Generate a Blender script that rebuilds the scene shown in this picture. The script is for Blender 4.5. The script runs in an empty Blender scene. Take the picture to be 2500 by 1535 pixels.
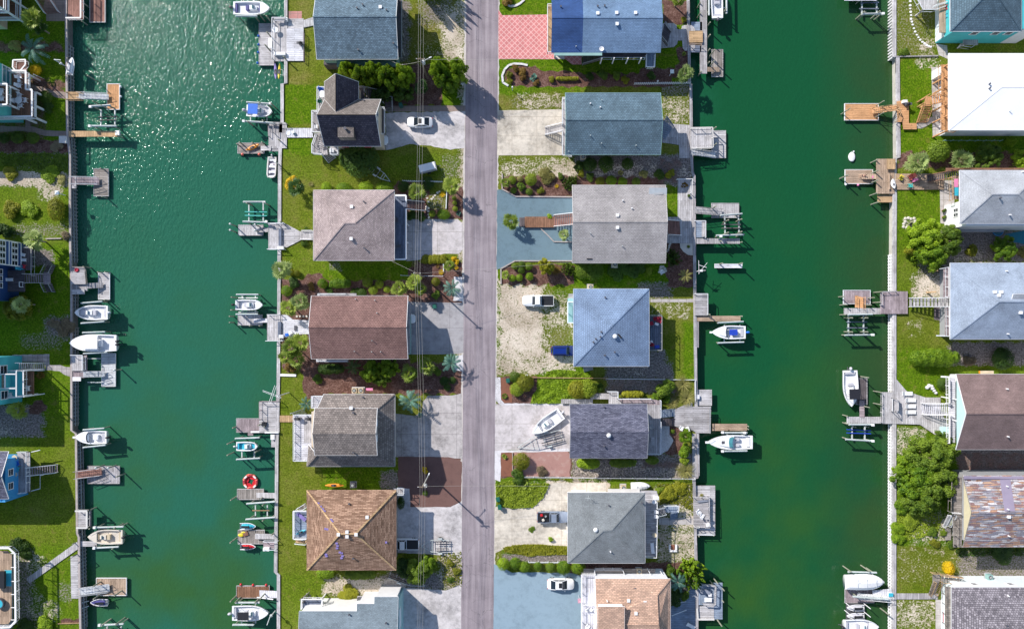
import bpy,math,random
import numpy as np
from mathutils import Vector,Matrix
random.seed(7);rng=np.random.default_rng(7)
R=math.radians
sc=bpy.context.scene
COL=sc.collection
# ---------------------------------------------------------------- camera, sky, sun, exposure
H=130.0;M=0.077;CX=1250.0;CY=800.0          # camera height (m), metres per photo pixel on the ground, point below the camera
cam=bpy.data.cameras.new('camera');camo=bpy.data.objects.new('camera',cam);COL.objects.link(camo)
camo.location=(0,0,H);cam.lens=36.0 * H/(2500 * M);cam.sensor_width=36
cam.shift_y=(CY-767.5)/2500.0;cam.clip_end=5000;cam.clip_start=1
sc.camera=camo
SUN_EL=R(35);SX,SY=0.734,-0.679                  # shadows fall to the lower right
w=bpy.data.worlds.new('World');sc.world=w;w.use_nodes=True
nt=w.node_tree;sky=nt.nodes.new('ShaderNodeTexSky');sky.sky_type='NISHITA';sky.sun_disc=False
sky.sun_elevation=SUN_EL;sky.sun_rotation=R(-47.2);sky.air_density=1.0;sky.dust_density=0.6
nt.links.new(sky.outputs[0],nt.nodes['Background'].inputs[0]);nt.nodes['Background'].inputs[1].default_value=0.13
sl=bpy.data.lights.new('sun','SUN');sl.energy=4.9;sl.angle=R(0.55);sl.color=(1.0,0.94,0.86)
so=bpy.data.objects.new('sun',sl);COL.objects.link(so)
so.rotation_euler=Vector((SX * math.cos(SUN_EL),SY * math.cos(SUN_EL),-math.sin(SUN_EL))).to_track_quat('-Z','Y').to_euler()
so.location=(-60,60,80)
sc.view_settings.view_transform='Standard';sc.view_settings.look='None'
sc.view_settings.exposure=0.27;sc.view_settings.gamma=1.0

# ---------------------------------------------------------------- helpers
def P(x,y,z=0.0):
    s=M * (1-z/H)
    return Vector(((x-CX)* s,-(y-CY)* s,z))
def tag(o,label=None,cat=None,group=None,kind=None):
    if label:o['label']=label
    if cat:o['category']=cat
    if group:o['group']=group
    if kind:o['kind']=kind
    return o
def thing(name,label,cat,x,y,z=0.0,group=None,rz=0.0):
    o=bpy.data.objects.new(name,None);COL.objects.link(o)
    o.location=P(x,y,z);o.rotation_euler=(0,0,rz);o.empty_display_size=.3
    return tag(o,label,cat,group)
def wl(o):                                     # world location of a part's parent chain (translation only)
    v=Vector((0,0,0))
    while o is not None:v=v+o.location;o=o.parent
    return v
class MB:
    def __init__(s):s.v=[];s.f=[]
    def add(s,vs,fs):
        n=len(s.v);s.v+=[tuple(v)for v in vs];s.f+=[tuple(i+n for i in f)for f in fs];return s
    def box(s,a,b):
        x0,x1=sorted((a[0],b[0]));y0,y1=sorted((a[1],b[1]));z0,z1=sorted((a[2],b[2]))
        return s.add([(x0,y0,z0),(x1,y0,z0),(x1,y1,z0),(x0,y1,z0),(x0,y0,z1),(x1,y0,z1),(x1,y1,z1),(x0,y1,z1)],
                     [(3,2,1,0),(4,5,6,7),(0,1,5,4),(1,2,6,5),(2,3,7,6),(3,0,4,7)])
    def obox(s,c,sz,rz=0,rx=0,ry=0):
        m=Matrix.Rotation(rz,3,'Z')@Matrix.Rotation(ry,3,'Y')@Matrix.Rotation(rx,3,'X')
        c=Vector(c);h=[q/2 for q in sz]
        vs=[c+m@Vector((i*h[0],j*h[1],k*h[2]))for k in (-1,1)for i,j in ((-1,-1),(1,-1),(1,1),(-1,1))]
        return s.add(vs,[(3,2,1,0),(4,5,6,7),(0,1,5,4),(1,2,6,5),(2,3,7,6),(3,0,4,7)])
    def bar(s,a,b,w,h=None,off=0):
        a=Vector(a);b=Vector(b);h=h or w;d=(b-a)
        if d.length<1e-5:return s
        d.normalize();up=Vector((0,0,1))if abs(d.z)<.95 else Vector((1,0,0))
        sd=d.cross(up).normalized()* w/2;u=sd.cross(d).normalized()* h/2
        a=a+Vector((0,0,off));b=b+Vector((0,0,off))
        vs=[a-sd-u,a+sd-u,a+sd+u,a-sd+u,b-sd-u,b+sd-u,b+sd+u,b-sd+u]
        return s.add(vs,[(0,1,2,3),(7,6,5,4),(4,5,1,0),(5,6,2,1),(6,7,3,2),(7,4,0,3)])
    def tube(s,a,b,r,n=8,r2=None):
        a=Vector(a);b=Vector(b);d=(b-a).normalized();r2=r if r2 is None else r2
        up=Vector((0,0,1))if abs(d.z)<.95 else Vector((1,0,0))
        u=d.cross(up).normalized();v=d.cross(u)
        vs=[p+(u*math.cos(t)+v*math.sin(t))* q for p,q in ((a,r),(b,r2))for t in [2*math.pi*i/n for i in range(n)]]
        fs=[(i,(i+1)%n,n+(i+1)%n,n+i)for i in range(n)]+[tuple(range(n))[::-1],tuple(range(n,2*n))]
        return s.add(vs,fs)
    def prism(s,pts,z0,z1):
        n=len(pts)
        A=sum(pts[i][0]*pts[(i+1)%n][1]-pts[(i+1)%n][0]*pts[i][1]for i in range(n))
        if A<0:pts=pts[::-1]
        vs=[(p[0],p[1],z0)for p in pts]+[(p[0],p[1],z1)for p in pts]
        return s.add(vs,[tuple(range(n))[::-1],tuple(range(n,2*n))]+[(i,(i+1)%n,n+(i+1)%n,n+i)for i in range(n)])
    def lathe(s,c,prof,n=16,sx=1,sy=1):
        c=Vector(c);m=len(prof)
        vs=[c+Vector((r*math.cos(2*math.pi*i/n)*sx,r*math.sin(2*math.pi*i/n)*sy,z))for r,z in prof for i in range(n)]
        fs=[(k*n+i,k*n+(i+1)%n,(k+1)*n+(i+1)%n,(k+1)*n+i)for k in range(m-1)for i in range(n)]
        return s.add(vs,fs+[tuple(range(n))[::-1],tuple(range((m-1)*n,m*n))])
    def build(s,name,mat,parent=None,smooth=False,kind=None,label=None):
        o0=wl(parent)if parent is not None else Vector((0,0,0))
        me=bpy.data.meshes.new(name)
        me.from_pydata([(v[0]-o0.x,v[1]-o0.y,v[2]-o0.z)for v in s.v],[],s.f)
        me.materials.append(MAT[mat]if isinstance(mat,str)else mat)
        if smooth:me.polygons.foreach_set('use_smooth',[True]*len(me.polygons))
        o=bpy.data.objects.new(name,me);COL.objects.link(o)
        if parent is not None:o.parent=parent
        if kind:o['kind']=kind
        if label:o['label']=label
        return o
def LB():return MB()
class Loc:                                      # parts built in a thing's own frame (for copies)
    def __init__(s,root):s.root=root
def bl_(mb,name,mat,parent,smooth=False,label=None):
    me=bpy.data.meshes.new(name);me.from_pydata([tuple(v)for v in mb.v],[],mb.f)
    me.materials.append(MAT[mat]);o=bpy.data.objects.new(name,me);COL.objects.link(o);o.parent=parent
    if smooth:me.polygons.foreach_set('use_smooth',[True]*len(me.polygons))
    if label:o['label']=label
    return o
def copy_tree(src,parent=None):
    c=src.copy();COL.objects.link(c);c.parent=parent
    for ch in list(src.children):copy_tree(ch,c)
    return c

# ---------------------------------------------------------------- materials
MAT={}
def nodes(name):
    m=bpy.data.materials.new(name);m.use_nodes=True;MAT[name]=m
    t=m.node_tree;b=t.nodes['Principled BSDF']
    def N(ty,**k):
        n=t.nodes.new('ShaderNode'+ty)
        for a,v in k.items():
            if a in n.inputs:n.inputs[a].default_value=v
            else:setattr(n,a,v)
        return n
    def L(a,b_):t.links.new(a,b_)
    return m,t,b,N,L
def mixc(N,L,fac,a,b,mode='MIX'):
    n=N('MixRGB',blend_type=mode)
    for s_,v in ((0,fac),(1,a),(2,b)):
        if hasattr(v,'is_output'):L(v,n.inputs[s_])
        else:n.inputs[s_].default_value=v if s_==0 else (*v,1)
    return n.outputs[0]
def mth(N,L,op,a,b=0.0,clamp=False):
    n=N('Math',operation=op);n.use_clamp=clamp
    for i,v in enumerate((a,b)):
        if hasattr(v,'is_output'):L(v,n.inputs[i])
        else:n.inputs[i].default_value=v
    return n.outputs[0]
def ramp(N,L,fac,stops):
    n=N('ValToRGB');e=n.color_ramp.elements
    while len(e)<len(stops):e.new(0.5)
    for i,(p,c)in enumerate(stops):
        e[i].position=p;e[i].color=(*c,1)if len(c)==3 else c
    L(fac,n.inputs[0]);return n.outputs[0]
def noise(N,L,vec,scale,detail=3,rough=.55):
    n=N('TexNoise');n.inputs['Scale'].default_value=scale;n.inputs['Detail'].default_value=detail
    n.inputs['Roughness'].default_value=rough;L(vec,n.inputs['Vector']);return n.outputs[0]
def pos(N):return N('NewGeometry').outputs['Position']
def bump(N,L,b,h,dist=.05,strength=.5):
    n=N('Bump');n.inputs['Strength'].default_value=strength;n.inputs['Distance'].default_value=dist
    L(h,n.inputs['Height']);L(n.outputs[0],b.inputs['Normal'])
def scl(c,k):return tuple(min(1,q*k)for q in c)
def plain(name,c,rough=.6,amt=.25,scale=3.0,metal=0,spec=None,fine=True):
    m,t,b,N,L=nodes(name);p=pos(N)
    n1=noise(N,L,p,scale*.35,3);n2=noise(N,L,p,scale*4,2)
    f=mth(N,L,'ADD',mth(N,L,'MULTIPLY',n1,.6),mth(N,L,'MULTIPLY',n2,.4))
    L(ramp(N,L,f,[(.3,scl(c,1-amt)),(.7,scl(c,1+amt*.7))]),b.inputs['Base Color'])
    b.inputs['Roughness'].default_value=rough;b.inputs['Metallic'].default_value=metal
    if spec is not None:b.inputs['Specular IOR Level'].default_value=spec
    return m
def planks(name,c,axis='x',wd=.3,amt=.3,c2=None,rough=.85):
    """boards whose long side runs along axis"""
    m,t,b,N,L=nodes(name);p=pos(N)
    sep=N('SeparateXYZ');L(p,sep.inputs[0])
    u,v=(sep.outputs[0],sep.outputs[1])if axis=='x' else (sep.outputs[1],sep.outputs[0])
    cmb=N('CombineXYZ');L(u,cmb.inputs[0]);L(v,cmb.inputs[1])
    br=N('TexBrick');L(cmb.outputs[0],br.inputs['Vector']);br.offset=.5;br.offset_frequency=2
    for k,q in (('Scale',1.0),('Mortar Size',.022),('Mortar Smooth',.2),('Bias',0.0),('Brick Width',3.4),('Row Height',wd)):br.inputs[k].default_value=q
    br.inputs['Color1'].default_value=(*scl(c,1-amt*.6),1);br.inputs['Color2'].default_value=(*scl(c2 or c,1+amt*.5),1)
    br.inputs['Mortar'].default_value=(*scl(c,.35),1)
    mp=N('Mapping');L(cmb.outputs[0],mp.inputs[0]);mp.inputs['Scale'].default_value=(.35,3.0,1)
    n1=noise(N,L,mp.outputs[0],3.0,4,.65);n2=noise(N,L,p,.5,3)
    f=mth(N,L,'ADD',mth(N,L,'MULTIPLY',n1,.9),mth(N,L,'MULTIPLY',n2,.7))
    g=ramp(N,L,f,[(.5,(.55,.53,.52)),(.8,(.95,.95,.95)),(1.0,(1.25,1.25,1.27))])
    L(mixc(N,L,1.0,br.outputs[0],g,'MULTIPLY'),b.inputs['Base Color']);b.inputs['Roughness'].default_value=rough
    b.inputs['Specular IOR Level'].default_value=.2
    bump(N,L,b,br.outputs[1],.03,.6);return m
def shingle(name,c,c2=None,wd=.45,row=.25,amt=.28,mort=.62,stain=None,rough=.9,patch=None):
    m,t,b,N,L=nodes(name);geo=N('NewGeometry')
    sp=N('SeparateXYZ');L(geo.outputs['Position'],sp.inputs[0]);sn=N('SeparateXYZ');L(geo.outputs['Normal'],sn.inputs[0])
    ax=mth(N,L,'ABSOLUTE',sn.outputs[0]);ay=mth(N,L,'ABSOLUTE',sn.outputs[1])
    q=mth(N,L,'GREATER_THAN',ax,ay)
    a1=N('CombineXYZ');L(sp.outputs[0],a1.inputs[0]);L(sp.outputs[1],a1.inputs[1])
    a2=N('CombineXYZ');L(sp.outputs[1],a2.inputs[0]);L(sp.outputs[0],a2.inputs[1])
    vm=N('Mix');vm.data_type='VECTOR';L(q,vm.inputs[0]);L(a1.outputs[0],vm.inputs[4]);L(a2.outputs[0],vm.inputs[5]);vec=vm.outputs[1]
    br=N('TexBrick');L(vec,br.inputs['Vector'])
    for k,z in (('Scale',1.0),('Mortar Size',.05),('Mortar Smooth',.6),('Bias',0.0),('Brick Width',wd),('Row Height',row)):br.inputs[k].default_value=z
    c2=c2 or c
    br.inputs['Color1'].default_value=(*scl(c,1-amt),1);br.inputs['Color2'].default_value=(*scl(c2,1+amt),1);br.inputs['Mortar'].default_value=(*scl(c,mort),1)
    col=br.outputs[0]
    if patch:                                   # long courses in several colours
        b2=N('TexBrick');L(vec,b2.inputs['Vector'])
        for k,z in (('Scale',1.0),('Mortar Size',.03),('Bias',0.0),('Brick Width',2.1),('Row Height',row)):b2.inputs[k].default_value=z
        mp=N('Mapping');L(vec,mp.inputs[0]);mp.inputs['Scale'].default_value=(.75,3.4,1)
        wn=N('TexVoronoi');wn.inputs['Scale'].default_value=1.0;wn.inputs['Randomness'].default_value=1;L(mp.outputs[0],wn.inputs['Vector'])
        ss=N('SeparateColor');L(wn.outputs['Color'],ss.inputs[0])
        pc=N('ValToRGB');pc.color_ramp.interpolation='CONSTANT';e=pc.color_ramp.elements
        while len(e)<len(patch):e.new(.5)
        for i,pc_ in enumerate(patch):e[i].position=i/len(patch);e[i].color=(*pc_,1)
        L(ss.outputs[0],pc.inputs[0]);col=mixc(N,L,.85,col,pc.outputs[0])
        col=mixc(N,L,b2.outputs[1],col,scl(c,.4))
    n1=noise(N,L,geo.outputs['Position'],.35,4,.6);n2=noise(N,L,geo.outputs['Position'],6.0,2,.7)
    f=mth(N,L,'ADD',mth(N,L,'MULTIPLY',n1,.5),mth(N,L,'MULTIPLY',n2,.5))
    g=ramp(N,L,f,[(.36,(.72,.72,.72)),(.5,(1,1,1)),(.64,(1.28,1.28,1.28))])
    col=mixc(N,L,1.0,col,g,'MULTIPLY')
    if stain:
        mp=N('Mapping');L(geo.outputs['Position'],mp.inputs[0]);mp.inputs['Scale'].default_value=(.25,1.2,1)
        n3=noise(N,L,mp.outputs[0],1.0,4,.7)
        col=mixc(N,L,ramp(N,L,n3,[(.55,(0,0,0)),(.75,(.7,.7,.7))]),col,stain)
    L(col,b.inputs['Base Color']);b.inputs['Roughness'].default_value=rough;b.inputs['Specular IOR Level'].default_value=.25
    bump(N,L,b,br.outputs[1],.04,.5)
    return m
def foliage(name,c,c2,rough=.6,trans=.25):
    m,t,b,N,L=nodes(name);tc=N('TexCoord');oi=N('ObjectInfo')
    n1=noise(N,L,tc.outputs['Object'],1.4,2);n2=noise(N,L,tc.outputs['Object'],9.0,1)
    f=mth(N,L,'ADD',mth(N,L,'MULTIPLY',n1,.5),mth(N,L,'MULTIPLY',n2,.5))
    f=mth(N,L,'ADD',f,mth(N,L,'MULTIPLY',mth(N,L,'SUBTRACT',oi.outputs['Random'],.5),.25))
    L(ramp(N,L,f,[(.32,c),(.5,tuple((a+b_)/2 for a,b_ in zip(c,c2))),(.68,c2)]),b.inputs['Base Color'])
    b.inputs['Roughness'].default_value=rough;b.inputs['Specular IOR Level'].default_value=.3
    b.inputs['Subsurface Weight'].default_value=0
    if trans:
        tr=N('BsdfTranslucent');tr.inputs[0].default_value=(*scl(c2,1.6),1);ms=N('MixShader');ms.inputs[0].default_value=trans
        L(b.outputs[0],ms.inputs[1]);L(tr.outputs[0],ms.inputs[2]);L(ms.outputs[0],t.nodes['Material Output'].inputs[0])
    return m
def concrete(name,c,amt=.3,joint=3.6,gravel=False,stain=(.2,.18,.15),rough=.85):
    m,t,b,N,L=nodes(name);p=pos(N)
    n1=noise(N,L,p,.22,5,.65);n2=noise(N,L,p,1.5,4,.7);n3=noise(N,L,p,14 if not gravel else 7,2,.8)
    f=mth(N,L,'ADD',mth(N,L,'MULTIPLY',n1,.5),mth(N,L,'MULTIPLY',n2,.3));f=mth(N,L,'ADD',f,mth(N,L,'MULTIPLY',n3,.2 if not gravel else .45))
    col=ramp(N,L,f,[(.38,scl(c,1-amt)),(.5,c),(.62,scl(c,1+amt*.55))])
    if joint:
        br=N('TexBrick');L(p,br.inputs['Vector']);br.offset=0
        for k,z in (('Scale',1.0),('Mortar Size',.035),('Mortar Smooth',.3),('Brick Width',joint*1.3),('Row Height',joint)):br.inputs[k].default_value=z
        col=mixc(N,L,mth(N,L,'MULTIPLY',br.outputs[1],.8),col,stain)
    n4=noise(N,L,p,.6,6,.75)
    col=mixc(N,L,ramp(N,L,n4,[(.5,(0,0,0)),(.7,(.55,.55,.55))]),col,stain)
    L(col,b.inputs['Base Color']);b.inputs['Roughness'].default_value=rough;b.inputs['Specular IOR Level'].default_value=.2
    bump(N,L,b,n3,.02,.5);return m
# ---------------------------------------------------------------- the palette
plain('white',(.80,.80,.82),.5,.08);plain('offwhite',(.66,.64,.62),.6,.15);plain('white_gloss',(.84,.85,.87),.2,.04)
plain('rail_white',(.72,.75,.80),.5,.1);plain('aluminium',(.62,.64,.66),.35,.15,metal=.4)
plain('galv',(.55,.60,.60),.45,.25,2);plain('metal_dark',(.10,.10,.12),.4,.2);plain('black',(.015,.016,.02),.5,.2)
plain('black_canvas',(.012,.013,.022),.8,.2);plain('glass',(.012,.02,.03),.06,.2,spec=.6);plain('glass_teal',(.05,.20,.24),.1,.2,spec=.8)
plain('rubber',(.02,.02,.02),.8,.2);plain('red',(.55,.02,.03),.4,.2);plain('red_cloth',(.42,.02,.05),.8,.2);plain('pink',(.75,.25,.45),.6,.1)
plain('yellow',(.75,.62,.03),.4,.1);plain('orange',(.85,.30,.03),.4,.15);plain('coral',(.75,.16,.12),.4,.2);plain('teal',(.05,.42,.40),.5,.1)
plain('blue',(.01,.13,.60),.5,.15);plain('navy_paint',(.008,.02,.14),.18,.1,spec=.7);plain('blue_gloss',(.006,.025,.20),.2,.1,spec=.7);plain('royal',(.02,.06,.45),.4,.2)
plain('aqua',(.05,.45,.60),.4,.15);plain('green_bin',(.01,.12,.09),.5,.2);plain('green_net',(.02,.4,.15),.6,.2);plain('purple',(.25,.2,.5),.6,.2)
plain('silver_blue',(.28,.33,.42),.25,.1,metal=.3);plain('seat_grey',(.5,.5,.55),.7,.1);plain('seat_blue',(.05,.05,.22),.6,.2);plain('tan_plastic',(.6,.5,.35),.6,.2)
plain('hull_white',(.83,.84,.86),.25,.05,spec=.5);plain('deck_white',(.72,.73,.76),.55,.1);plain('hull_cream',(.70,.64,.55),.3,.08);plain('cream_deck',(.6,.55,.48),.6,.12)
plain('skin',(.55,.33,.22),.6,.1);plain('hair',(.03,.02,.015),.6,.2);plain('swimsuit',(.03,.015,.05),.7,.2)
plain('wall_white',(.75,.76,.80),.7,.1);plain('wall_cream',(.62,.52,.40),.7,.12);plain('wall_teal',(.10,.48,.46),.7,.1);plain('wall_turq',(.07,.47,.52),.7,.12)
plain('wall_aqua',(.33,.55,.58),.7,.1);plain('wall_blue',(.015,.06,.20),.6,.15);plain('wall_sky',(.05,.30,.62),.6,.12);plain('wall_grey',(.35,.36,.38),.7,.12);plain('wall_palegreen',(.25,.42,.40),.7,.12)
plain('wall_tan',(.42,.38,.33),.7,.12);plain('gable_teal',(.48,.70,.72),.7,.08);plain('gable_cream',(.62,.55,.38),.7,.1);plain('wall_bright',(.78,.85,.90),.6,.05)
plain('trunk',(.16,.12,.09),.9,.35,6);plain('palm_trunk',(.30,.24,.18),.9,.35,8);plain('pile',(.30,.31,.24),.85,.35,4);plain('pile_cap',(.8,.82,.8),.5,.1)
plain('stone',(.62,.58,.52),.8,.3,3);plain('stone_white',(.68,.67,.68),.8,.4,8);plain('firepit',(.03,.03,.03),.9,.3);plain('terracotta',(.35,.12,.07),.8,.2)
plain('pole_wood',(.22,.17,.13),.9,.3,5);plain('wire',(.42,.40,.36),.6,.1);plain('transformer',(.45,.47,.48),.5,.15)
plain('rust_red',(.28,.07,.06),.8,.2);plain('kerb_wood',(.42,.37,.36),.85,.3,4);plain('seawall_face',(.20,.19,.18),.9,.5,2);plain('seawall_pale',(.55,.52,.47),.85,.3,2)
plain('seawall_rib',(.30,.32,.32),.8,.3,4);plain('pool_water',(.01,.16,.22),.05,.1);plain('bumper',(.7,.7,.7),.5,.1);plain('flag_pink',(.7,.35,.45),.8,.2)
plain('brown_cloth',(.25,.12,.08),.8,.2);plain('grey_cloth',(.25,.27,.33),.8,.2)
G=(.40,.385,.40)
for nm,c,wd,a in (('deck_grey',G,.34,.35),('deck_pale',(.50,.485,.50),.34,.3),('deck_blue',(.16,.19,.26),.34,.25),('deck_bluegrey',(.26,.32,.42),.34,.2),('deck_brown',(.26,.14,.09),.34,.3),
                     ('deck_tan',(.52,.35,.20),.34,.25),('deck_orange',(.62,.34,.17),.34,.12),('deck_wood',(.42,.31,.23),.34,.3),('deck_dark',(.14,.12,.13),.34,.3),('deck_red',(.30,.16,.13),.34,.25),
                     ('deck_old',(.30,.27,.25),.36,.5),('deck_white',(.64,.64,.70),.4,.15),('deck_alu',(.58,.60,.63),.5,.12),('deck_purple',(.34,.28,.30),.3,.35)):
    planks(nm+'_x',c,'x',wd,a);planks(nm+'_y',c,'y',wd,a)
shingle('roof_slate',(.135,.20,.26));shingle('roof_charcoal_shaded',(.066,.060,.088),(.085,.074,.095),amt=.28);shingle('roof_charcoal_lit',(.19,.165,.155),amt=.24)  # charcoal pair: one shingle, its shaded and sunlit tones put into the colour
shingle('roof_pinkgrey',(.39,.315,.315),(.45,.37,.36),wd=.4,row=.22,amt=.13);shingle('roof_red',(.21,.122,.112),(.245,.145,.13),wd=.45,row=.30,amt=.10,mort=.65)
shingle('roof_taupe',(.205,.178,.168),(.25,.215,.20),row=.34,amt=.18);shingle('roof_brown',(.265,.155,.105),(.36,.235,.17),wd=.9,row=.22,amt=.28,mort=.6);shingle('roof_greyblue',(.205,.255,.295),wd=.5,row=.22,amt=.12,mort=.8)
shingle('roof_blue',(.165,.26,.41),wd=.5,row=.22,amt=.11,mort=.7);shingle('roof_navy',(.045,.10,.27),wd=.5,row=.22,amt=.12,mort=.6)
shingle('roof_teal',(.105,.165,.215),row=.32,amt=.16);shingle('roof_lightgrey',(.36,.34,.345),wd=.5,row=.26,amt=.10,mort=.72,stain=(.28,.27,.26));shingle('roof_paleblue',(.205,.285,.43),wd=.45,row=.32,amt=.08,mort=.62)
shingle('roof_indigo',(.105,.11,.165),(.16,.165,.225),wd=.6,row=.22,amt=.24,mort=.6,stain=(.2,.2,.27));shingle('roof_grey',(.215,.235,.25),wd=.6,row=.22,amt=.11,mort=.85);shingle('roof_tan',(.48,.325,.25),(.55,.36,.27),wd=.6,row=.26,amt=.14,mort=.62)
shingle('roof_pearl',(.40,.42,.46),wd=.5,row=.22,amt=.06,mort=.9);shingle('roof_pearlblue',(.31,.37,.47),wd=.5,row=.22,amt=.06,mort=.88);shingle('roof_mauve',(.22,.155,.15),wd=.5,row=.22,amt=.11,mort=.85)
shingle('roof_wave',(.19,.175,.205),(.26,.24,.27),wd=.45,row=.32,amt=.28,mort=.4)
shingle('roof_patch',(.3,.27,.3),row=.38,patch=((.38,.36,.39),(.22,.21,.26),(.42,.23,.14),(.66,.64,.66),(.24,.15,.14),(.46,.29,.19),(.27,.26,.30),(.5,.47,.48),(.30,.16,.15)),amt=.2)
plain('roof_white',(.83,.84,.87),.5,.09,.8);plain('ridge_grey',(.38,.42,.46),.7,.15);plain('lead_patch',(.28,.24,.33),.7,.1)
foliage('leaf_green',(.032,.080,.008),(.20,.29,.025));foliage('leaf_dark',(.018,.05,.008),(.09,.165,.018));foliage('leaf_yellow',(.11,.13,.010),(.34,.34,.02));foliage('leaf_gold',(.5,.33,.01),(.75,.52,.01))
foliage('leaf_bright',(.050,.120,.006),(.30,.43,.02));foliage('leaf_lime',(.09,.15,.010),(.30,.38,.03));foliage('leaf_rust',(.10,.05,.012),(.30,.20,.04));foliage('leaf_blue',(.03,.09,.075),(.18,.36,.28),.5)
foliage('palm_green',(.05,.10,.012),(.34,.42,.07),.45);foliage('palm_pale',(.09,.15,.04),(.48,.56,.22),.45);foliage('palm_dark',(.02,.06,.015),(.14,.24,.06),.45);foliage('leaf_tan',(.16,.15,.04),(.40,.38,.13));foliage('leaf_drygrass',(.13,.10,.06),(.32,.26,.16))
concrete('conc_pale',(.56,.52,.53),.38);concrete('conc_warm',(.58,.53,.46),.5,stain=(.30,.25,.19));concrete('conc_grey',(.36,.35,.37),.22,4.5,stain=(.16,.15,.16));concrete('conc_sand',(.58,.55,.50),.25,None,stain=(.38,.36,.34))
concrete('conc_dirty',(.45,.42,.42),.5,4.0,stain=(.15,.14,.14));concrete('conc_walk',(.48,.45,.44),.25,1.2);concrete('sand_drive',(.56,.53,.54),.5,None,stain=(.33,.31,.30));concrete('blue_gravel',(.115,.175,.215),.5,None,gravel=True,stain=(.10,.15,.18));concrete('blue_gravel_pale',(.215,.295,.36),.4,None,gravel=True,stain=(.17,.24,.29))
concrete('mulch_purple',(.15,.085,.075),.3,None,gravel=True,stain=(.1,.06,.055));concrete('mulch_rust',(.20,.085,.055),.35,None,gravel=True,stain=(.11,.055,.045));concrete('mulch_pink',(.30,.17,.15),.5,None,gravel=True,stain=(.5,.40,.36));concrete('white_rock',(.46,.45,.47),.85,None,gravel=True,stain=(.14,.13,.13))
concrete('brick_walk',(.33,.25,.22),.25,.5);concrete('slab_pink',(.50,.24,.22),.25,1.0);concrete('roadside',(.50,.46,.44),.3,None,gravel=True,stain=(.3,.3,.25))
concrete('slate_path',(.40,.37,.37),.4,.7,stain=(.12,.1,.1))
def pavers():
    m,t,b,N,L=nodes('pink_pavers');p=pos(N)
    mp=N('Mapping');L(p,mp.inputs[0]);mp.inputs['Rotation'].default_value=(0,0,R(45))
    br=N('TexBrick');L(mp.outputs[0],br.inputs['Vector']);br.offset=0
    for k,z in (('Scale',1.0),('Mortar Size',.075),('Mortar Smooth',.1),('Brick Width',.72),('Row Height',.72),('Bias',0.0)):br.inputs[k].default_value=z
    br.inputs['Color1'].default_value=(.56,.20,.20,1);br.inputs['Color2'].default_value=(.60,.22,.22,1);br.inputs['Mortar'].default_value=(.70,.42,.40,1)
    g=ramp(N,L,noise(N,L,p,.8,5,.7),[(.3,(.85,.8,.8)),(.7,(1.1,1.1,1.1))])
    L(mixc(N,L,1,br.outputs[0],g,'MULTIPLY'),b.inputs['Base Color']);b.inputs['Roughness'].default_value=.85
pavers()
def asphalt():
    m,t,b,N,L=nodes('asphalt');p=pos(N)
    n1=noise(N,L,p,.25,4);n2=noise(N,L,p,9,3,.8)
    mp=N('Mapping');L(p,mp.inputs[0]);mp.inputs['Scale'].default_value=(1.2,.05,1);n3=noise(N,L,mp.outputs[0],1.5,3)
    f=mth(N,L,'ADD',mth(N,L,'ADD',mth(N,L,'MULTIPLY',n1,.35),mth(N,L,'MULTIPLY',n2,.25)),mth(N,L,'MULTIPLY',n3,.4))
    col=ramp(N,L,f,[(.38,(.20,.172,.192)),(.5,(.285,.246,.272)),(.62,(.375,.33,.355))])
    v=N('TexVoronoi');v.feature='DISTANCE_TO_EDGE';v.inputs['Scale'].default_value=.22
    wv=N('MixRGB');wv.inputs[0].default_value=.85;L(p,wv.inputs[1]);nc=N('TexNoise');nc.inputs['Scale'].default_value=1.2;L(p,nc.inputs['Vector'])
    va=N('VectorMath',operation='ADD');L(p,va.inputs[0]);L(nc.outputs['Color'],va.inputs[1]);L(va.outputs[0],v.inputs['Vector'])
    crack=ramp(N,L,v.outputs[0],[(0,(1,1,1)),(.008,(0,0,0))]);gate=ramp(N,L,noise(N,L,p,.12,2),[(.44,(0,0,0)),(.52,(.7,.7,.7))])
    col=mixc(N,L,mixc(N,L,1,crack,gate,'MULTIPLY'),col,(.12,.11,.12))
    L(col,b.inputs['Base Color']);b.inputs['Roughness'].default_value=.9;b.inputs['Specular IOR Level'].default_value=.2;bump(N,L,b,n2,.02,.4)
asphalt()
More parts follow.
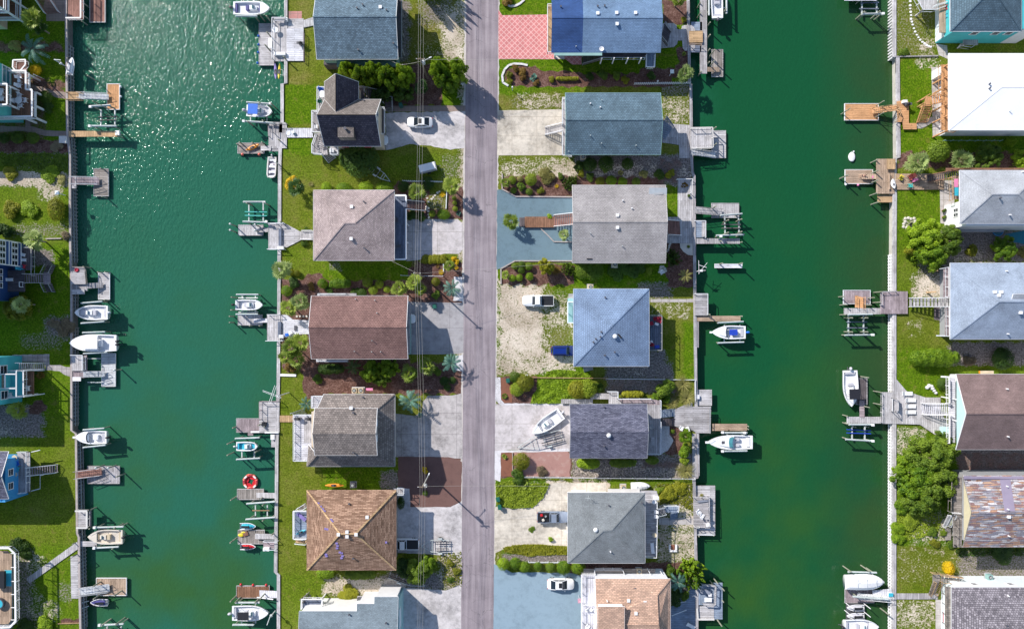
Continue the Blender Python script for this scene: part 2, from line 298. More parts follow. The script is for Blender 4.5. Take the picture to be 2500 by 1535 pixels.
def grassmat():
    m,t,b,N,L=nodes('ground_cover');p=pos(N)
    A=lambda n:N('Attribute',attribute_name=n).outputs['Fac']
    big=noise(N,L,p,.16,4,.6);med=noise(N,L,p,.75,6,.72);fine=noise(N,L,p,3.2,4,.8);vfine=noise(N,L,p,11.0,2,.8)
    sm=lambda x,a,b_:ramp(N,L,x,[(a,(0,0,0)),(b_,(1,1,1))])
    mixf=mth(N,L,'ADD',mth(N,L,'MULTIPLY',med,.45),mth(N,L,'MULTIPLY',fine,.55))
    dry=ramp(N,L,mth(N,L,'ADD',mth(N,L,'MULTIPLY',big,.35),mth(N,L,'MULTIPLY',mixf,.65)),[(.38,(.080,.112,.008)),(.48,(.140,.158,.018)),(.56,(.21,.19,.050)),(.64,(.30,.25,.11))])
    lush=ramp(N,L,mixf,[(.38,(.045,.105,.003)),(.5,(.090,.175,.004)),(.62,(.155,.23,.012))])
    def thr(attr,w=.35,src=mixf,soft=.12):
        a=A(attr);g=mth(N,L,'MULTIPLY',a,4.0,True);s=mth(N,L,'ADD',a,mth(N,L,'MULTIPLY',mth(N,L,'MULTIPLY',mth(N,L,'SUBTRACT',src,.5),w*4),g))
        n=N('MapRange');n.interpolation_type='SMOOTHSTEP';n.inputs[1].default_value=.5-soft;n.inputs[2].default_value=.5+soft;L(s,n.inputs[0]);return n.outputs[0]
    col=mixc(N,L,thr('lush',.5,mixf,.5),dry,lush)
    brown=mth(N,L,'MULTIPLY',sm(med,.54,.68),.55);col=mixc(N,L,brown,col,(.17,.125,.045))
    ff=mth(N,L,'ADD',mth(N,L,'MULTIPLY',fine,.6),mth(N,L,'MULTIPLY',vfine,.4))
    col=mixc(N,L,1,col,ramp(N,L,ff,[(.36,(.5,.5,.45)),(.5,(1,1,1)),(.62,(1.5,1.45,1.4))]),'MULTIPLY')
    litter=ramp(N,L,ff,[(.40,(.06,.052,.05)),(.5,(.20,.17,.16)),(.60,(.46,.40,.38))])
    col=mixc(N,L,thr('litter',.9,fine,.22),col,litter)
    sandc=ramp(N,L,mth(N,L,'ADD',mth(N,L,'MULTIPLY',big,.4),mth(N,L,'MULTIPLY',ff,.6)),[(.42,(.33,.27,.20)),(.5,(.56,.48,.39)),(.58,(.74,.66,.57))])
    col=mixc(N,L,thr('sand',1.1,mixf,.2),col,sandc)
    mulch=ramp(N,L,mixf,[(.36,(.060,.028,.023)),(.5,(.14,.075,.060)),(.62,(.29,.18,.155))])
    mulch=mixc(N,L,1,mulch,ramp(N,L,vfine,[(.35,(.6,.6,.6)),(.65,(1.4,1.4,1.4))]),'MULTIPLY')
    col=mixc(N,L,thr('mulch',.3,mixf,.12),col,mulch)
    L(col,b.inputs['Base Color']);b.inputs['Roughness'].default_value=.95;b.inputs['Specular IOR Level'].default_value=.1
    bump(N,L,b,ff,.15,.9)
grassmat()
def watermat():
    m,t,b,N,L=nodes('canal_water');p=pos(N)
    sx=N('SeparateXYZ');L(p,sx.inputs[0])
    gx=N('MapRange');gx.inputs[1].default_value=-75;gx.inputs[2].default_value=75;L(sx.outputs[0],gx.inputs[0])
    n1=noise(N,L,p,.035,6,.7)
    f=mth(N,L,'ADD',mth(N,L,'MULTIPLY',gx.outputs[0],.5),mth(N,L,'MULTIPLY',n1,.5))
    col=ramp(N,L,f,[(.38,(.021,.122,.076)),(.5,(.011,.100,.046)),(.62,(.007,.080,.029))])
    yy=N('MapRange');yy.inputs[1].default_value=30;yy.inputs[2].default_value=-60;L(sx.outputs[1],yy.inputs[0])
    n5=noise(N,L,p,.05,3,.6)
    silt=mth(N,L,'MULTIPLY',yy.outputs[0],ramp(N,L,n5,[(.42,(0,0,0)),(.68,(.8,.8,.8))]))
    col=mixc(N,L,silt,col,(.036,.100,.014))
    bk=N('MapRange');bk.inputs[1].default_value=57;bk.inputs[2].default_value=71;L(sx.outputs[0],bk.inputs[0]);col=mixc(N,L,mth(N,L,'MULTIPLY',bk.outputs[0],ramp(N,L,noise(N,L,p,.09,3),[(.3,(.3,.3,.3)),(.6,(.85,.85,.85))])),col,(.030,.062,.020))
    mp=N('Mapping');L(p,mp.inputs[0]);mp.inputs['Rotation'].default_value=(0,0,R(35));mp.inputs['Scale'].default_value=(1,.6,1)
    r1=noise(N,L,mp.outputs[0],1.1,3,.6);r2=noise(N,L,mp.outputs[0],3.6,3,.65)
    g=ramp(N,L,r2,[(.3,(.95,.95,.95)),(.7,(1.05,1.05,1.05))]);col=mixc(N,L,1,col,g,'MULTIPLY')
    L(col,b.inputs['Base Color']);b.inputs['Roughness'].default_value=.085;b.inputs['IOR'].default_value=1.33;b.inputs['Specular IOR Level'].default_value=.45
    r3=noise(N,L,mp.outputs[0],2.3,2,.5)
    h=mth(N,L,'ADD',mth(N,L,'MULTIPLY',r1,.35),mth(N,L,'ADD',mth(N,L,'MULTIPLY',r2,.22),mth(N,L,'MULTIPLY',r3,.62)))
    ruf=N('MapRange');ruf.inputs[1].default_value=66;ruf.inputs[2].default_value=118;ruf.inputs[3].default_value=.14;ruf.inputs[4].default_value=1.1
    L(mth(N,L,'SUBTRACT',sx.outputs[1],sx.outputs[0]),ruf.inputs[0]);h=mth(N,L,'MULTIPLY',h,ruf.outputs[0]);bump(N,L,b,h,.42,.95)
watermat()
# ---------------------------------------------------------------- water and land
ZW=-1.6
mb=MB();S_=1500
mb.add([(-S_,-S_,ZW),(S_,-S_,ZW),(S_,S_,ZW),(-S_,S_,ZW)],[(0,1,2,3)]).build('water','canal_water',kind='structure')
EW_=([-6000,50,160,330,380,600,700,1050,1058,1300,1310,1400,1535,8000],[163,163,164,166,172,173,176,176,187,190,194,195,198,205])
MW_=([-6000,204,206,299,301,400,600,900,1100,1395,1402,8000],[699,699,690,690,687,684,683,681,677,674,681,679])
ME_=([-6000,0,205,207,380,420,430,700,1050,1060,1160,1166,1370,1375,8000],[1680,1680,1683,1686,1688,1690,1694,1696,1700,1703,1704,1694,1699,1701,1705])
RW_=([-6000,140,142,385,388,480,620,8000],[2183,2183,2191,2193,2184,2184,2183,2180])
ATT=('sand','lush','mulch','litter')
def ss(d,soft):return np.clip(.5+d/soft,0,1)
def make_land(name,xe,xw,cols,paints,lush0):
    rows=np.concatenate([[-9000,-4000,-1500,-600],np.arange(-250,1801,5),[2200,3200,6000,10000]]).astype(float)
    w_=np.interp(rows,*xw)if not np.isscalar(xw)else np.full(len(rows),float(xw))
    e_=np.interp(rows,*xe)if not np.isscalar(xe)else np.full(len(rows),float(xe))
    X=w_[:,None]+(e_-w_)[:,None]*cols[None,:];Y=np.repeat(rows[:,None],len(cols),1)
    wts={a:np.zeros_like(X)for a in ATT};wts['lush']+=lush0
    wob=3.0*np.sin(X*.21+1.3*np.sin(Y*.13))+3.0*np.sin(Y*.17+1.7*np.sin(X*.09));wob2=3.0*np.cos(X*.19+Y*.05+1.1*np.sin(Y*.2))+2*np.sin(Y*.33)
    for p in paints:
        a,x0,y0,x1,y1,val=p[:6];soft=p[6]if len(p)>6 else 14;sh=p[7]if len(p)>7 else 'r'
        XX=X+wob*min(1,soft/10);YY=Y+wob2*min(1,soft/10)
        if sh=='r':d=np.minimum(np.minimum(XX-x0,x1-XX),np.minimum(YY-y0,y1-YY))
        else:
            q=np.sqrt(((XX-(x0+x1)/2)/((x1-x0)/2))**2+((YY-(y0+y1)/2)/((y1-y0)/2))**2);d=(1-q)*min(x1-x0,y1-y0)/2
        k=ss(d,soft);wts[a]=wts[a]*(1-k)+val*k
    nr,nc=X.shape
    co=np.stack([(X-CX)*M,-(Y-CY)*M,np.zeros_like(X)],-1).reshape(-1,3)
    i=np.arange(nr-1)[:,None]*nc+np.arange(nc-1)[None,:]
    f=np.stack([i,i+nc,i+nc+1,i+1],-1).reshape(-1,4)
    me=bpy.data.meshes.new(name);me.vertices.add(len(co));me.vertices.foreach_set('co',co.ravel())
    me.loops.add(f.size);me.loops.foreach_set('vertex_index',f.ravel());me.polygons.add(len(f));me.polygons.foreach_set('loop_start',np.arange(0,f.size,4))
    me.update(calc_edges=True)
    for a in ATT:
        at=me.attributes.new(a,'FLOAT','POINT');at.data.foreach_set('value',wts[a].ravel())
    me.materials.append(MAT['ground_cover']);o=bpy.data.objects.new(name,me);COL.objects.link(o);o['kind']='structure'
    return o
cm=np.linspace(0,1,200)
PM=[
 ('lush',690,205,770,300,1.1,8),('lush',690,335,800,380,1.0),('lush',700,380,790,440,.55),('lush',690,180,760,205,.2),('lush',700,0,760,110,.25),('lush',945,375,1120,430,.6),('lush',690,450,770,640,.4),
 ('sand',1072,20,1136,150,.75,40),('litter',1030,5,1100,60,.7,40),('litter',965,0,1000,150,.8),('lush',985,20,1070,165,.05,30),('sand',1000,95,1080,150,.25,40),
 ('mulch',955,160,1080,258,1,12),('lush',1078,215,1140,258,1,12),('lush',960,240,1040,258,1,8),
 ('litter',1075,375,1130,440,.35,30),('lush',1045,470,1092,520,.0,8),('litter',1045,470,1092,520,.35,12),('mulch',965,445,1045,535,.9,10),('mulch',1092,455,1134,535,1,8),('mulch',1045,510,1134,535,1,6),
 ('mulch',690,680,800,740,1,10),('mulch',795,685,1130,740,1,8),('lush',780,640,1000,682,.9,10),('mulch',1000,640,1130,690,1,10),('litter',800,640,830,660,.5,10),('lush',690,600,790,680,.55,12),('mulch',745,668,790,700,.9,12),
 ('mulch',690,735,765,905,1,10),('mulch',738,885,1130,962,1,8),('mulch',740,875,1000,905,1,6),('mulch',745,950,790,975,.8,8),
 ('lush',684,918,745,1015,.5,6),('lush',683,1030,760,1140,.35,8),('lush',790,1140,980,1195,1,12),('litter',930,1150,975,1195,.8,12),('lush',683,1140,760,1400,.42,16),('lush',683,1400,800,1535,.6,12),
 ('mulch',972,1112,1128,1240,1,4),('sand',790,1412,990,1450,.75,14),('litter',790,1405,985,1455,.6,16),('litter',1070,1345,1128,1440,.7,16),('sand',1070,1345,1128,1435,.55,20),('lush',1085,1350,1128,1400,.9,20),('litter',940,1400,1075,1440,.9,12),
 ('sand',1120,0,1138,1600,.6,10),('sand',1205,190,1218,1535,.25,8),
 ('lush',1216,0,1350,42,1.2,4),('lush',1216,140,1700,205,1.2,6),('lush',1610,0,1680,130,1.2,6),('mulch',1620,0,1682,60,1,12,'r'),('mulch',1655,60,1682,60,1,8),('mulch',1655,118,1684,165,1,10),('lush',1615,30,1655,60,1.3,10),
 ('mulch',1230,160,1330,212,1,8,'e'),('mulch',1290,175,1400,213,1,8),('mulch',1380,180,1640,213,1,8),('mulch',1560,165,1670,190,.8,12),('lush',1216,200,1300,235,1,12),('lush',1300,200,1430,222,.8,8),
 ('lush',1216,235,1375,268,.2,14),('sand',1265,225,1375,268,.42,16),('litter',1240,235,1375,268,.3,20),('sand',1216,385,1410,440,.42,22),('sand',1340,395,1420,440,.65,22),('litter',1616,200,1690,235,.5,14),
 ('sand',1616,235,1690,305,.42,16),('litter',1616,235,1690,305,.3,16),('litter',1400,378,1690,450,1,12),('sand',1440,395,1690,440,.38,25),('mulch',1400,430,1625,455,.8,10),('mulch',1600,385,1665,450,.5,14),
 ('mulch',1225,430,1400,482,1,8),('sand',1310,462,1398,480,.35,12),('lush',1626,450,1660,535,.9,8),('mulch',1222,645,1400,695,1,10),('lush',1380,640,1690,700,1,10),('lush',1213,655,1228,760,.8,8),
 ('mulch',1628,592,1696,700,1,8),('litter',1560,690,1640,730,.7,14),('sand',1215,690,1330,910,.82,24),('sand',1330,720,1400,910,.5,24),('litter',1215,700,1400,905,.25,30),('lush',1335,815,1395,850,.4,20),('lush',1340,690,1400,730,.7,14),('sand',1340,800,1395,860,.12,24),('sand',1215,860,1400,908,.66,20),
 ('lush',1208,690,1222,900,.8,6),('sand',1590,730,1690,780,.32,20),('litter',1480,885,1640,925,1,12),('litter',1585,855,1625,890,1,12),('sand',1480,885,1640,925,.22,12),('lush',1625,780,1672,920,.5,12),('lush',1670,790,1696,925,1.2,8),('lush',1590,760,1660,850,.25,12),
 ('mulch',1212,920,1310,990,1,6),('lush',1305,915,1400,985,1.6,8),('lush',1320,900,1440,922,1.4,8),('litter',1480,925,1645,960,.9,8),('mulch',1480,925,1640,960,.42,10),('mulch',1630,925,1662,990,.5,10),
 ('mulch',1222,1100,1395,1166,1,5),('litter',1395,1110,1700,1168,.9,8),('sand',1395,1125,1700,1168,.35,14),('mulch',1560,1118,1665,1150,.5,20),('mulch',1625,1040,1670,1110,1,8),('lush',1400,1168,1700,1180,.7,6),
 ('lush',1208,1172,1330,1245,1.4,10),('litter',1290,1175,1345,1210,.5,12),('litter',1290,1200,1330,1225,.8,14),('sand',1330,1172,1490,1205,.8,10),('lush',1470,1172,1700,1185,.7,8),('lush',1225,1328,1395,1358,.9,10),('litter',1225,1352,1395,1375,.9,8),
 ('sand',1600,1185,1700,1372,.55,16),('litter',1600,1180,1700,1372,.4,16),('lush',1600,1180,1700,1372,.5,16),('lush',1610,1190,1650,1235,.3,20),('mulch',1390,1372,1700,1405,.9,8),('litter',1620,1372,1700,1460,.9,8),('litter',1390,1385,1630,1420,.8,6),
]
make_land('ground',ME_,MW_,cm,PM,.38)
cl=np.concatenate([[0,.5,.8,.92],np.linspace(.955,1,60)])
PL=[('lush',-300,60,166,345,.95,20),('mulch',-300,100,160,130,.7,20),('mulch',-100,185,120,345,.5,20),('mulch',60,195,165,235,.6,12),('mulch',-300,345,172,372,1,8),('litter',-300,345,172,372,.8,8),('lush',-300,372,172,410,.8,14),('litter',30,372,172,410,.4,20),
 ('sand',-300,418,80,452,.95,12),('sand',60,425,170,455,.75,14),('sand',90,445,150,492,.6,20,'e'),('litter',0,418,170,460,.35,20),('lush',-300,480,172,600,.65,20),('litter',30,545,170,580,.4,16),('lush',60,600,178,770,1,16),('litter',80,610,130,650,.9,12),
 ('lush',-300,770,178,1020,.85,20),('litter',110,775,190,825,.9,20),('litter',50,815,150,850,.45,30),('litter',-300,990,105,1065,.95,16),('mulch',70,975,112,1015,.8,8,'e'),('lush',-300,1065,190,1330,.55,20),('sand',-100,1030,35,1075,.3,20),
 ('lush',-300,1330,200,1535,.8,20),('sand',60,1345,110,1400,.42,16,'e'),('sand',68,1440,110,1530,.55,16,'e'),('sand',110,1460,150,1520,.4,16,'e'),('sand',70,1450,105,1510,.35,14,'e'),('litter',140,1420,180,1470,.4,16),('mulch',150,1510,200,1522,.8,8),('litter',40,1340,80,1520,.6,16)]
make_land('ground',EW_,-12000,cl,PL,.7)
cr=np.concatenate([np.linspace(0,.045,70),[.08,.2,.5,1]])
PR=[('lush',2183,0,2285,140,.35,14),('sand',2240,90,2285,165,.45,16),('sand',2225,0,2260,60,.2,20),('litter',2183,0,2285,140,.25,20),('lush',2190,145,2285,340,1,10),('sand',2235,140,2300,165,.4,14),('lush',2190,330,2600,400,1,12),('mulch',2190,370,2600,412,.8,12),
 ('lush',2184,460,2310,640,.85,12),('sand',2200,535,2240,560,.4,16),('litter',2300,560,2700,640,.9,16),('mulch',2300,560,2700,600,.4,16),('lush',2184,600,2260,760,.6,16),('sand',2230,670,2320,730,.72,24),('litter',2240,620,2325,720,.6,20),('sand',2330,610,2400,640,.5,20),
 ('lush',2183,765,2330,850,.42,16),('sand',2210,770,2260,830,.25,30),('litter',2183,765,2330,850,.1,16),('lush',2183,850,2330,970,.9,16),('litter',2320,835,2700,890,.95,10),('lush',2320,855,2700,915,.7,16),
 ('sand',2183,1040,2260,1110,.5,18),('lush',2183,1040,2340,1340,.9,16),('sand',2225,1250,2330,1330,.5,24),('litter',2250,1240,2340,1330,.2,20),('lush',2180,1330,2500,1430,.35,14),('sand',2180,1330,2340,1430,.22,24),('litter',2180,1325,2340,1430,.12,24),('litter',2340,1345,2700,1430,.7,14),
 ('lush',2182,1465,2285,1535,.5,14),('sand',2182,1465,2285,1535,.45,20),('litter',2182,1465,2285,1700,.1,20),('litter',2340,1090,2700,1160,1,12),('mulch',2330,1100,2700,1160,.5,12)]
make_land('ground',14000,RW_,cr,PR,.5)
# ---------------------------------------------------------------- road, driveways, patios, paths (sheets 4 mm apart)
def jit(pts,step=8,a=1.5,closed=True):
    out=[];n=len(pts)
    for i in range(n if closed else n-1):
        p,q=pts[i],pts[(i+1)%n];d=math.dist(p,q);k=max(1,int(d/step))
        for j in range(k):out.append((p[0]+(q[0]-p[0])*j/k+random.uniform(-a,a),p[1]+(q[1]-p[1])*j/k+random.uniform(-a,a)))
    return out
def sheet(name,mat,pts,layer=1,j=0.0,label=None,thick=0):
    if j:pts=jit(pts,9,j)
    w3=[P(x,y,0)for x,y in pts];z=.004*layer+thick;mb=MB()
    if thick:mb.prism([(p.x,p.y)for p in w3],-.05,z)
    else:
        A=sum(w3[i].x*w3[(i+1)%len(w3)].y-w3[(i+1)%len(w3)].x*w3[i].y for i in range(len(w3)))
        if A<0:w3=w3[::-1]
        mb.add([(p.x,p.y,z)for p in w3],[tuple(range(len(w3)))])
    o=mb.build(name,mat,kind='structure')
    if label:o['label']=label
    return o
def rect(x0,y0,x1,y1):return [(x0,y0),(x1,y0),(x1,y1),(x0,y1)]
rl=lambda y:1138.5-y*.0085;rr=lambda y:1216.5-y*.0078
sheet('roadside','roadside',jit([(rl(-250)-4,-250),(rr(-250)+3,-250),(rr(1800)+3,1800),(rl(1800)-4,1800)],7,1.3),1)
sheet('road','asphalt',jit([(rl(-250),-250),(rr(-250),-250),(rr(1800),1800),(rl(1800),1800)],12,.45),7)
sheet('road','asphalt',[(rl(1800),1800),(rr(1800),1800),(rr(9000),9000),(rl(9000),9000)],7);sheet('road','asphalt',[(rl(-9000),-9000),(rr(-9000),-9000),(rr(-250),-250),(rl(-250),-250)],7)
sheet('driveway','sand_drive',[(942,276),(1134,272),(1134,362),(1100,366),(1060,358),(1000,352),(942,368)],2,1.5)
sheet('path','brick_walk',[(958,259),(1136,258),(1136,272),(958,273)],3,.5)
sheet('driveway','conc_pale',[(990,535),(1118,535),(1128,545),(1133,560),(1133,605),(1120,620),(1085,619),(1050,628),(1015,636),(992,637)],2,.3)
sheet('driveway','conc_grey',[(996,737),(1132,739),(1132,860),(1120,864),(996,865)],2,.3)
sheet('driveway','conc_dirty',[(960,1008),(975,1010),(1012,1015),(1030,1005),(1033,980),(1045,966),(1105,965),(1127,960),(1129,1120),(1110,1118),(1095,1115),(960,1115)],2,.6)
sheet('driveway','sand_drive',[(960,1190),(999,1190),(1003,1237),(1100,1237),(1128,1222),(1129,1365),(1110,1360),(1085,1354),(960,1348)],2,.8)
sheet('driveway','sand_drive',[(975,1434),(1040,1437),(1090,1440),(1127,1425),(1127,1800),(975,1800)],2,1)
sheet('patio','slab_pink',rect(703,28,737,46),3)
sheet('patio','pink_pavers',[(1217,24),(1226,38),(1348,36),(1420,36),(1420,158),(1396,157),(1380,145),(1217,145)],3,.2)
sheet('patio','pink_pavers',rect(1396,120,1420,158),2)
sheet('patio','offwhite',[(1355,120),(1378,120),(1378,145),(1355,144)],4)
sheet('driveway','conc_warm',[(1213,270),(1400,267),(1400,379),(1213,380)],2,.3)
sheet('driveway','blue_gravel',[(1214,464),(1226,463),(1260,481),(1400,481),(1400,638),(1256,637),(1222,655),(1212,658)],2,.8)
sheet('driveway','conc_pale',[(1208,986),(1395,986),(1395,1100),(1240,1097),(1208,1100)],2,.3)
sheet('driveway','conc_warm',[(1207,1236),(1240,1240),(1300,1238),(1318,1220),(1345,1178),(1480,1178),(1480,1200),(1392,1204),(1392,1336),(1350,1334),(1300,1330),(1245,1332),(1207,1350)],2,1)
sheet('driveway','blue_gravel_pale',[(1205,1376),(1250,1396),(1390,1398),(1425,1404),(1425,1800),(1203,1800)],2,1.2)
for pts in ([(1209,921),(1222,921),(1223,975),(1232,984),(1378,984),(1378,989),(1222,989),(1208,975)],[(1208,1100),(1235,1098),(1390,1095),(1390,1101),(1223,1104),(1222,1176),(1207,1170)],[(1615,1036),(1634,1038),(1634,1060),(1645,1075),(1630,1100),(1612,1110)],[(1108,676),(1128,676),(1131,735),(1106,735),(1112,705)],[(1112,868),(1131,866),(1131,906),(1108,904)]):
    sheet('rock_bed','white_rock',pts,4,.8)
sheet('mulch_bed','mulch_rust',[(1223,921),(1249,926),(1250,982),(1232,983),(1223,975)],2,.5);sheet('mulch_bed','mulch_rust',[(1223,1104),(1251,1102),(1251,1162),(1223,1162)],3,.5)
sheet('mulch_bed','mulch_pink',[(1252,1102),(1385,1100),(1393,1112),(1391,1162),(1252,1163)],2,1.5)
sheet('mulch_bed','mulch_purple',[(973,1114),(1098,1115),(1115,1120),(1128,1127),(1126,1222),(1100,1237),(1002,1237),(1000,1192),(972,1190)],3,.6)
sheet('path','conc_walk',rect(1588,730,1694,738),3,.3);sheet('path','conc_walk',rect(1608,1264,1694,1280),3,.3)
sheet('path','brick_walk',[(72,205),(100,212),(130,222),(165,226),(165,243),(135,238),(110,224),(72,222)],4,.6)
sheet('path','brick_walk',[(0,308),(62,310),(62,280),(72,280),(74,308),(110,318),(166,321),(166,334),(110,332),(60,320),(0,322)],4,.5)
sheet('path','slate_path',[(30,866),(121,864),(121,890),(145,890),(160,896),(175,896),(175,920),(160,916),(145,905),(112,903),(110,885),(30,882)],4,.8)
sheet('patio','conc_walk',[(2285,107),(2312,112),(2315,145),(2292,135)],4);sheet('patio','conc_walk',[(2274,165),(2330,160),(2330,320),(2277,336)],3)
sheet('path','conc_walk',[(2238,302),(2276,285),(2276,300),(2252,314),(2238,314)],4);sheet('patio','conc_walk',[(2294,440),(2330,440),(2330,550),(2296,545)],3)
sheet('patio','conc_walk',[(2284,1463),(2312,1463),(2312,1800),(2284,1800)],3);sheet('patio','deck_dark_x',[(2280,740),(2330,740),(2330,790),(2280,780)],3)
sheet('patio','brick_walk',[(110,0),(165,0),(165,52),(113,52),(113,35),(104,30)],3)
sheet('pool','pool_water',[(2453,572),(2500,563),(2560,560),(2560,600),(2500,596),(2470,590)],5)
# grass between the paver edges is part of the ground; ground cover sheets of leaves are built with the plants
# ---------------------------------------------------------------- houses
def zon(faces,x,y):                           # height of a roof at a point
    best=None
    for f in faces:
        ins=False;n=len(f)
        for i in range(n):
            a,b=f[i],f[(i+1)%n]
            if (a.y>y)!=(b.y>y)and x<(b.x-a.x)*(y-a.y)/(b.y-a.y)+a.x:ins=not ins
        if ins:
            nn=(f[1]-f[0]).cross(f[2]-f[0])
            if abs(nn.z)<1e-6:continue
            z=f[0].z-(nn.x*(x-f[0].x)+nn.y*(y-f[0].y))/nn.z
            best=z if best is None else max(best,z)
    return best
def on_roof(faces,px,py,z0=7.0):
    z=z0
    for _ in range(6):
        p=P(px,py,z);q=zon(faces,p.x,p.y);z=q if q is not None else z
    return P(px,py,z)
def roof_mesh(faces,mat,parent,th=.16,trim='white',name='roof',trim_on=True):
    mb=MB();edges={}
    for f in faces:
        n=(f[1]-f[0]).cross(f[2]-f[0])
        if n.z<0:f=f[::-1]
        mb.add(f,[tuple(range(len(f)))]);mb.add([v-Vector((0,0,th))for v in f],[tuple(range(len(f)))[::-1]])
        for i in range(len(f)):
            a,b=f[i],f[(i+1)%len(f)];k=tuple(sorted((tuple(round(q,2)for q in a),tuple(round(q,2)for q in b))))
            edges.setdefault(k,[]).append((a,b))
    D=Vector((0,0,th));tm=MB()
    for k,l in edges.items():
        if len(l)==1:
            a,b=l[0];mb.add([a-D,b-D,b,a],[(0,1,2,3)]);tm.bar(a,b,.07,.15,off=-.077)
        else:
            a,b=l[0];mb.bar(a,b,.22,.05,off=.025)
    r=mb.build(name,mat,parent)
    if trim_on:tm.build('fascia',trim,r)
    return r
def rect3(x0,y0,x1,y1,z):
    a=P(x0,y0,z);b=P(x1,y1,z);return a.x,b.y,b.x,a.y      # xmin ymin xmax ymax
def gable(x0,y0,x1,y1,ze,zr,axis='x',ridge=None):
    X0,Y0,X1,Y1=rect3(x0,y0,x1,y1,ze);V=lambda x,y,z:Vector((x,y,z))
    if axis=='x':
        ym=(Y0+Y1)/2 if ridge is None else P(0,ridge,zr).y
        return [[V(X0,Y0,ze),V(X1,Y0,ze),V(X1,ym,zr),V(X0,ym,zr)],[V(X0,ym,zr),V(X1,ym,zr),V(X1,Y1,ze),V(X0,Y1,ze)]],(X0,Y0,X1,Y1),('x',ym)
    xm=(X0+X1)/2 if ridge is None else P(ridge,0,zr).x
    return [[V(X0,Y0,ze),V(xm,Y0,zr),V(xm,Y1,zr),V(X0,Y1,ze)],[V(xm,Y0,zr),V(X1,Y0,ze),V(X1,Y1,ze),V(xm,Y1,zr)]],(X0,Y0,X1,Y1),('y',xm)
def hip(x0,y0,x1,y1,ze,zr,ra,rb):        # ra, rb: photo pixels of the two ridge ends
    X0,Y0,X1,Y1=rect3(x0,y0,x1,y1,ze);A,B=P(*ra,zr),P(*rb,zr);V=lambda x,y:Vector((x,y,ze))
    SW,SE,NE,NW=V(X0,Y0),V(X1,Y0),V(X1,Y1),V(X0,Y1)
    if abs(A.x-B.x)>=abs(A.y-B.y):fs=[[SW,SE,B,A],[SE,NE,B],[NE,NW,A,B],[NW,SW,A]]
    else:fs=[[SW,SE,B],[SE,NE,A,B],[NE,NW,A],[NW,SW,B,A]]        # A north end, B south end
    return fs,(X0,Y0,X1,Y1),None
def walls(t,bb,ze,mat,inset=.7,zr=None,ax=None,z0=0.0,gmat=None,name='wall'):
    i4=inset if isinstance(inset,tuple)else (inset,)*4
    X0,Y0,X1,Y1=bb[0]+i4[0],bb[1]+i4[1],bb[2]-i4[2],bb[3]-i4[3]
    w=MB().box((X0,Y0,z0),(X1,Y1,ze-.12)).build(name,mat,t)
    if zr is not None and ax:
        k=(zr-ze)*.92
        if ax[0]=='x':
            for xx in (X0,X1):MB().add([(xx-.04*(1 if xx==X0 else -1),Y0+.2,ze-.12),(xx-.04*(1 if xx==X0 else -1),Y1-.2,ze-.12),(xx-.04*(1 if xx==X0 else -1),ax[1],ze+k)],[(0,1,2)]).build('gable_end',gmat or mat,t)
        else:
            for yy in (Y0,Y1):MB().add([(X0+.2,yy-.04*(1 if yy==Y0 else -1),ze-.12),(X1-.2,yy-.04*(1 if yy==Y0 else -1),ze-.12),(ax[1],yy-.04*(1 if yy==Y0 else -1),ze+k)],[(0,1,2)]).build('gable_end',gmat or mat,t)
    return (X0,Y0,X1,Y1)
def window(t,c,nrm,w=1.2,h=1.3,glass='glass',frame='white'):
    """c = centre on the wall (world), nrm = 'e','w','n','s'"""
    dx,dy={'e':(1,0),'w':(-1,0),'n':(0,1),'s':(0,-1)}[nrm];f=MB();g=MB();c=Vector(c)
    hx,hy=(w/2 if dx==0 else .05,w/2 if dy==0 else .05)
    for s in (-1,1):
        f.obox(c+Vector((dx*.05,dy*.05,s*h/2)),(w+.2 if dx==0 else .1,w+.2 if dy==0 else .1,.12))
        f.obox(c+Vector((dx*.05+(s*w/2 if dx==0 else 0),dy*.05+(s*w/2 if dy==0 else 0),0)),(.12 if dx==0 else .1,.12 if dy==0 else .1,h-.121))
    f.obox(c+Vector((dx*.045,dy*.045,0)),(w-.121 if dx==0 else .06,w-.121 if dy==0 else .06,.06))
    o=f.build('window',frame,t)
    g.obox(c+Vector((dx*.02,dy*.02,0)),(w if dx==0 else .03,w if dy==0 else .03,h));g.build('pane',glass,o)
    return o
def auto_windows(t,W,ze,sides='ewns',zs=(4.4,),gap=3.2,glass='glass',w=1.1,h=1.2):
    X0,Y0,X1,Y1=W
    for s in sides:
        L_=(X1-X0)if s in 'ns' else (Y1-Y0);n=max(1,int(L_/gap))
        for i in range(n):
            f=(i+.5)/n
            for z in zs:
                c={'n':(X0+f*(X1-X0),Y1,z),'s':(X0+f*(X1-X0),Y0,z),'e':(X1,Y0+f*(Y1-Y0),z),'w':(X0,Y0+f*(Y1-Y0),z)}[s]
                window(t,c,s,w,h,glass)
def door(t,c,s,w=1.0,h=2.05,mat='white'):
    dx,dy={'e':(1,0),'w':(-1,0),'n':(0,1),'s':(0,-1)}[s]
    o=MB().obox((c[0]+dx*.04,c[1]+dy*.04,c[2]+h/2),(w if dx==0 else .08,w if dy==0 else .08,h)).build('door',mat,t)
    MB().obox((c[0]+dx*.11+(w*.35 if dx==0 else 0),c[1]+dy*.11+(w*.35 if dy==0 else 0),c[2]+1.0),(.06,.06,.12)).build('handle','metal_dark',o)
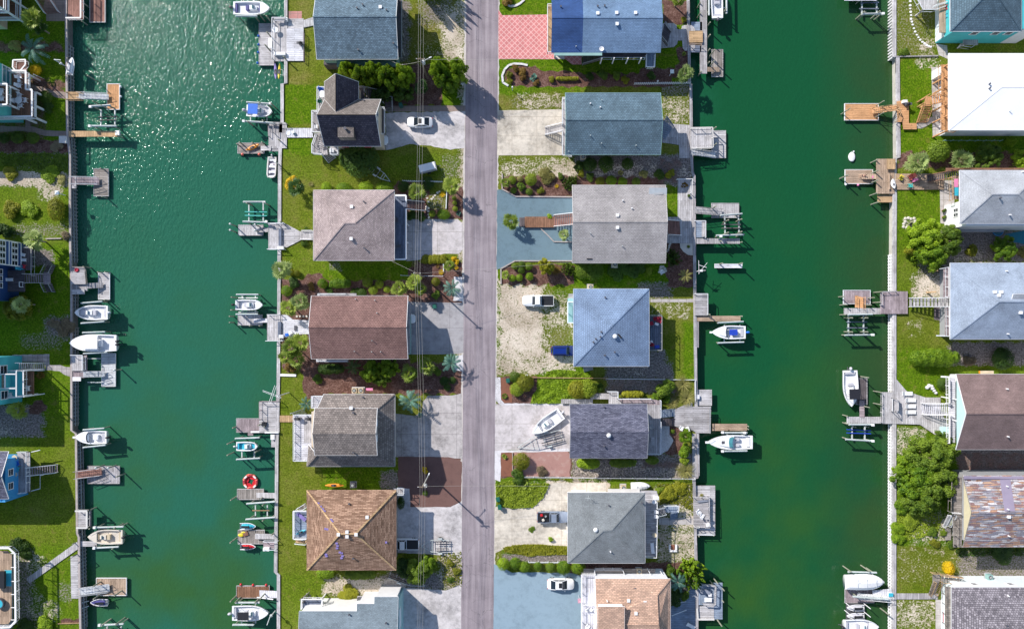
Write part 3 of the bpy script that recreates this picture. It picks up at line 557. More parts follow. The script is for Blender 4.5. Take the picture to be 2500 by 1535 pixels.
def vents(t,faces,lst):
    for v in lst:
        x,y,k=v[0],v[1],v[2];p=on_roof(faces,x,y);mb=MB()
        if k=='b':mb.box((p.x-.22,p.y-.22,p.z-.15),(p.x+.22,p.y+.22,p.z+.28));mb.box((p.x-.28,p.y-.28,p.z+.282),(p.x+.28,p.y+.28,p.z+.33));mb.build('roof_vent','white',t)
        elif k=='p':mb.tube((p.x,p.y,p.z-.2),(p.x,p.y,p.z+.5),.07);mb.build('vent_pipe','galv',t)
        elif k=='w':mb.tube((p.x,p.y,p.z-.2),(p.x,p.y,p.z+.45),.12);mb.build('vent_pipe','white',t)
        elif k=='k':mb.tube((p.x,p.y,p.z-.2),(p.x,p.y,p.z+.35),.11);mb.tube((p.x,p.y,p.z+.352),(p.x,p.y,p.z+.42),.17,10);mb.build('vent_pipe','metal_dark',t)
        elif k=='d':mb.lathe((p.x,p.y,p.z),[(.34,-.2),(.34,.18),(.42,.2),(.40,.36),(.28,.48),(.05,.53)],14);mb.build('vent_cap','white',t,True)
def deck(t,x0,y0,x1,y1,z,mat,th=.16,name='deck',z0=None):
    a=P(x0,y0,z);b=P(x1,y1,z)
    o=MB().box((a.x,b.y,z-th if z0 is None else z0),(b.x,a.y,z)).build(name,mat,t);return o
def deckp(t,pts,z,mat,th=.16,name='deck'):
    return MB().prism([tuple(P(x,y,z))[:2]for x,y in pts],z-th,z).build(name,mat,t)
def rail(t,pts,z,mat='rail_white',h=1.0,name='railing',wt=.10,bal=True,closed=False,fill=None):
    """pts: photo pixels at the height of the rail top"""
    w3=[P(x,y,z+h)for x,y in pts];mb=MB();n=len(w3)
    for i in range(n if closed else n-1):
        a,b=w3[i],w3[(i+1)%n];d=(b-a);L_=d.length
        if L_<.05:continue
        mb.bar(a+Vector((0,0,.03*(i%2))),b+Vector((0,0,.03*(i%2))),wt,.06)
        mb.bar(a-Vector((0,0,h-.12)),b-Vector((0,0,h-.12)),.05,.06)
        k=max(1,round(L_/1.8))
        for j in range(k+1):
            q=a+d*(j/k);mb.box((q.x-.05,q.y-.05,z-.1),(q.x+.05,q.y+.05,z+h-.035))
        if bal:
            k=max(1,int(L_/.28))
            for j in range(1,k):
                q=a+d*(j/k);mb.box((q.x-.02,q.y-.02,z+.1),(q.x+.02,q.y+.02,z+h-.03))
    return mb.build(name,mat,t)
def posts(t,pts,z0,z1,mat='white',r=.09,name='post'):
    for x,y in pts:
        p=P(x,y,z1);MB().box((p.x-r,p.y-r,z0),(p.x+r,p.y+r,z1-.17)).build(name,mat,t)
def stairs(t,a,za,b,zb,wpx,mat,rmat='rail_white',name='stairs',rails=True):
    """a, b: photo pixels of the centre line at the top (za) and foot (zb)"""
    A,B=P(*a,za),P(*b,zb);n=max(2,int(abs(za-zb)/.19));w_=wpx*M;d=B-A;dh=Vector((d.x,d.y,0));L_=dh.length
    u=dh.normalized()if L_>0 else Vector((1,0,0));s=Vector((-u.y,u.x,0));rz=math.atan2(u.y,u.x);mb=MB()
    for i in range(n):
        c=A+d*((i+.5)/n);mb.obox((c.x,c.y,c.z),(L_/n*.8,w_-.1,.05),rz)
    o=mb.build(name,mat,t);
    for k in (-1,1):MB().bar(A+s*k*w_/2+Vector((0,0,-.12)),B+s*k*w_/2+Vector((0,0,-.12+.1)),.06,.26).build('stringer',mat,o)
    if rails:
        for k in (-1,1):
            r=MB();a_,b_=A+s*k*(w_/2+.05)+Vector((0,0,.92)),B+s*k*(w_/2+.05)+Vector((0,0,.92));r.bar(a_,b_,.08,.08)
            for j in range(n+1):
                q=a_+(b_-a_)*(j/n);r.bar(q-Vector((0,0,.92)),q,.04 if 0<j<n else .09)
            r.build('stair_railing',rmat,t)
    return o
def acunit(x,y,label,z=0.0,stand=True,mat='tan_plastic'):
    t=thing('air_conditioner',label,'air conditioner',x,y,z,'air conditioning units beside the houses');p=wl(t);zz=z
    MB().box((p.x-.45,p.y-.45,zz+.02),(p.x+.45,p.y+.45,zz+.85)).build('casing',mat,t)
    MB().lathe((p.x,p.y,zz+.851),[(.36,0),(.36,.03),(.30,.04),(.30,.0)],18).build('fan_ring','metal_dark',t)
    f=MB()
    for k in range(5):f.obox((p.x+.14*math.cos(k*1.2566),p.y+.14*math.sin(k*1.2566),zz+.90),(.26,.1,.015),k*1.2566)
    f.build('fan_blade','galv',t)
    if stand:MB().box((p.x-.6,p.y-.6,zz-.12 if z>.2 else zz),(p.x+.6,p.y+.6,zz+.018)).build('platform','deck_pale_x',t)
    return t
# ---------------------------------------------------------------- docks, lifts
def pilings(t,pts,z1=1.2,z0=-3.0,r=.13,mat='pile',cap=False,tops=None):
    for i,q in enumerate(pts):
        zt=q[2]if len(q)>2 else z1;p=P(q[0],q[1],0)         # px of the pile at ground level
        o=MB().tube((p.x,p.y,z0),(p.x,p.y,zt),r,10,r*.92).build('piling',mat,t)
        if cap:MB().lathe((p.x,p.y,zt),[(r*1.5,-.05),(r*1.45,.05),(.02,.28)],12).build('piling_cap','pile_cap',o)
def dock(label,x,y,cat='dock',name='dock'):return thing(name,label,cat,x,y,0,'private docks along the canals')
def floatd(t,x0,y0,x1,y1,mat,z=-1.05,edge='white',name='float',eb=True):
    a=P(x0,y0,z);b=P(x1,y1,z)
    o=MB().box((a.x,b.y,z-.18),(b.x,a.y,z)).build(name,mat,t)
    MB().box((a.x+.15,b.y+.15,z-.75),(b.x-.15,a.y-.15,z-.19)).build('pontoon','black',o)
    if eb:
        e=MB()
        for q in ((a.x-.09,b.y-.09,a.x,a.y+.09),(b.x,b.y-.09,b.x+.09,a.y+.09),(a.x,b.y-.09,b.x,b.y),(a.x,a.y,b.x,a.y+.09)):e.box((q[0],q[1],z-.2),(q[2],q[3],z+.05))
        e.build('edge_board',edge,o)
    return o
def ramp_(t,a,za,b,zb,wpx,mat,rails=True,rmat='aluminium',name='gangway'):
    A,B=P(*a,za),P(*b,zb);w_=wpx*M;mb=MB().bar(A,B,w_,.08,off=.06);o=mb.build(name,mat,t)
    if rails:
        u=(B-A);u.z=0;u.normalize();s=Vector((-u.y,u.x,0));r=MB()
        for k in (-1,1):
            a_,b_=A+s*k*(w_/2-.03),B+s*k*(w_/2-.03);Z=Vector((0,0,.95));r.bar(a_+Z,b_+Z,.07);r.bar(a_+Z*.5,b_+Z*.5,.045)
            n=max(2,int((B-A).length/1.2))
            for j in range(n+1):q=a_+(b_-a_)*(j/n);r.bar(q+Vector((0,0,.1)),q+Z,.05)
        r.build('railing',rmat,o)
    return o
def cleat_buoys(t,pts,mat,z=-1.0,r=.22):
    for x,y in pts:
        p=P(x,y,z);MB().lathe(p,[(.02,-r),(r*.75,-r*.65),(r,0),(r*.75,r*.65),(.02,r)],12).build('fender',mat,t,True)
def lift(label,beams,cross,bunks=(),pil=(),x=None,y=None,bunkmat='deck_dark_x',zb=.9,mat='galv',motors=()):
    """beams: (x0,y0,x1,y1) top rails; cross: (x0,y0,x1,y1) cradle beams near the water; bunks"""
    bx=beams[0];t=thing('boat_lift',label,'boat lift',x or (bx[0]+bx[2])/2,y or bx[1],0,'boat lifts over the canals')
    for x0,y0,x1,y1 in beams:
        a,b=P(x0,y0,zb),P(x1,y1,zb);d=(b-a).normalized()
        o=MB().bar(a,b,.30,.26).build('top_beam',mat,t)
        MB().bar(a+Vector((0,0,.2)),b+Vector((0,0,.2)),.06,.1).build('drive_shaft','galv',o)
        for f in (.12,.88):
            q=a+(b-a)*f;MB().tube((q.x,q.y,-3),(q.x,q.y,zb-.15),.12,8).build('piling','pile',t)
    for x0,y0 in motors:
        q=P(x0,y0,zb+.3);MB().obox((q.x,q.y,q.z),(.45,.4,.35)).build('motor_box','white',t)
    for x0,y0,x1,y1 in cross:
        a,b=P(x0,y0,-.8),P(x1,y1,-.8);MB().bar(a,b,.2,.25).build('cradle_beam',mat,t)
        c=MB()
        for q in (a,b):c.bar(q,(q.x,q.y,zb-.1),.03)
        c.build('lift_cable','galv',t)
    for x0,y0,x1,y1 in bunks:MB().bar(P(x0,y0,-.55),P(x1,y1,-.55),.16,.22).build('bunk',bunkmat,t)
    if pil:pilings(t,pil,1.6)
    return t
# ---------------------------------------------------------------- boats
def wdt(s,B,blunt=2.2,st=.92):                # half width along the hull, s 0 = stern, 1 = bow
    return B/2*(st+(1-st)*min(1,s/.35))*(1 if s<.45 else max(0,1-((s-.45)/.55)**blunt)**.8)
def hull_mesh(L_,B,Hh,blunt,n=16,close=.012):
    mb=MB();rows=[]
    for i in range(n+1):
        s=i/n;w_=max(close*B,wdt(s,B,blunt));x=(s-.5)*L_;sh=.10*Hh*(s**2);k=-Hh+(.55*Hh*max(0,s-.72)/.28)
        rows.append([(x,-w_,sh),(x,-w_*.93,-.45*Hh+sh),(x,-w_*.6,-.85*Hh*(1 if s<.75 else 1-(s-.75)*1.6)),(x,0,k),(x,w_*.6,-.85*Hh*(1 if s<.75 else 1-(s-.75)*1.6)),(x,w_*.93,-.45*Hh+sh),(x,w_,sh)])
    vs=[p for r in rows for p in r];m=7
    fs=[(i*m+j,(i+1)*m+j,(i+1)*m+j+1,i*m+j+1)for i in range(n)for j in range(m-1)]+[tuple(range(m))]
    return mb.add(vs,fs)
def inner(L_,B,blunt,s0,s1,inset,z0,z1,Hh,n=12,deckto=1.0):
    """gunwale strip plus sunken floor between stations s0 and s1; foredeck from s1 to the bow"""
    g=MB();f=MB();N_=20;out=[];inn=[]
    for i in range(N_+1):
        s=i/N_;w_=max(.012*B,wdt(s,B,blunt));sh=.10*Hh*s*s+.03
        out.append(((s-.5)*L_,w_,sh));
    ss_=[s0+(s1-s0)*i/n for i in range(n+1)]
    ins=[((s-.5)*L_,max(.1,wdt(s,B,blunt)-inset*(1 if s<.9*s1 else 1)),.10*Hh*s*s+.03)for s in ss_]
    # port / starboard gunwale strips
    for sg in (1,-1):
        vs=[];
        for i,s in enumerate(ss_):
            w_=max(.012*B,wdt(s,B,blunt));z=.10*Hh*s*s+.03;x=(s-.5)*L_
            vs+=[(x,sg*w_,z),(x,sg*ins[i][1],z),(x,sg*ins[i][1],z0)]
        fs=[(3*i,3*i+3,3*i+4,3*i+1)for i in range(n)]+[(3*i+1,3*i+4,3*i+5,3*i+2)for i in range(n)]
        g.add(vs,fs)
    def slab(a,b,k=8):                        # closed deck from station a to b
        vs=[]
        for i in range(k+1):
            s=a+(b-a)*i/k;w_=max(.012*B,wdt(s,B,blunt));vs+=[((s-.5)*L_,w_,.10*Hh*s*s+.03),((s-.5)*L_,0,.10*Hh*s*s+.07),((s-.5)*L_,-w_,.10*Hh*s*s+.03)]
        g.add(vs,[(3*i,3*i+1,3*i+4,3*i+3)for i in range(k)]+[(3*i+1,3*i+2,3*i+5,3*i+4)for i in range(k)])
    slab(s1,1.0);slab(0,s0,3)
    for s,sgn in ((s0,1),(s1,-1)):
        i=0 if s==s0 else -1;x,w_,z=ins[i];g.add([(x,-w_,z),(x,w_,z),(x,w_,z0),(x,-w_,z0)],[(0,1,2,3)])
    vs=[(x,sg*w_,z0)for x,w_,z in ins for sg in (1,-1)];f.add(vs,[(2*i,2*i+1,2*i+3,2*i+2)for i in range(n)])
    return g,f
def outboard(t,x,y,z,mat='black',sc_=1.0,tilt=0):
    o=bl_(MB().lathe((x-.25*sc_,y,z),[(.05,.1),(.2*sc_,.16),(.24*sc_,.4),(.2*sc_,.62*sc_),(.04,.7*sc_)],12,1.35,.85),'outboard_motor',mat,t,True)
    m=MB().obox((x-.16*sc_,y,z-.35),(.14,.12,.9));m.obox((x-.25*sc_,y,z-.85),(.5*sc_,.1,.12));bl_(m,'drive_leg','metal_dark',o);return o
def boat(label,x,y,L_,B,ang,kind='console',z=-.2,hull='hull_white',dk='deck_white',motor='black',nm=1,blunt=2.2,cat='boat',top=None,seat='seat_grey',name='motor_boat',Hh=.75,group='boats on lifts and docks'):
    """x, y: photo pixel of the middle; L_, B in photo pixels; ang: bow direction, degrees, 0 = right, 90 = up"""
    zt=z+Hh;L_*=M;B*=M
    t=thing(name,label,cat,x,y,0,group,R(ang));p=P(x,y,zt);t.location=(p.x,p.y,zt)
    bl_(hull_mesh(L_,B,Hh+.25,blunt),'hull',hull,t,True)
    if kind=='covered':
        vs=[];N_=14
        for i in range(N_+1):
            s=i/N_;w_=max(.012*B,wdt(s,B,blunt))*1.02;h=.35+.35*math.sin(math.pi*min(1,s*1.1))*(1 if s<.8 else .6);xx=(s-.5)*L_
            if i in (0,N_):h=.06
            vs+=[(xx,-w_,.02),(xx,-w_*.6,h*.75),(xx,0,h),(xx,w_*.6,h*.75),(xx,w_,.02)]
        c=bl_(MB().add(vs,[(5*i+j,5*i+5+j,5*i+6+j,5*i+1+j)for i in range(N_)for j in range(4)]),'boat_cover','white',t)
        s_=MB()
        for f in (-.22,.02,.25):s_.obox((f*L_,0,.70),(.05,B*.5,.03))
        s_.bar((-.2*L_,0,.72),(.02*L_,B*.2,.62),.04);bl_(s_,'cover_strap','galv',c)
    else:
        cz=-.42;s1={'console':.74,'offshore':.40,'cruiser':.42,'skiff':.97,'bow':.88,'cuddy':.60}.get(kind,.74)
        g,f=inner(L_,B,blunt,.05,s1,.22 if B>1.6 else .1,cz,0,Hh)
        bl_(g,'gunwale',hull,t);bl_(f,'deck_floor',dk,t)
        if kind in ('console','bow'):
            c=bl_(MB().obox((0.02*L_,0,-.05),(.85,.8,.75)).obox((.08*L_+.2,0,-.14),(.5,.7,.55)),'console',hull,t)
            bl_(MB().obox((.02*L_+.28,0,.45),(.08,.72,.34),0,0,-.5),'windshield','glass_teal',c)
            bl_(MB().obox((-.11*L_,0,-.08),(.5,.9,.6)),'helm_seat',seat,t)
            bl_(MB().obox((-.43*L_,0,-.2),(.45,B*.62,.4)),'stern_seat',seat,t)
            bl_(MB().obox((.27*L_,0,-.25),(.9,B*.38,.3)),'bow_seat',seat,t)
            r=MB()
            for sg in (1,-1):
                pts=[((s-.5)*L_,sg*(wdt(s,B,blunt)-.07),.32)for s in (.55,.65,.75,.85,.93)]
                for a,b in zip(pts,pts[1:]):r.bar(a,b,.035)
                for a in pts[::2]:r.bar((a[0],a[1],.05),a,.03)
            bl_(r,'bow_rail','aluminium',t)
        if kind=='offshore':
            bl_(MB().obox((-.16*L_,0,-.08),(.6,1.3,.6)),'helm_seat','white',t);bl_(MB().obox((.2*L_,0,.17),(.7,.7,.06)),'hatch','seat_grey',t)
        if kind=='cruiser':
            bl_(MB().add([(.02*L_,-B*.36,.06),(.30*L_,-B*.2,.10),(.34*L_,0,.12),(.30*L_,B*.2,.10),(.02*L_,B*.36,.06),(.0*L_,-B*.34,.42),(.2*L_,-B*.17,.30),(.24*L_,0,.30),(.2*L_,B*.17,.30),(.0*L_,B*.34,.42)],[(5,6,7,8,9),(0,1,6,5),(1,2,7,6),(2,3,8,7),(3,4,9,8),(4,0,5,9)]),'cabin',hull,t)
            bl_(MB().add([(-.05*L_,-B*.38,.1),(.035*L_,-B*.33,.40),(.05*L_,0,.40),(.035*L_,B*.33,.40),(-.05*L_,B*.38,.1),(-.08*L_,-B*.36,.72),(-.03*L_,-B*.28,.80),(-.015*L_,0,.82),(-.03*L_,B*.28,.80),(-.08*L_,B*.36,.72)],[(0,1,6,5),(1,2,7,6),(2,3,8,7),(3,4,9,8)]),'windshield','glass_teal',t)
            bl_(MB().obox((.17*L_,0,.325),(.6,.55,.04)),'hatch','metal_dark',t)
            bl_(MB().obox((.52*L_,0,.12),(.09*L_,.4,.1)),'bow_pulpit',hull,t)
            bl_(MB().obox((-.16*L_,-B*.2,-.1),(.6,.55,.6)).obox((-.16*L_,B*.2,-.1),(.6,.55,.6)),'helm_seat','seat_grey',t);bl_(MB().obox((-.40*L_,0,-.2),(.6,B*.6,.4)),'stern_seat','white',t)
            r=MB()
            for sg in (1,-1):
                pts=[((s-.5)*L_,sg*(wdt(s,B,blunt)-.05),.5)for s in (.5,.6,.7,.8,.9,.97)]
                for a,b in zip(pts,pts[1:]):r.bar(a,b,.04)
                for a in pts:r.bar((a[0],a[1],.05),a,.03)
            bl_(r,'bow_rail','aluminium',t)
        if kind=='cuddy':
            bl_(MB().add([(.06*L_,-B*.36,.06),(.3*L_,-B*.22,.1),(.36*L_,0,.1),(.3*L_,B*.22,.1),(.06*L_,B*.36,.06),(.09*L_,-B*.3,.3),(.25*L_,-B*.15,.25),(.3*L_,0,.25),(.25*L_,B*.15,.25),(.09*L_,B*.3,.3)],[(5,6,7,8,9),(0,1,6,5),(1,2,7,6),(2,3,8,7),(3,4,9,8),(4,0,5,9)]),'cabin',hull,t)
            w_=MB()
            for i in range(8):
                a0,a1=-1.2+2.4*i/8,-1.2+2.4*(i+1)/8;w_.bar((.02*L_+.5*math.cos(a0),B*.36*math.sin(a0)/.93,.3),(.02*L_+.5*math.cos(a1),B*.36*math.sin(a1)/.93,.3),.06,.4)
            bl_(w_,'windshield','glass',t)
            bl_(MB().obox((-.16*L_,0,-.08),(.9,.9,.55)),'console','glass_teal' if top else hull,t);bl_(MB().obox((-.4*L_,0,-.2),(.5,B*.6,.4)),'stern_seat',seat,t)
            bl_(MB().obox((.53*L_,0,.1),(.08*L_,.35,.1)),'bow_pulpit',hull,t)
        if kind=='skiff':
            for i,f in enumerate((-.36,-.05,.2,.42)):bl_(MB().obox((f*L_,0,-.12),(.4,2*wdt(f+.5,B,blunt)-.05,.06)),'bench_seat','deck_white',t)
        if top:
            tx,tl,tw,tz,tm=top
            c=MB().obox((tx*L_,0,tz),(tl,tw,.07));bl_(c,'canopy',tm,t);fr=MB()
            for a in (-1,1):
                for b_ in (-1,1):fr.bar((tx*L_+a*tl*.42,b_*tw*.42,-.35),(tx*L_+a*tl*.45,b_*tw*.45,tz-.04),.05)
            bl_(fr,'canopy_frame','aluminium',t)
    for i in range(nm):outboard(t,-.5*L_-.05,(i-(nm-1)/2)*.62,-.15,motor,1.15 if B>2 else .8)
    return t
def jetski(label,x,y,ang,c1='aqua',c2='hull_white',z=-1.0,L_=38,B=15,name='jet_ski',seat='black'):
    L_*=M;B*=M
    t=thing(name,label,'jet ski',x,y,0,'jet skis moored at the docks',R(ang));p=P(x,y,z+.4);t.location=(p.x,p.y,z+.4)
    bl_(hull_mesh(L_,B,.55,1.9),'hull',c2,t,True)
    v=[];N_=8
    for i in range(N_+1):
        s=.12+.84*i/N_;w_=wdt(s,B,1.9)*.72;h=.05+.32*math.sin(math.pi*min(1,s));v+=[((s-.5)*L_,-w_,.03),((s-.5)*L_,-w_*.5,h),((s-.5)*L_,w_*.5,h),((s-.5)*L_,w_,.03)]
    bl_(MB().add(v,[(4*i+j,4*i+4+j,4*i+5+j,4*i+1+j)for i in range(N_)for j in range(3)]),'top_cowling',c1,t)
    r=[]
    for i in range(7):
        s=i/6;r.append(((s-.5)*L_,max(.02,wdt(s,B,1.9)),.0+.04))
    g=MB()
    for sg in (1,-1):
        for a,b in zip(r,r[1:]):g.bar((a[0],sg*a[1],a[2]),(b[0],sg*b[1],b[2]),.12,.06)
    bl_(g,'rub_rail',c2,t)
    bl_(MB().obox((-.12*L_,0,.42),(L_*.42,.34,.22)),'seat',seat,t)
    bl_(MB().obox((.13*L_,0,.62),(.1,.7,.06)).obox((.13*L_,0,.48),(.12,.12,.3)),'handlebar','black',t)
    return t
def kayak(label,x,y,ang,mat,L_=44,B=10,z=0.0,name='kayak',cat='kayak',cock='black'):
    L_*=M;B*=M
    t=thing(name,label,cat,x,y,0,'kayaks and paddle boards' if cat=='kayak' else None,R(ang));p=P(x,y,z+.3);t.location=(p.x,p.y,z+.3)
    mb=MB();n=14;k=8
    vs=[]
    for i in range(n+1):
        s=i/n;w_=max(.02,B/2*math.sin(math.pi*s)**.6);
        for j in range(k):a=2*math.pi*j/k;vs.append(((s-.5)*L_,w_*math.cos(a),.16*math.sin(a)*(1 if math.sin(a)<0 else .8)+.12*abs(2*s-1)**2))
    mb.add(vs,[(i*k+j,i*k+(j+1)%k,(i+1)*k+(j+1)%k,(i+1)*k+j)for i in range(n)for j in range(k)])
    bl_(mb,'hull',mat,t,True)
    bl_(MB().lathe((-.04*L_,0,.135),[(.34,0),(.36,.04),(.30,.045),(.28,-.02)],14,1.5,.62),'cockpit_rim',cock,t)
    bl_(MB().obox((-.04*L_-.1,0,.15),(.4,.32,.05)),'seat','metal_dark',t);return t
# ---------------------------------------------------------------- vehicles
def car(label,x,y,ang,kind='sedan',paint='white_gloss',L_=61,B=25,bed='black',name=None,top=None):
    L_*=M;B*=M
    t=thing(name or {'sedan':'parked_car','suv':'parked_car','pickup':'pickup_truck'}[kind],label,{'sedan':'car','suv':'car','pickup':'pickup truck'}[kind],x,y,0,'vehicles parked in the driveways',R(ang))
    p=P(x,y,.9);t.location=(p.x,p.y,0);hb=.95 if kind!='pickup' else 1.05
    def ring(z,f=1.0,fx=1.0):
        pts=[]
        for i in range(28):
            a=2*math.pi*i/28;cx,cy=math.cos(a),math.sin(a);e=.38
            pts.append((math.copysign(abs(cx)**e,cx)*L_/2*fx,math.copysign(abs(cy)**e,cy)*B/2*f,z))
        return pts
    def loft(rs,cap=True):
        n=len(rs[0]);vs=[q for r in rs for q in r];fs=[(k*n+i,k*n+(i+1)%n,(k+1)*n+(i+1)%n,(k+1)*n+i)for k in range(len(rs)-1)for i in range(n)]
        if cap:fs+=[tuple(range(n))[::-1],tuple(range((len(rs)-1)*n,len(rs)*n))]
        return MB().add(vs,fs)
    bl_(loft([ring(.28,.94,.97),ring(.5,1,1),ring(.75,1,1),ring(hb-.06,.95,.98),ring(hb,.90,.965)]),'body',paint,t,True)
    if kind=='pickup':cab=(-.09*L_,.19*L_);roof=(-.06*L_,.10*L_)
    elif kind=='suv':cab=(-.47*L_,.22*L_);roof=(-.42*L_,.10*L_)
    else:cab=(-.37*L_,.24*L_);roof=(-.20*L_,.05*L_)
    hz=hb+.5 if kind=='sedan' else hb+.75;wb,wr=B*.44,B*.36
    a,b=cab;c,d=roof
    lo=[(a,-wb*.92,hb-.02),(b,-wb*.9,hb-.02),(b,wb*.9,hb-.02),(a,wb*.92,hb-.02)];hi=[(c,-wr,hz),(d,-wr,hz),(d,wr,hz),(c,wr,hz)]
    g=bl_(MB().add(lo+hi,[(0,1,5,4),(2,3,7,6)]),'side_window','glass',t)
    bl_(MB().add([lo[1],lo[2],hi[2],hi[1]],[(0,1,2,3)]),'windshield','glass',t)
    bl_(MB().add([lo[3],lo[0],hi[0],hi[3]],[(0,1,2,3)]),'rear_window','glass',t)
    rf=MB().add([(c+.02,-wr,hz),(d,-wr,hz),(d,wr,hz),(c+.02,wr,hz),(c+.12,-wr*.88,hz+.05),(d-.12,-wr*.88,hz+.05),(d-.12,wr*.88,hz+.05),(c+.12,wr*.88,hz+.05)],[(4,5,6,7),(0,1,5,4),(1,2,6,5),(2,3,7,6),(3,0,4,7)])
    for sg in (-1,1):
        rf.bar((a,sg*wb*.92,hb),(c,sg*wr,hz),.08);rf.bar((b,sg*wb*.9,hb),(d,sg*wr,hz),.08);rf.bar(((a+b)/2,sg*wb*.92,hb),((c+d)/2,sg*wr,hz),.05)
    o=bl_(rf,'roof',top or paint,t)
    if kind=='sedan':bl_(MB().obox((d-.35,0,hz+.055),(.6,.95,.02)),'sunroof','black',o)
    for sx in (-.31,.31):
        for sg in (-1,1):
            w_=bl_(MB().tube((sx*L_,sg*B*.40,.33),(sx*L_,sg*B*.50,.33),.33,16),'wheel','rubber',t);bl_(MB().tube((sx*L_,sg*B*.501,.33),(sx*L_,sg*B*.512,.33),.19,10),'rim','aluminium',w_)
    for sg in (-1,1):
        bl_(MB().obox((.475*L_,sg*B*.33,.72),(.14,.32,.12)),'headlight','glass',t);bl_(MB().obox((-.485*L_,sg*B*.36,.75),(.08,.28,.14)),'tail_light','red',t)
        bl_(MB().obox((.15*L_,sg*B*.53,hb+.03),(.12,.2,.14)),'side_mirror',paint,t)
    if kind=='pickup':
        x0,x1=-.475*L_,-.11*L_
        bd=MB();bd.box((x0,-B*.42,hb+.005),(x1,B*.42,hb+.03));bl_(bd,'truck_bed',bed,t)
        r=MB()
        for q in ((x0,-B*.47,x1,-B*.42),(x0,B*.42,x1,B*.47),(x0-.06,-B*.42,x0,B*.42)):r.box((q[0],q[1],hb-.05),(q[2],q[3],hb+.1))
        bl_(r,'bed_rail',paint,t)
    if kind=='suv':
        r=MB()
        for sg in (-1,1):r.bar((c+.3,sg*wr*.85,hz+.12),(d-.2,sg*wr*.85,hz+.12),.05)
        bl_(r,'roof_rack','black',t)
    return t
def trailer(label,x,y,ang,L_=70,B=24,mat='galv',z=.0,bunks=2):
    L_*=M;B*=M
    t=thing('boat_trailer',label,'boat trailer',x,y,0,'empty boat trailers',R(ang));p=P(x,y,.5);t.location=(p.x,p.y,0)
    f=MB();zf=.5;a=.12*L_
    for sg in (-1,1):f.bar((-.5*L_,sg*B*.4,zf),(a,sg*B*.4,zf),.09);f.bar((a,sg*B*.4,zf),(.5*L_,0,zf),.09)
    for q in (-.48,-.3,-.1,.1):f.bar((q*L_,-B*.38,zf+.01),(q*L_,B*.38,zf+.01),.08)
    f.bar((.2*L_,-B*.26,zf+.01),(.2*L_,B*.26,zf+.01),.07);bl_(f,'frame',mat,t)
    for i in range(bunks):
        for sg in (-1,1):bl_(MB().bar((-.49*L_,sg*B*(.16+.14*i),zf+.22),(-.02*L_,sg*B*(.16+.14*i),zf+.22),.1,.14),'bunk','black',t)
    for sg in (-1,1):
        w_=bl_(MB().tube((-.18*L_,sg*B*.45,.3),(-.18*L_,sg*B*.55,.3),.3,14),'wheel','rubber',t);bl_(MB().obox((-.18*L_,sg*B*.5,.66),(.85,.26,.05)),'fender',mat,t)
    bl_(MB().tube((.44*L_,0,0),(.44*L_,0,zf+.15),.04),'jack_stand','galv',t);bl_(MB().obox((.5*L_+.05,0,zf),(.2,.12,.1)),'hitch','metal_dark',t);return t
# ---------------------------------------------------------------- furniture
def chair(label,x,y,z,ang,mat='white',group='deck chairs',kind='adirondack',s=1.0):
    t=thing('deck_chair',label,'chair',x,y,z,group,R(ang));q=lambda a,b:bl_(a,b,mat,t)
    if kind=='lounger':
        q(MB().obox((.25*s,0,.33),(1.3*s,.62*s,.08)),'seat');q(MB().obox((-.62*s,0,.52),(.75*s,.62*s,.07),0,0,.55),'backrest')
        for a in (-.6,.75):
            for b in (-.27,.27):q(MB().obox((a*s,b*s,.145),(.06,.06,.29)),'leg')
    else:
        q(MB().obox((.05*s,0,.36),(.56*s,.56*s,.06),0,0,.12),'seat');q(MB().obox((-.36*s,0,.68),(.09,.58*s,.8),0,0,-.35),'backrest')
        for b in (-.34,.34):
            q(MB().obox((.02*s,b*s,.58),(.7*s,.13,.05)),'armrest');q(MB().obox((.3*s,b*s,.275),(.08,.07,.55)),'leg');q(MB().obox((-.3*s,b*s,.275),(.08,.07,.55)),'leg')
    return t
def rtable(label,x,y,z,r=.5,mat='white',h=.72,sq=None):
    t=thing('patio_table',label,'table',x,y,z,'tables on decks and docks');
    if sq:bl_(MB().obox((0,0,h),(sq[0],sq[1],.06)),'table_top',mat,t)
    else:bl_(MB().lathe((0,0,h-.03),[(r*.96,0),(r,.03),(r*.97,.06)],20),'table_top',mat,t)
    for i in range(4):
        a=math.pi/4+i*math.pi/2;rr_=r*.6 if not sq else min(sq)*.55;bl_(MB().tube((rr_*math.cos(a),rr_*math.sin(a),.0),(rr_*.8*math.cos(a),rr_*.8*math.sin(a),h-.032),.03),'leg',mat,t)
    return t
def cbox(name,label,cat,x,y,z,sx,sy,sz,mat,rz=0,lid=None,group=None,handle=True):
    t=thing(name,label,cat,x,y,z,group,R(rz));
    m=MB().obox((0,0,sz/2),(sx,sy,sz));bl_(m,'body',mat,t)
    bl_(MB().obox((0,0,sz+.03),(sx+.06,sy+.06,.058)).obox((0,0,sz+.075),(sx*.7,sy*.7,.03)),'lid',lid or mat,t)
    if handle:bl_(MB().obox((0,-sy/2-.05,sz-.1),(sx*.5,.06,.06)),'handle','metal_dark',t)
    return t
def bin_(label,x,y,z=0,rz=0,mat='green_bin'):
    t=cbox('wheelie_bin',label,'bin',x,y,z,.62,.72,.98,mat,rz,group='wheeled rubbish bins')
    for sg in (-1,1):bl_(MB().tube((sg*.24,.38,.13),(sg*.33,.38,.13),.13,10),'wheel','rubber',t)
    return t
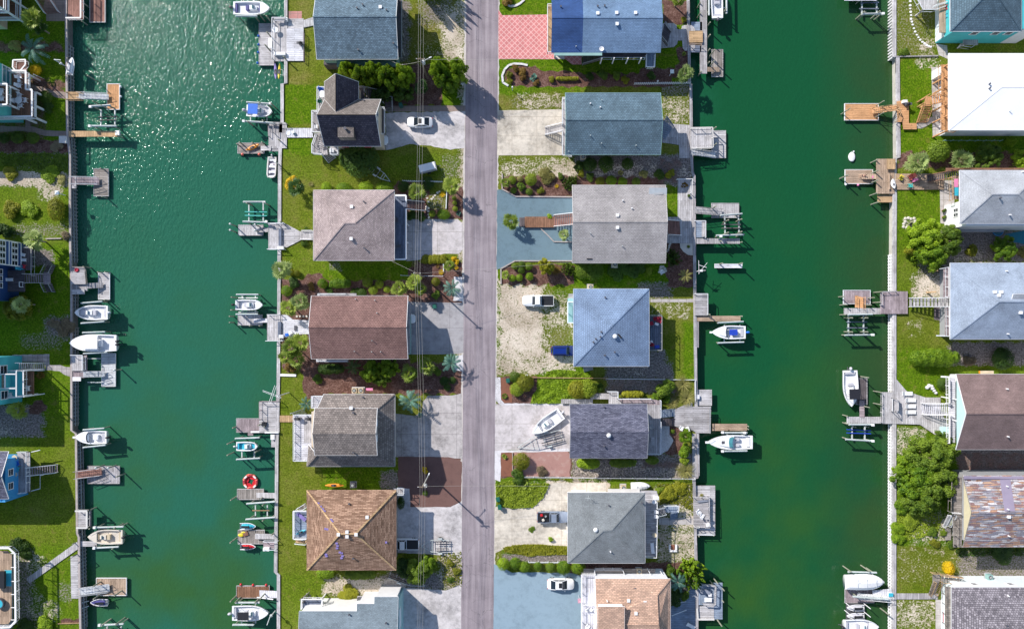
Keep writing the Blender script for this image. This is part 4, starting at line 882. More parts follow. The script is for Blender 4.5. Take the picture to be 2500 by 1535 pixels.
def grill(label,x,y,z,rz=0):
    t=thing('barbecue_grill',label,'grill',x,y,z,'barbecue grills',R(rz));bl_(MB().obox((0,0,.45),(.6,.5,.7)),'cabinet','metal_dark',t)
    bl_(MB().lathe((0,0,.81),[(.3,0),(.28,.15),(.15,.26),(.02,.28)],12,1.1,.9),'hood','black',t,True);bl_(MB().obox((.5,0,.78),(.36,.45,.04)).obox((-.5,0,.78),(.36,.45,.04)),'side_shelf','metal_dark',t);return t
# ---------------------------------------------------------------- plants
def quads(name,C,Nn,s,asp=1.0,flat=.0):
    """leaf-sized quads at centres C with normals Nn"""
    n=len(C);a=rng.normal(size=(n,3));u=np.cross(Nn,a);u/=np.linalg.norm(u,axis=1)[:,None]+1e-9;v=np.cross(Nn,u)
    s=(np.full(n,s)if np.isscalar(s)else s)*rng.uniform(.7,1.35,n);u=u*(s*asp/2)[:,None];v=v*(s/2)[:,None]
    return np.stack([C-u*.3-v,C+u-v*.1,C+u*.3+v,C-u+v*.1],1).reshape(-1,3)
def np_mesh(name,V,mat):
    me=bpy.data.meshes.new(name);n=len(V);me.vertices.add(n);me.vertices.foreach_set('co',V.astype(np.float32).ravel())
    me.loops.add(n);me.loops.foreach_set('vertex_index',np.arange(n,dtype=np.int32));me.polygons.add(n//4);me.polygons.foreach_set('loop_start',np.arange(0,n,4,dtype=np.int32))
    me.update(calc_edges=True);me.materials.append(MAT[mat]);return me
def unit(n):
    d=rng.normal(size=(n,3));return d/np.linalg.norm(d,axis=1)[:,None]
def crown(lobes,n,s,up=.25,jit_=.5,core=.55):
    """lobes: (cx,cy,cz,rx,ry,rz)"""
    Lb=np.array(lobes);wt=Lb[:,3]*Lb[:,4]+Lb[:,3]*Lb[:,5];wt=wt/wt.sum();k=rng.choice(len(Lb),n,p=wt);d=unit(n)
    d[:,2]=np.where((d[:,2]<-.1)&(rng.random(n)<.6),-d[:,2],d[:,2])
    r=np.where(rng.random(n)<.72,rng.uniform(.86,1.08,n),rng.uniform(core,.9,n));c=Lb[k,:3]+d*Lb[k,3:6]*r[:,None]
    nn=d+unit(n)*jit_;nn[:,2]+=up;nn/=np.linalg.norm(nn,axis=1)[:,None]
    c[:,2]=np.maximum(c[:,2],.03);return quads('c',c,nn,s)
def lumps(R_,H_,k,r0,z0=.35,squash=1.0,seed=0):
    rs=np.random.default_rng(seed);out=[]
    for i in range(k):
        a=rs.uniform(0,6.283);q=math.sqrt(rs.random())*(R_-r0*.75);r=r0*rs.uniform(.7,1.25)
        z=H_*(z0+(1-z0)*(1-(q/R_)**2)*rs.uniform(.55,1.0))-r*.55;e=rs.uniform(-.12,.12);out.append((q*math.cos(a),q*math.sin(a)*squash,max(r*.5,z+e),r,r*rs.uniform(.75,1.2),r*.85))
    return out
MESH={}
def mk(key,V,mat):MESH[key]=np_mesh('crown',V,mat)
def sticks(pairs):
    mb=MB()
    for a,b,r in pairs:mb.tube(a,b,r,6,r*.6)
    me=bpy.data.meshes.new('trunk');me.from_pydata([tuple(v)for v in mb.v],[],mb.f);me.materials.append(MAT['trunk']);return me
# unit prototypes: radius 1, height ~1 for shrubs; scaled per plant
for i in range(3):
    mk(f'ball{i}',crown([(0,0,.62,.95,.95,.6)]+lumps(1.0,1.0,5,.35,.6,seed=i),2600,.10,.3,.45,.8),'leaf_bright')
    mk(f'bush{i}',crown(lumps(1,1,9,.42,.4,seed=10+i),2600,.13,.3,.7,.5),'leaf_green')
    mk(f'tree{i}',np.concatenate([crown(lumps(1,1.05,44,.19,.35,seed=20+i),9500,.058,.45,.8,.35),crown(lumps(.75,.6,8,.35,.4,seed=30+i),900,.10,.2,.8)]),'leaf_green')
def feather(seed,n=40):                        # trees whose foliage grows in pointed upright tufts
    rs=np.random.default_rng(seed);out=[]
    for i in range(n):
        a=rs.uniform(0,6.28);q=math.sqrt(rs.random())*.85;bx,by=q*math.cos(a),q*math.sin(a);zt=(1-q*q*.5)*rs.uniform(.7,1.15);ln=rs.uniform(.35,.6);m=120
        f=rs.random(m)**.8;w_=.14*(1-f)**.7*rs.uniform(.8,1.3);ang=rs.uniform(0,6.28,m);lean=.4
        c=np.stack([bx+(bx*lean)*f+w_*np.cos(ang),by+(by*lean)*f+w_*np.sin(ang),zt-ln+ln*f],1)
        nn=np.stack([np.cos(ang),np.sin(ang),np.full(m,.5)],1)+unit(m)*.6;nn/=np.linalg.norm(nn,axis=1)[:,None];out.append(quads('f',c,nn,.075))
    out.append(crown(lumps(.8,.5,12,.3,.4,seed=seed),900,.1));return np.concatenate(out)
for i in range(2):mk(f'feather{i}',feather(50+i),'leaf_bright')
def fan_palm(seed,nf=20,nl=6,droop=.35,ln=.58):
    rs=np.random.default_rng(seed);V=[]
    for i in range(nf):
        t_=(i+.5)/nf;az=i*2.399+rs.uniform(-.2,.2);el=math.radians(80-88*t_**.7);pl=.44*rs.uniform(.35,1.25)
        d=np.array([math.cos(az)*math.cos(el),math.sin(az)*math.cos(el),math.sin(el)]);s_=np.array([-math.sin(az),math.cos(az),0]);u=np.cross(d,s_)*-1
        e=d*pl;V+=[np.zeros(3)-s_*.012,np.zeros(3)+s_*.012,e+s_*.01,e-s_*.01]
        for j in range(nl):
            b=math.radians(-62+124*(j+.5)/nl)+rs.uniform(-.04,.04);l_=ln*(1-.25*abs(b)/1.75)*rs.uniform(.88,1.08);dd=d*math.cos(b)+s_*math.sin(b);sw=np.cross(dd,u);m=e+dd*l_*.55;w_=.075
            tip=e+dd*l_-np.array([0,0,droop*l_*.55]);m=m-np.array([0,0,droop*l_*.12]);V+=[e,m-sw*w_,tip,m+sw*w_]
    return np.array(V)
def pinnate(seed,nf=15,nl=12,L_=1.1,w0=.17):
    rs=np.random.default_rng(seed);V=[]
    for i in range(nf):
        t_=(i+.5)/nf;az=i*2.399+rs.uniform(-.25,.25);el=math.radians(75-75*t_);d=np.array([math.cos(az),math.sin(az),0]);s_=np.array([-math.sin(az),math.cos(az),0]);pts=[];p=np.zeros(3);a=el;st=L_*rs.uniform(.85,1.1)/nl
        for k in range(nl+1):pts.append(p.copy());p=p+(d*math.cos(a)+np.array([0,0,math.sin(a)]))*st;a-=.10+.012*k
        for k in range(nl):
            V+=[pts[k]-s_*.012,pts[k]+s_*.012,pts[k+1]+s_*.01,pts[k+1]-s_*.01]
            if k<2:continue
            f=(pts[k+1]-pts[k])/np.linalg.norm(pts[k+1]-pts[k])
            for sg in (-1,1):
                l_=w0*math.sin(math.pi*(k+1)/(nl+2))**.6;tip=pts[k]+(s_*sg*.8+f*.6)*l_-np.array([0,0,l_*.25]);V+=[pts[k],pts[k]+f*.075,tip+f*.03,tip]
    return np.array(V)
for i in range(2):
    mk(f'fan{i}',fan_palm(60+i),'palm_green');mk(f'pin{i}',pinnate(70+i),'leaf_blue');mk(f'fanpale{i}',fan_palm(64+i,22,7,.25,.62),'palm_pale');mk(f'yucca{i}',fan_palm(80+i,16,9,.1,.5)*1.0,'palm_green')
def tuft(seed,n=330):
    rs=np.random.default_rng(seed);V=[]
    for i in range(n):
        az=rs.uniform(0,6.28);el=rs.uniform(.25,1.45);l_=rs.uniform(.6,1.05);d=np.array([math.cos(az),math.sin(az),0]);s_=np.array([-math.sin(az),math.cos(az),0])*.014;b=d*rs.uniform(0,.12)
        m=b+d*l_*.5*math.cos(el)+np.array([0,0,l_*.6*math.sin(el)]);tp=b+d*l_+np.array([0,0,l_*.45*math.sin(el)]);V+=[b-s_,m-s_,tp,m+s_]
    return np.array(V)
for i in range(2):mk(f'tuft{i}',tuft(90+i),'leaf_tan')
TR={'shrub':sticks([((0,0,0),(0,0,.35),.05),((0,0,.1),(.35,.1,.5),.03),((0,0,.1),(-.3,.2,.5),.03),((0,0,.1),(0,-.35,.5),.03)]),
      'tree':sticks([((0,0,0),(.02,.02,.5),.055),((.02,.02,.3),(.4,.2,.7),.03),((0,0,.3),(-.35,.25,.7),.03),((0,0,.3),(.1,-.42,.66),.03),((0,0,.4),(-.3,-.3,.72),.03),((0,0,.4),(0,0,.85),.03)])}
pm=MB()
for k in range(10):pm.tube((0,0,k*.1),(0,0,(k+1)*.1),1.0 if k%2 else .9,9,.92 if k%2 else 1.0)
me=bpy.data.meshes.new('trunk');me.from_pydata([tuple(v)for v in pm.v],[],pm.f);me.materials.append(MAT['palm_trunk']);TR['palm']=me
VAR={}
def matmesh(key,mat):
    k=(key,mat)
    if k not in VAR:
        m=MESH[key].copy()if MESH[key].materials[0].name!=mat else MESH[key]
        if m is not MESH[key]:m.materials[0]=MAT[mat]
        VAR[k]=m
    return VAR[k]
KIND={'ball':('clipped_shrub','shrub','leaf_bright','round clipped shrubs in the garden beds'),'bush':('shrub','shrub','leaf_green','loose shrubs around the houses'),'tree':('leafy_tree','tree','leaf_green','trees between the houses'),
        'feather':('feathery_tree','tree','leaf_bright','trees between the houses'),'fan':('fan_palm','palm tree','palm_green','palm trees in the gardens'),'fanpale':('fan_palm','palm tree','palm_pale','palm trees in the gardens'),
        'pin':('feather_palm','palm tree','leaf_blue','palm trees in the gardens'),'yucca':('yucca_plant','plant','palm_green','spiky yucca plants'),'tuft':('grass_clump','plant','leaf_tan','clumps of tall grass'),
        'hedge':('hedge','hedge','leaf_bright','clipped hedges')}
cnt={}
def longhedge(x,y,r,ry,h,label,mat):
    nm,cat,dm,grp=KIND['hedge'];p=P(x,y,h*.6);a,b=r*M,ry*M;t=bpy.data.objects.new(nm,None);COL.objects.link(t);t.location=(p.x,p.y,0);tag(t,label,cat,grp)
    n=max(3,int(a/b*2.2));lb=[]
    for i in range(n):
        u=-1+2*(i+.5)/n;k=(1-abs(u)**4*.35)*random.uniform(.88,1.08);lb.append((u*(a-b*.6),random.uniform(-.08,.08)*b,h*.5,b*.85*k,b*.95*k,h*.52*k))
        lb.append((u*(a-b*.6)+random.uniform(-.3,.3)*b,random.uniform(-.45,.45)*b,h*.72,b*.4,b*.4,h*.25))
    o=bpy.data.objects.new('crown',np_mesh('crown',crown(lb,int(1400*a),.19,.35,.5,.75),mat or dm));COL.objects.link(o);o.parent=t
    q=bpy.data.objects.new('trunk',TR['shrub']);COL.objects.link(q);q.parent=t;q.scale=(a,b,h)
def plant(kind,x,y,r,h,label,mat=None,ry=None,rz=None):
    """x, y, r in photo pixels; h in metres"""
    nm,cat,dm,grp=KIND[kind];mat=mat or dm;n=cnt.get(kind,0);cnt[kind]=n+1;r=r*M;ry=r if ry is None else ry*M
    base='ball' if kind=='hedge' else kind;nv=len([k for k in MESH if k[:-1]==base]);key=f'{base}{n % nv}'
    palm=kind in ('fan','fanpale','pin');zc=h*(1 if palm else .6)
    p=P(x,y,zc);t=bpy.data.objects.new(nm,None);COL.objects.link(t);t.location=(p.x,p.y,0);tag(t,label,cat,grp)
    a=random.uniform(0,6.28)if rz is None else R(rz)
    c=bpy.data.objects.new('crown',matmesh(key,mat));COL.objects.link(c);c.parent=t
    if palm:
        c.location=(0,0,h);c.scale=(r,r,r);c.rotation_euler=(0,0,a)
        q=bpy.data.objects.new('trunk',TR['palm']);COL.objects.link(q);q.parent=t;q.scale=(.15,.15,h+.1)
    elif kind in ('yucca','tuft'):
        c.scale=(r,r,max(r*.8,h));c.rotation_euler=(0,0,a);c.location=(0,0,.03)
    else:
        if kind=='hedge':a=0 if rz is None else a
        c.scale=(r,ry,h);c.rotation_euler=(0,0,a if abs(r-ry)<1e-6 or kind=='hedge' or rz is not None else 0)
        q=bpy.data.objects.new('trunk',TR['tree' if kind in ('tree','feather')else 'shrub']);COL.objects.link(q);q.parent=t;q.scale=(r,ry,h)
    return t
def groundcover(name,pts,n,h,s,mat,label,kind='stuff',cat=None):
    """low mass of leaves over a polygon (photo pixels)"""
    xs=[p[0]for p in pts];ys=[p[1]for p in pts];C=[]
    while len(C)<n:
        x=random.uniform(min(xs),max(xs));y=random.uniform(min(ys),max(ys));ins=False
        for i in range(len(pts)):
            a,b=pts[i],pts[(i+1)%len(pts)]
            if (a[1]>y)!=(b[1]>y)and x<(b[0]-a[0])*(y-a[1])/(b[1]-a[1])+a[0]:ins=not ins
        if ins:p=P(x,y,0);hh=h*(.55+.45*math.sin(p.x*2.1+1.5*math.sin(p.y*1.7))*math.sin(p.y*2.3));C.append((p.x,p.y,max(.05,random.uniform(.4,1)*hh)))
    C=np.array(C);nn=unit(n)*.8;nn[:,2]=np.abs(nn[:,2])+.5;nn/=np.linalg.norm(nn,axis=1)[:,None]
    me=np_mesh(name,quads('g',C,nn,s),mat);o=bpy.data.objects.new(name,me);COL.objects.link(o);o['kind']=kind
    if label:o['label']=label
    if cat:o['category']=cat
    return o
# ---------------------------------------------------------------- houses of the middle strip, west side of the road
def house(label,x,y,name='beach_house'):return thing(name,label,'house',x,y,0,'stilt houses along the canals')
t=house('long house with slate-blue gable roof at the top edge, beside the red paved square',870,60)
fs,bb,ax=gable(773,-33,972,145,6,8.3,ridge=41.5);roof_mesh(fs,'roof_slate',t);W=walls(t,bb,6,'wall_palegreen',zr=8.3,ax=ax)
auto_windows(t,W,6,'sew');vents(t,fs,[(929,19,'b'),(886,13,'k'),(872,21,'k'),(944,26,'k'),(875,123,'k'),(961,107,'k')])
deck(t,968,-20,980,140,3,'deck_dark_y');rail(t,[(980,-20),(980,142)],3,'wall_grey');posts(t,[(979,25),(980,75),(981,120)],0,3,'deck_pale_x')
MB().box((P(790,0,2.4).x,P(0,158,2.4).y,0),(P(830,0,2.4).x,P(0,148,2.4).y,2.3)).build('storage_room','deck_dark_x',t)
a=P(822,0,3.2);MB().box((a.x,P(0,163,3.2).y,3.0),(P(970,0,3.2).x,P(0,146,3.2).y,3.15)).build('lean_to_roof','wall_palegreen',t)

t=house('dark grey cross-gabled house with a square shingled chimney',860,290)
ze,zr=7,11.8
X0,Y0,X1,Y1=rect3(792,243,930,357,ze);ym=P(0,280.5,zr).y;V=lambda x,y,z:Vector((x,y,z))
main=[[V(X0,Y0,ze),V(X1,Y0,ze),V(X1,ym,zr),V(X0,ym,zr)],[V(X0,ym,zr),V(X1,ym,zr),V(X1,Y1,ze),V(X0,Y1,ze)]]
wx0,wx1=P(792,0,ze).x,P(875,0,ze).x;wxm=(wx0+wx1)/2;wyt=P(0,200,ze).y;zw_=11.0;yj=ym+(zr-zw_)*(Y1-ym)/(zr-ze)
wing=[[V(wx0,Y1,ze),V(wxm,yj,zw_),V(wxm,wyt,zw_),V(wx0,wyt,ze)],[V(wxm,yj,zw_),V(wx1,Y1,ze),V(wx1,wyt,ze),V(wxm,wyt,zw_)]]
r_=roof_mesh([main[0]],'roof_charcoal_shaded',t);
xj=wx1
m1=[[V(X0,ym,zr),V(X1,ym,zr),V(X1,Y1,ze),V(wx1,Y1,ze),V(wxm,yj,zw_),V(X0,Y1,ze)]]
roof_mesh(m1,'roof_charcoal_lit',t);roof_mesh([wing[0]],'roof_charcoal_lit',t);roof_mesh([wing[1]],'roof_charcoal_shaded',t)  # slopes facing the sun take the painted lit tone, the others the shaded
MB().box((X0+.5,Y0+1.1,0),(X1-.5,Y1-.4,ze-.12)).build('wall','wall_cream',t);MB().box((wx0+.4,Y1-.401,0),(wx1-.4,wyt-.4,ze-.12)).build('wall','wall_cream',t)
g=MB()
for xx in (X0+.52,X1-.52):MB().add([(xx,Y0+.3,ze-.2),(xx,Y1-.3,ze-.2),(xx,ym,zr-.35)],[(0,1,2)]).build('gable_end','wall_cream',t)
g.add([(wx0+.2,wyt-.42,ze-.2),(wx1-.2,wyt-.42,ze-.2),(wxm,wyt-.42,zw_-.3)],[(0,1,2)]);g.build('gable_end','wall_cream',t)
window(t,(X1-.5,(Y0+Y1)/2-.6,8.0),'e',1.8,1.5,'glass');window(t,(X1-.5,(Y0+Y1)/2+1.2,8.0),'e',1.0,1.5,'glass')
for xx in (843,898):p=P(xx,358,5.2);MB().box((p.x-.6,Y0+.25,5.1),(p.x+.6,Y0+1.12,5.25)).build('awning','red_cloth',t)
c=on_roof(main,846,318,10);ch=MB();ch.box((c.x-1.35,c.y-1.35,c.z-2.0),(c.x+1.35,c.y+1.35,c.z+.6));ch.add([(c.x-1.4,c.y-1.4,c.z+.602),(c.x+1.4,c.y-1.4,c.z+.602),(c.x+1.4,c.y+1.4,c.z+.602),(c.x-1.4,c.y+1.4,c.z+.602),(c.x,c.y,c.z+.66)],[(0,1,4),(1,2,4),(2,3,4),(3,0,4)]);o=ch.build('chimney','roof_charcoal_lit',t)
MB().tube((c.x,c.y,c.z+.6),(c.x,c.y,c.z+1.1),.2).tube((c.x,c.y,c.z+1.12),(c.x,c.y,c.z+1.2),.28,10).build('flue','metal_dark',o)
deck(t,776,213,800,272,3.2,'deck_pale_y');rail(t,[(793,212),(774,212),(774,270)],3.2);deck(t,761,270,800,322,3.2,'deck_grey_y');rail(t,[(776,270),(761,270),(761,322),(782,322)],3.2)
deckp(t,[(768,325),(795,323),(800,378),(785,378),(763,376),(761,358)],1.6,'deck_grey_y');rail(t,[(770,326),(761,352),(761,374),(786,376)],1.6,'rail_white')
stairs(t,(790,365),1.6,(812,392),0,20,'deck_pale_x');deck(t,806,358,824,378,3.0,'deck_pale_x');rail(t,[(806,360),(806,377),(824,377),(824,360)],3.0)
stairs(t,(790,330),3.1,(782,362),1.65,16,'deck_grey_x',rails=False)
deck(t,922,264,938,326,3.4,'deck_dark_y');rail(t,[(924,262),(938,262),(938,326),(926,326)],3.4)
deck(t,875,212,890,242,3.0,'deck_dark_x');rail(t,[(876,211),(889,211),(889,222)],3.0,'wall_grey');stairs(t,(893,230),3.0,(938,240),.9,26,'deck_dark_y','wall_grey');deck(t,940,236,958,262,.9,'deck_dark_x');rail(t,[(941,236),(957,236),(957,262)],.9,'wall_grey');stairs(t,(949,262),.9,(949,274),0,18,'deck_grey_x',rails=False)
vents(t,main,[(889,246,'k')])

t=house('pinkish-grey hip-roofed house with an L-shaped white-railed porch',862,550)
fs,bb,ax=hip(765,464,963,636,5.8,8.4,(841,545),(866,545));roof_mesh(fs,'roof_pinkgrey',t);W=walls(t,bb,5.8,'wall_white');auto_windows(t,W,6,'new')
vents(t,fs,[(859,505,'b'),(858,583,'b'),(889,493,'k'),(890,606,'k')])
deck(t,955,478,993,632,3,'deck_blue_y');rail(t,[(965,477),(991,477),(991,493)],3,'white',wt=.28);rail(t,[(991,510),(991,633),(963,633)],3,'white',wt=.28)
stairs(t,(993,501),3,(1037,505),.6,20,'deck_dark_y','white');deck(t,731,565,768,585,.5,'deck_pale_y');stairs(t,(764,575),2.6,(738,575),.5,20,'deck_pale_y','white')
for q in (545,590):posts(t,[(992,q)],0,3)

t=house('long red-brown gabled house beside the wide grey driveway',875,800)
fs,bb,ax=gable(760,722,996,876,6.2,8.0);roof_mesh(fs,'roof_red',t);W=walls(t,bb,6.2,'wall_white',zr=8,ax=ax);auto_windows(t,W,6,'nsw')
deck(t,775,716,870,726,3,'deck_grey_x');rail(t,[(776,726),(776,717),(844,717)],3);deck(t,772,872,850,884,3,'deck_grey_x');rail(t,[(773,872),(773,881),(845,881)],3)
deck(t,990,742,1003,862,3,'deck_grey_y');rail(t,[(1002,772),(1002,864),(996,864)],3,'wall_palegreen')
vents(t,fs,[(909,831,'p'),(866,857,'p'),(908,858,'p'),(930,858,'p'),(921,764,'p'),(869,730,'p'),(916,733,'p')])

t=house('taupe two-storey house with an upper gable roof set on a wider hip roof',857,1050)
ze=5.6;X0,Y0,X1,Y1=rect3(749,962,964,1138,ze);V=lambda x,y,z:Vector((x,y,z))
ux0,ux1=P(774,0,7.2).x,P(921,0,7.2).x;uy1,uy0=P(0,998,7.2).y,P(0,1110,7.2).y;zl=7.3;B_=[V(ux0,uy0,zl),V(ux1,uy0,zl),V(ux1,uy1,zl),V(ux0,uy1,zl)];A_=[V(X0,Y0,ze),V(X1,Y0,ze),V(X1,Y1,ze),V(P(790,0,ze).x,Y1,ze)]
low=[[A_[0],A_[1],B_[1],B_[0]],[A_[1],A_[2],B_[2],B_[1]],[A_[2],A_[3],B_[3],B_[2]],[A_[0],B_[0],V(P(752,0,ze+.3).x,P(0,1084,ze).y,ze+.05)]]
roof_mesh(low,'roof_taupe',t)
MB().box((X0+.8,Y0+.8,0),(X1-.8,P(0,1005,ze).y,ze-.15)).build('wall','wall_cream',t);MB().box((P(800,0,ze).x,P(0,1005,ze).y+.01,0),(X1-.8,Y1-.8,ze-.16)).build('wall','wall_cream',t)
u0,v0,u1,v1=rect3(768,996,921,1111,9.4);ymu=P(0,1058,10.7).y;up=[[V(u0,v0,9.4),V(u1,v0,9.4),V(u1,ymu,10.7),V(u0,ymu,10.7)],[V(u0,ymu,10.7),V(u1,ymu,10.7),V(u1,v1,9.4),V(u0,v1,9.4)]]
roof_mesh(up,'roof_taupe',t);MB().box((u0+.35,v0+.35,5.5),(u1-.35,v1-.35,9.25)).build('wall','wall_grey',t)
for yy in (1033,1071):p=P(921,yy,8.6);window(t,(u1-.35,p.y,8.4),'e',1.1,1.2,'wall_bright')
vents(t,up,[(858,995+0,'b'),(863,1006,'k'),(863,1103,'k')]);vents(t,low,[(887,969,'k')])
deck(t,718,1014,766,1126,3,'deck_white_x');rail(t,[(765,1126-1),(716,1125),(716,1013),(768,1013)],3);deck(t,761,968,792,996,3,'deck_white_x');rail(t,[(790,967),(760,967),(760,996),(770,996)],3)
stairs(t,(715,1014),2.6,(745,1003),.2,12,'deck_pale_y');deck(t,742,1018,768,1080,3.02,'deck_pale_y',.03,'deck_mat')

t=house('brown wood-shingled pyramid-roofed house above the gravel drive',858,1293)
fs,bb,ax=hip(749,1196,967,1391,5.8,9.0,(830,1302),(868,1302));roof_mesh(fs,'roof_brown',t,trim='roof_brown');W=walls(t,bb,5.8,'wall_tan',(.7,.7,.7,1.3));auto_windows(t,W,6,'new')
hp=MB()
for a,b in (((749,1391,5.8),(830,1302,9.0)),((749,1196,5.8),(830,1302,9.0)),((967,1196,5.8),(868,1302,9.0)),((967,1391,5.8),(868,1302,9.0)),((830,1302,9.0),(868,1302,9.0))):hp.bar(P(*a)+Vector((0,0,.06)),P(*b)+Vector((0,0,.06)),.3,.06)
hp.build('ridge_cap','deck_tan_x',t);vents(t,fs,[(827,1303,'b'),(848,1297,'b'),(848,1308,'b'),(870,1303,'b'),(897,1261,'b'),(853,1228,'k'),(863,1361,'k')])
deck(t,718,1247,752,1314,3,'deck_bluegrey_x');rail(t,[(748,1247),(716,1247),(716,1315),(748,1315)],3,'white',wt=.2);stairs(t,(748,1320),2.8,(722,1318),1.2,10,'deck_tan_y');stairs(t,(748,1232),2.8,(730,1243),1.6,8,'deck_old_y')
mb=MB()
for x,y in ((777,1228),(783,1236),(788,1242),(792,1247),(808,1268),(811,1272),(795,1290),(800,1291),(822,1325),(824,1331),(823,1337),(830,1347),(834,1349),(836,1356),(797,1356),(796,1352),(942,1323),(834,1361)):p=on_roof(fs,x,y);mb.obox((p.x,p.y,p.z+.03),(.45,.35,.06))
mb.build('blue_patch','purple',t)
deck(t,962,1192,984,1208,1.5,'deck_pale_y');rail(t,[(970,1192),(985,1192),(985,1208),(970,1208)],1.5,'rail_white',bal=False)

t=house('pale grey-blue roofed house with a stepped white wall at the bottom edge',850,1530)
ze,zr=6.0,8.0
pr=[(732,1489),(872,1489),(872,1472),(914,1472),(914,1456),(972,1456),(972,1620),(732,1620)]
w3=[P(x,y,ze)for x,y in pr];yr=P(0,1620,ze).y;yt=P(0,1456,ze).y
top=[V(p.x,p.y,ze+(1.8*(yt-p.y)/(yt-yr)))for p in w3];fs=[top];bot=[V(top[-1].x,top[-1].y,top[-1].z),V(top[-2].x,top[-2].y,top[-2].z),V(top[-2].x,yr-9,ze),V(top[-1].x,yr-9,ze)]
roof_mesh([top],'roof_greyblue',t);roof_mesh([bot],'roof_greyblue',t)
wp=[(P(x,y,ze).x,P(0,y,ze).y)for x,y in ((736,1491),(874,1491),(874,1474),(916,1474),(916,1458),(968,1458),(968,1620),(736,1620))]
MB().prism(wp,0,5.7).build('wall','white',t);p0,p1=P(970,1459,5),P(970,1620,5);MB().box((p0.x+.02,p1.y,0),(p0.x+.35,p0.y,5.6)).build('wall','wall_aqua',t)
window(t,(p0.x+.35,P(0,1500,3).y,4.3),'e',3.4,1.4,'wall_bright')
deck(t,737,1463,786,1486,3,'deck_blue_x');rail(t,[(735,1487),(736,1462),(787,1462),(783,1486)],3,'white',wt=.2);stairs(t,(738,1464),3,(757,1448),1,8,'deck_old_y','deck_old_x');vents(t,fs,[(853,1498,'k'),(943,1518,'k')])
posts(t,[(738,1464),(784,1464)],0,3)

# ---------------------------------------------------------------- east side of the road
t=house('long blue-roofed house with darker navy shingles on its left third',1480,60)
ze,zr=6,7.8;X0,Y0,X1,Y1=rect3(1346,-39,1613,129,ze);ym=P(0,44,zr).y;xs=P(1423,0,7).x
sl=lambda a,b:[[V(a,Y0,ze),V(b,Y0,ze),V(b,ym,zr),V(a,ym,zr)],[V(a,ym,zr),V(b,ym,zr),V(b,Y1,ze),V(a,Y1,ze)]]
roof_mesh(sl(X0,xs),'roof_navy',t,trim_on=False);roof_mesh(sl(xs+.001,X1),'roof_blue',t,trim_on=False);fs=sl(X0,X1)
W=walls(t,(X0,Y0,X1,Y1),ze,'wall_grey',zr=zr,ax=('x',ym),inset=(.5,2.6,.5,.5));auto_windows(t,W,6,'swe')
p=P(1353,0,ze);q=P(1470,0,ze);MB().box((p.x,Y0-.5,ze-.2),(q.x,Y0-.02,ze-.02)).build('porch_roof_edge','wall_palegreen',t)
vents(t,fs,[(1459,34,'b'),(1505,33,'b'),(1551,33,'b'),(1506,60,'b'),(1459,17,'k'),(1476,16,'k'),(1369,18,'k'),(1406,115,'p')])
dsh=on_roof(fs,1468,122);MB().lathe((dsh.x,dsh.y,dsh.z+.3),[(.03,0),(.3,.05),(.42,.16),(.40,.17),(.03,.04)],16).build('satellite_dish','white',t)
deck(t,1338,12,1352,126,3,'deck_tan_y');rail(t,[(1352,10),(1337,10),(1337,127),(1352,127)],3,'rail_white')
deck(t,1460,124,1580,141,3,'deck_dark_x');rail(t,[(1467,141),(1575,141)],3,'rail_white',bal=False);posts(t,[(1470,141),(1500,141),(1534,141),(1566,141)],3,5.8,'white')
stairs(t,(1465,137),3,(1422,150),.3,18,'deck_dark_y','wall_grey');deck(t,1578,130,1600,163,3,'deck_bluegrey_y');rail(t,[(1579,132),(1578,164),(1598,164),(1600,132)],3,'white',wt=.16)
stairs(t,(1618,76),2.8,(1633,96),.2,34,'deck_dark_x','wall_grey')
MB().box((P(1352,0,0).x,P(0,142,0).y,0),(P(1356,0,0).x,P(0,138,0).y,2.9)).build('post','white',t)

t=house('grey-teal gabled house above the stained concrete drive',1496,300)
fs,bb,ax=gable(1380,227,1613,378,6,7.8,ridge=293);roof_mesh(fs,'roof_teal',t,trim='wall_palegreen');W=walls(t,bb,6,'wall_grey',(.5,1.5,.7,.7),7.8,ax);auto_windows(t,W,6,'sew')
vents(t,fs,[(1469,246,'p'),(1441,254,'w'),(1465,263,'w'),(1441,332,'p'),(1468,351,'p'),(1552,356,'p'),(1388,371,'p')])
deck(t,1373,239,1386,378,3,'deck_pale_y');rail(t,[(1380,238),(1373,238),(1373,303)],3);rail(t,[(1373,322),(1373,378),(1396,380)],3);stairs(t,(1373,312),3,(1331,322),0,17,'deck_pale_y');stairs(t,(1617,300),2.6,(1634,325),.2,40,'deck_bluegrey_x','wall_grey',rails=False)

t=house('weathered light-grey gabled house at the end of the wooden boardwalk',1510,545)
fs,bb,ax=gable(1397,452,1625,642,6,7.6,ridge=542);roof_mesh(fs,'roof_lightgrey',t,trim='offwhite');W=walls(t,bb,6,'wall_white',zr=7.6,ax=ax);auto_windows(t,W,6,'new')
vents(t,fs,[(1520,490,'w'),(1542,509,'w'),(1507,526,'b'),(1507,556,'b'),(1441,570,'p'),(1519,601,'p')])
p=on_roof(fs,1610,470);MB().obox((p.x-.3,p.y,p.z+.09),(3.2,1.6,.03),0,.12).build('bare_patch','ridge_grey',t);MB().obox((p.x-.2,p.y-.3,p.z+.14),(1.6,.35,.08),.1).build('loose_flashing','wall_grey',t)
p=on_roof(fs,1439,632);MB().obox((p.x,p.y,p.z+.07),(1.0,.14,.12)).build('roof_slot','black',t)
stairs(t,(1399,535),3.0,(1352,540),.8,26,'deck_red_y','white');stairs(t,(1630,556),2.8,(1660,558),.5,34,'deck_red_y','white')

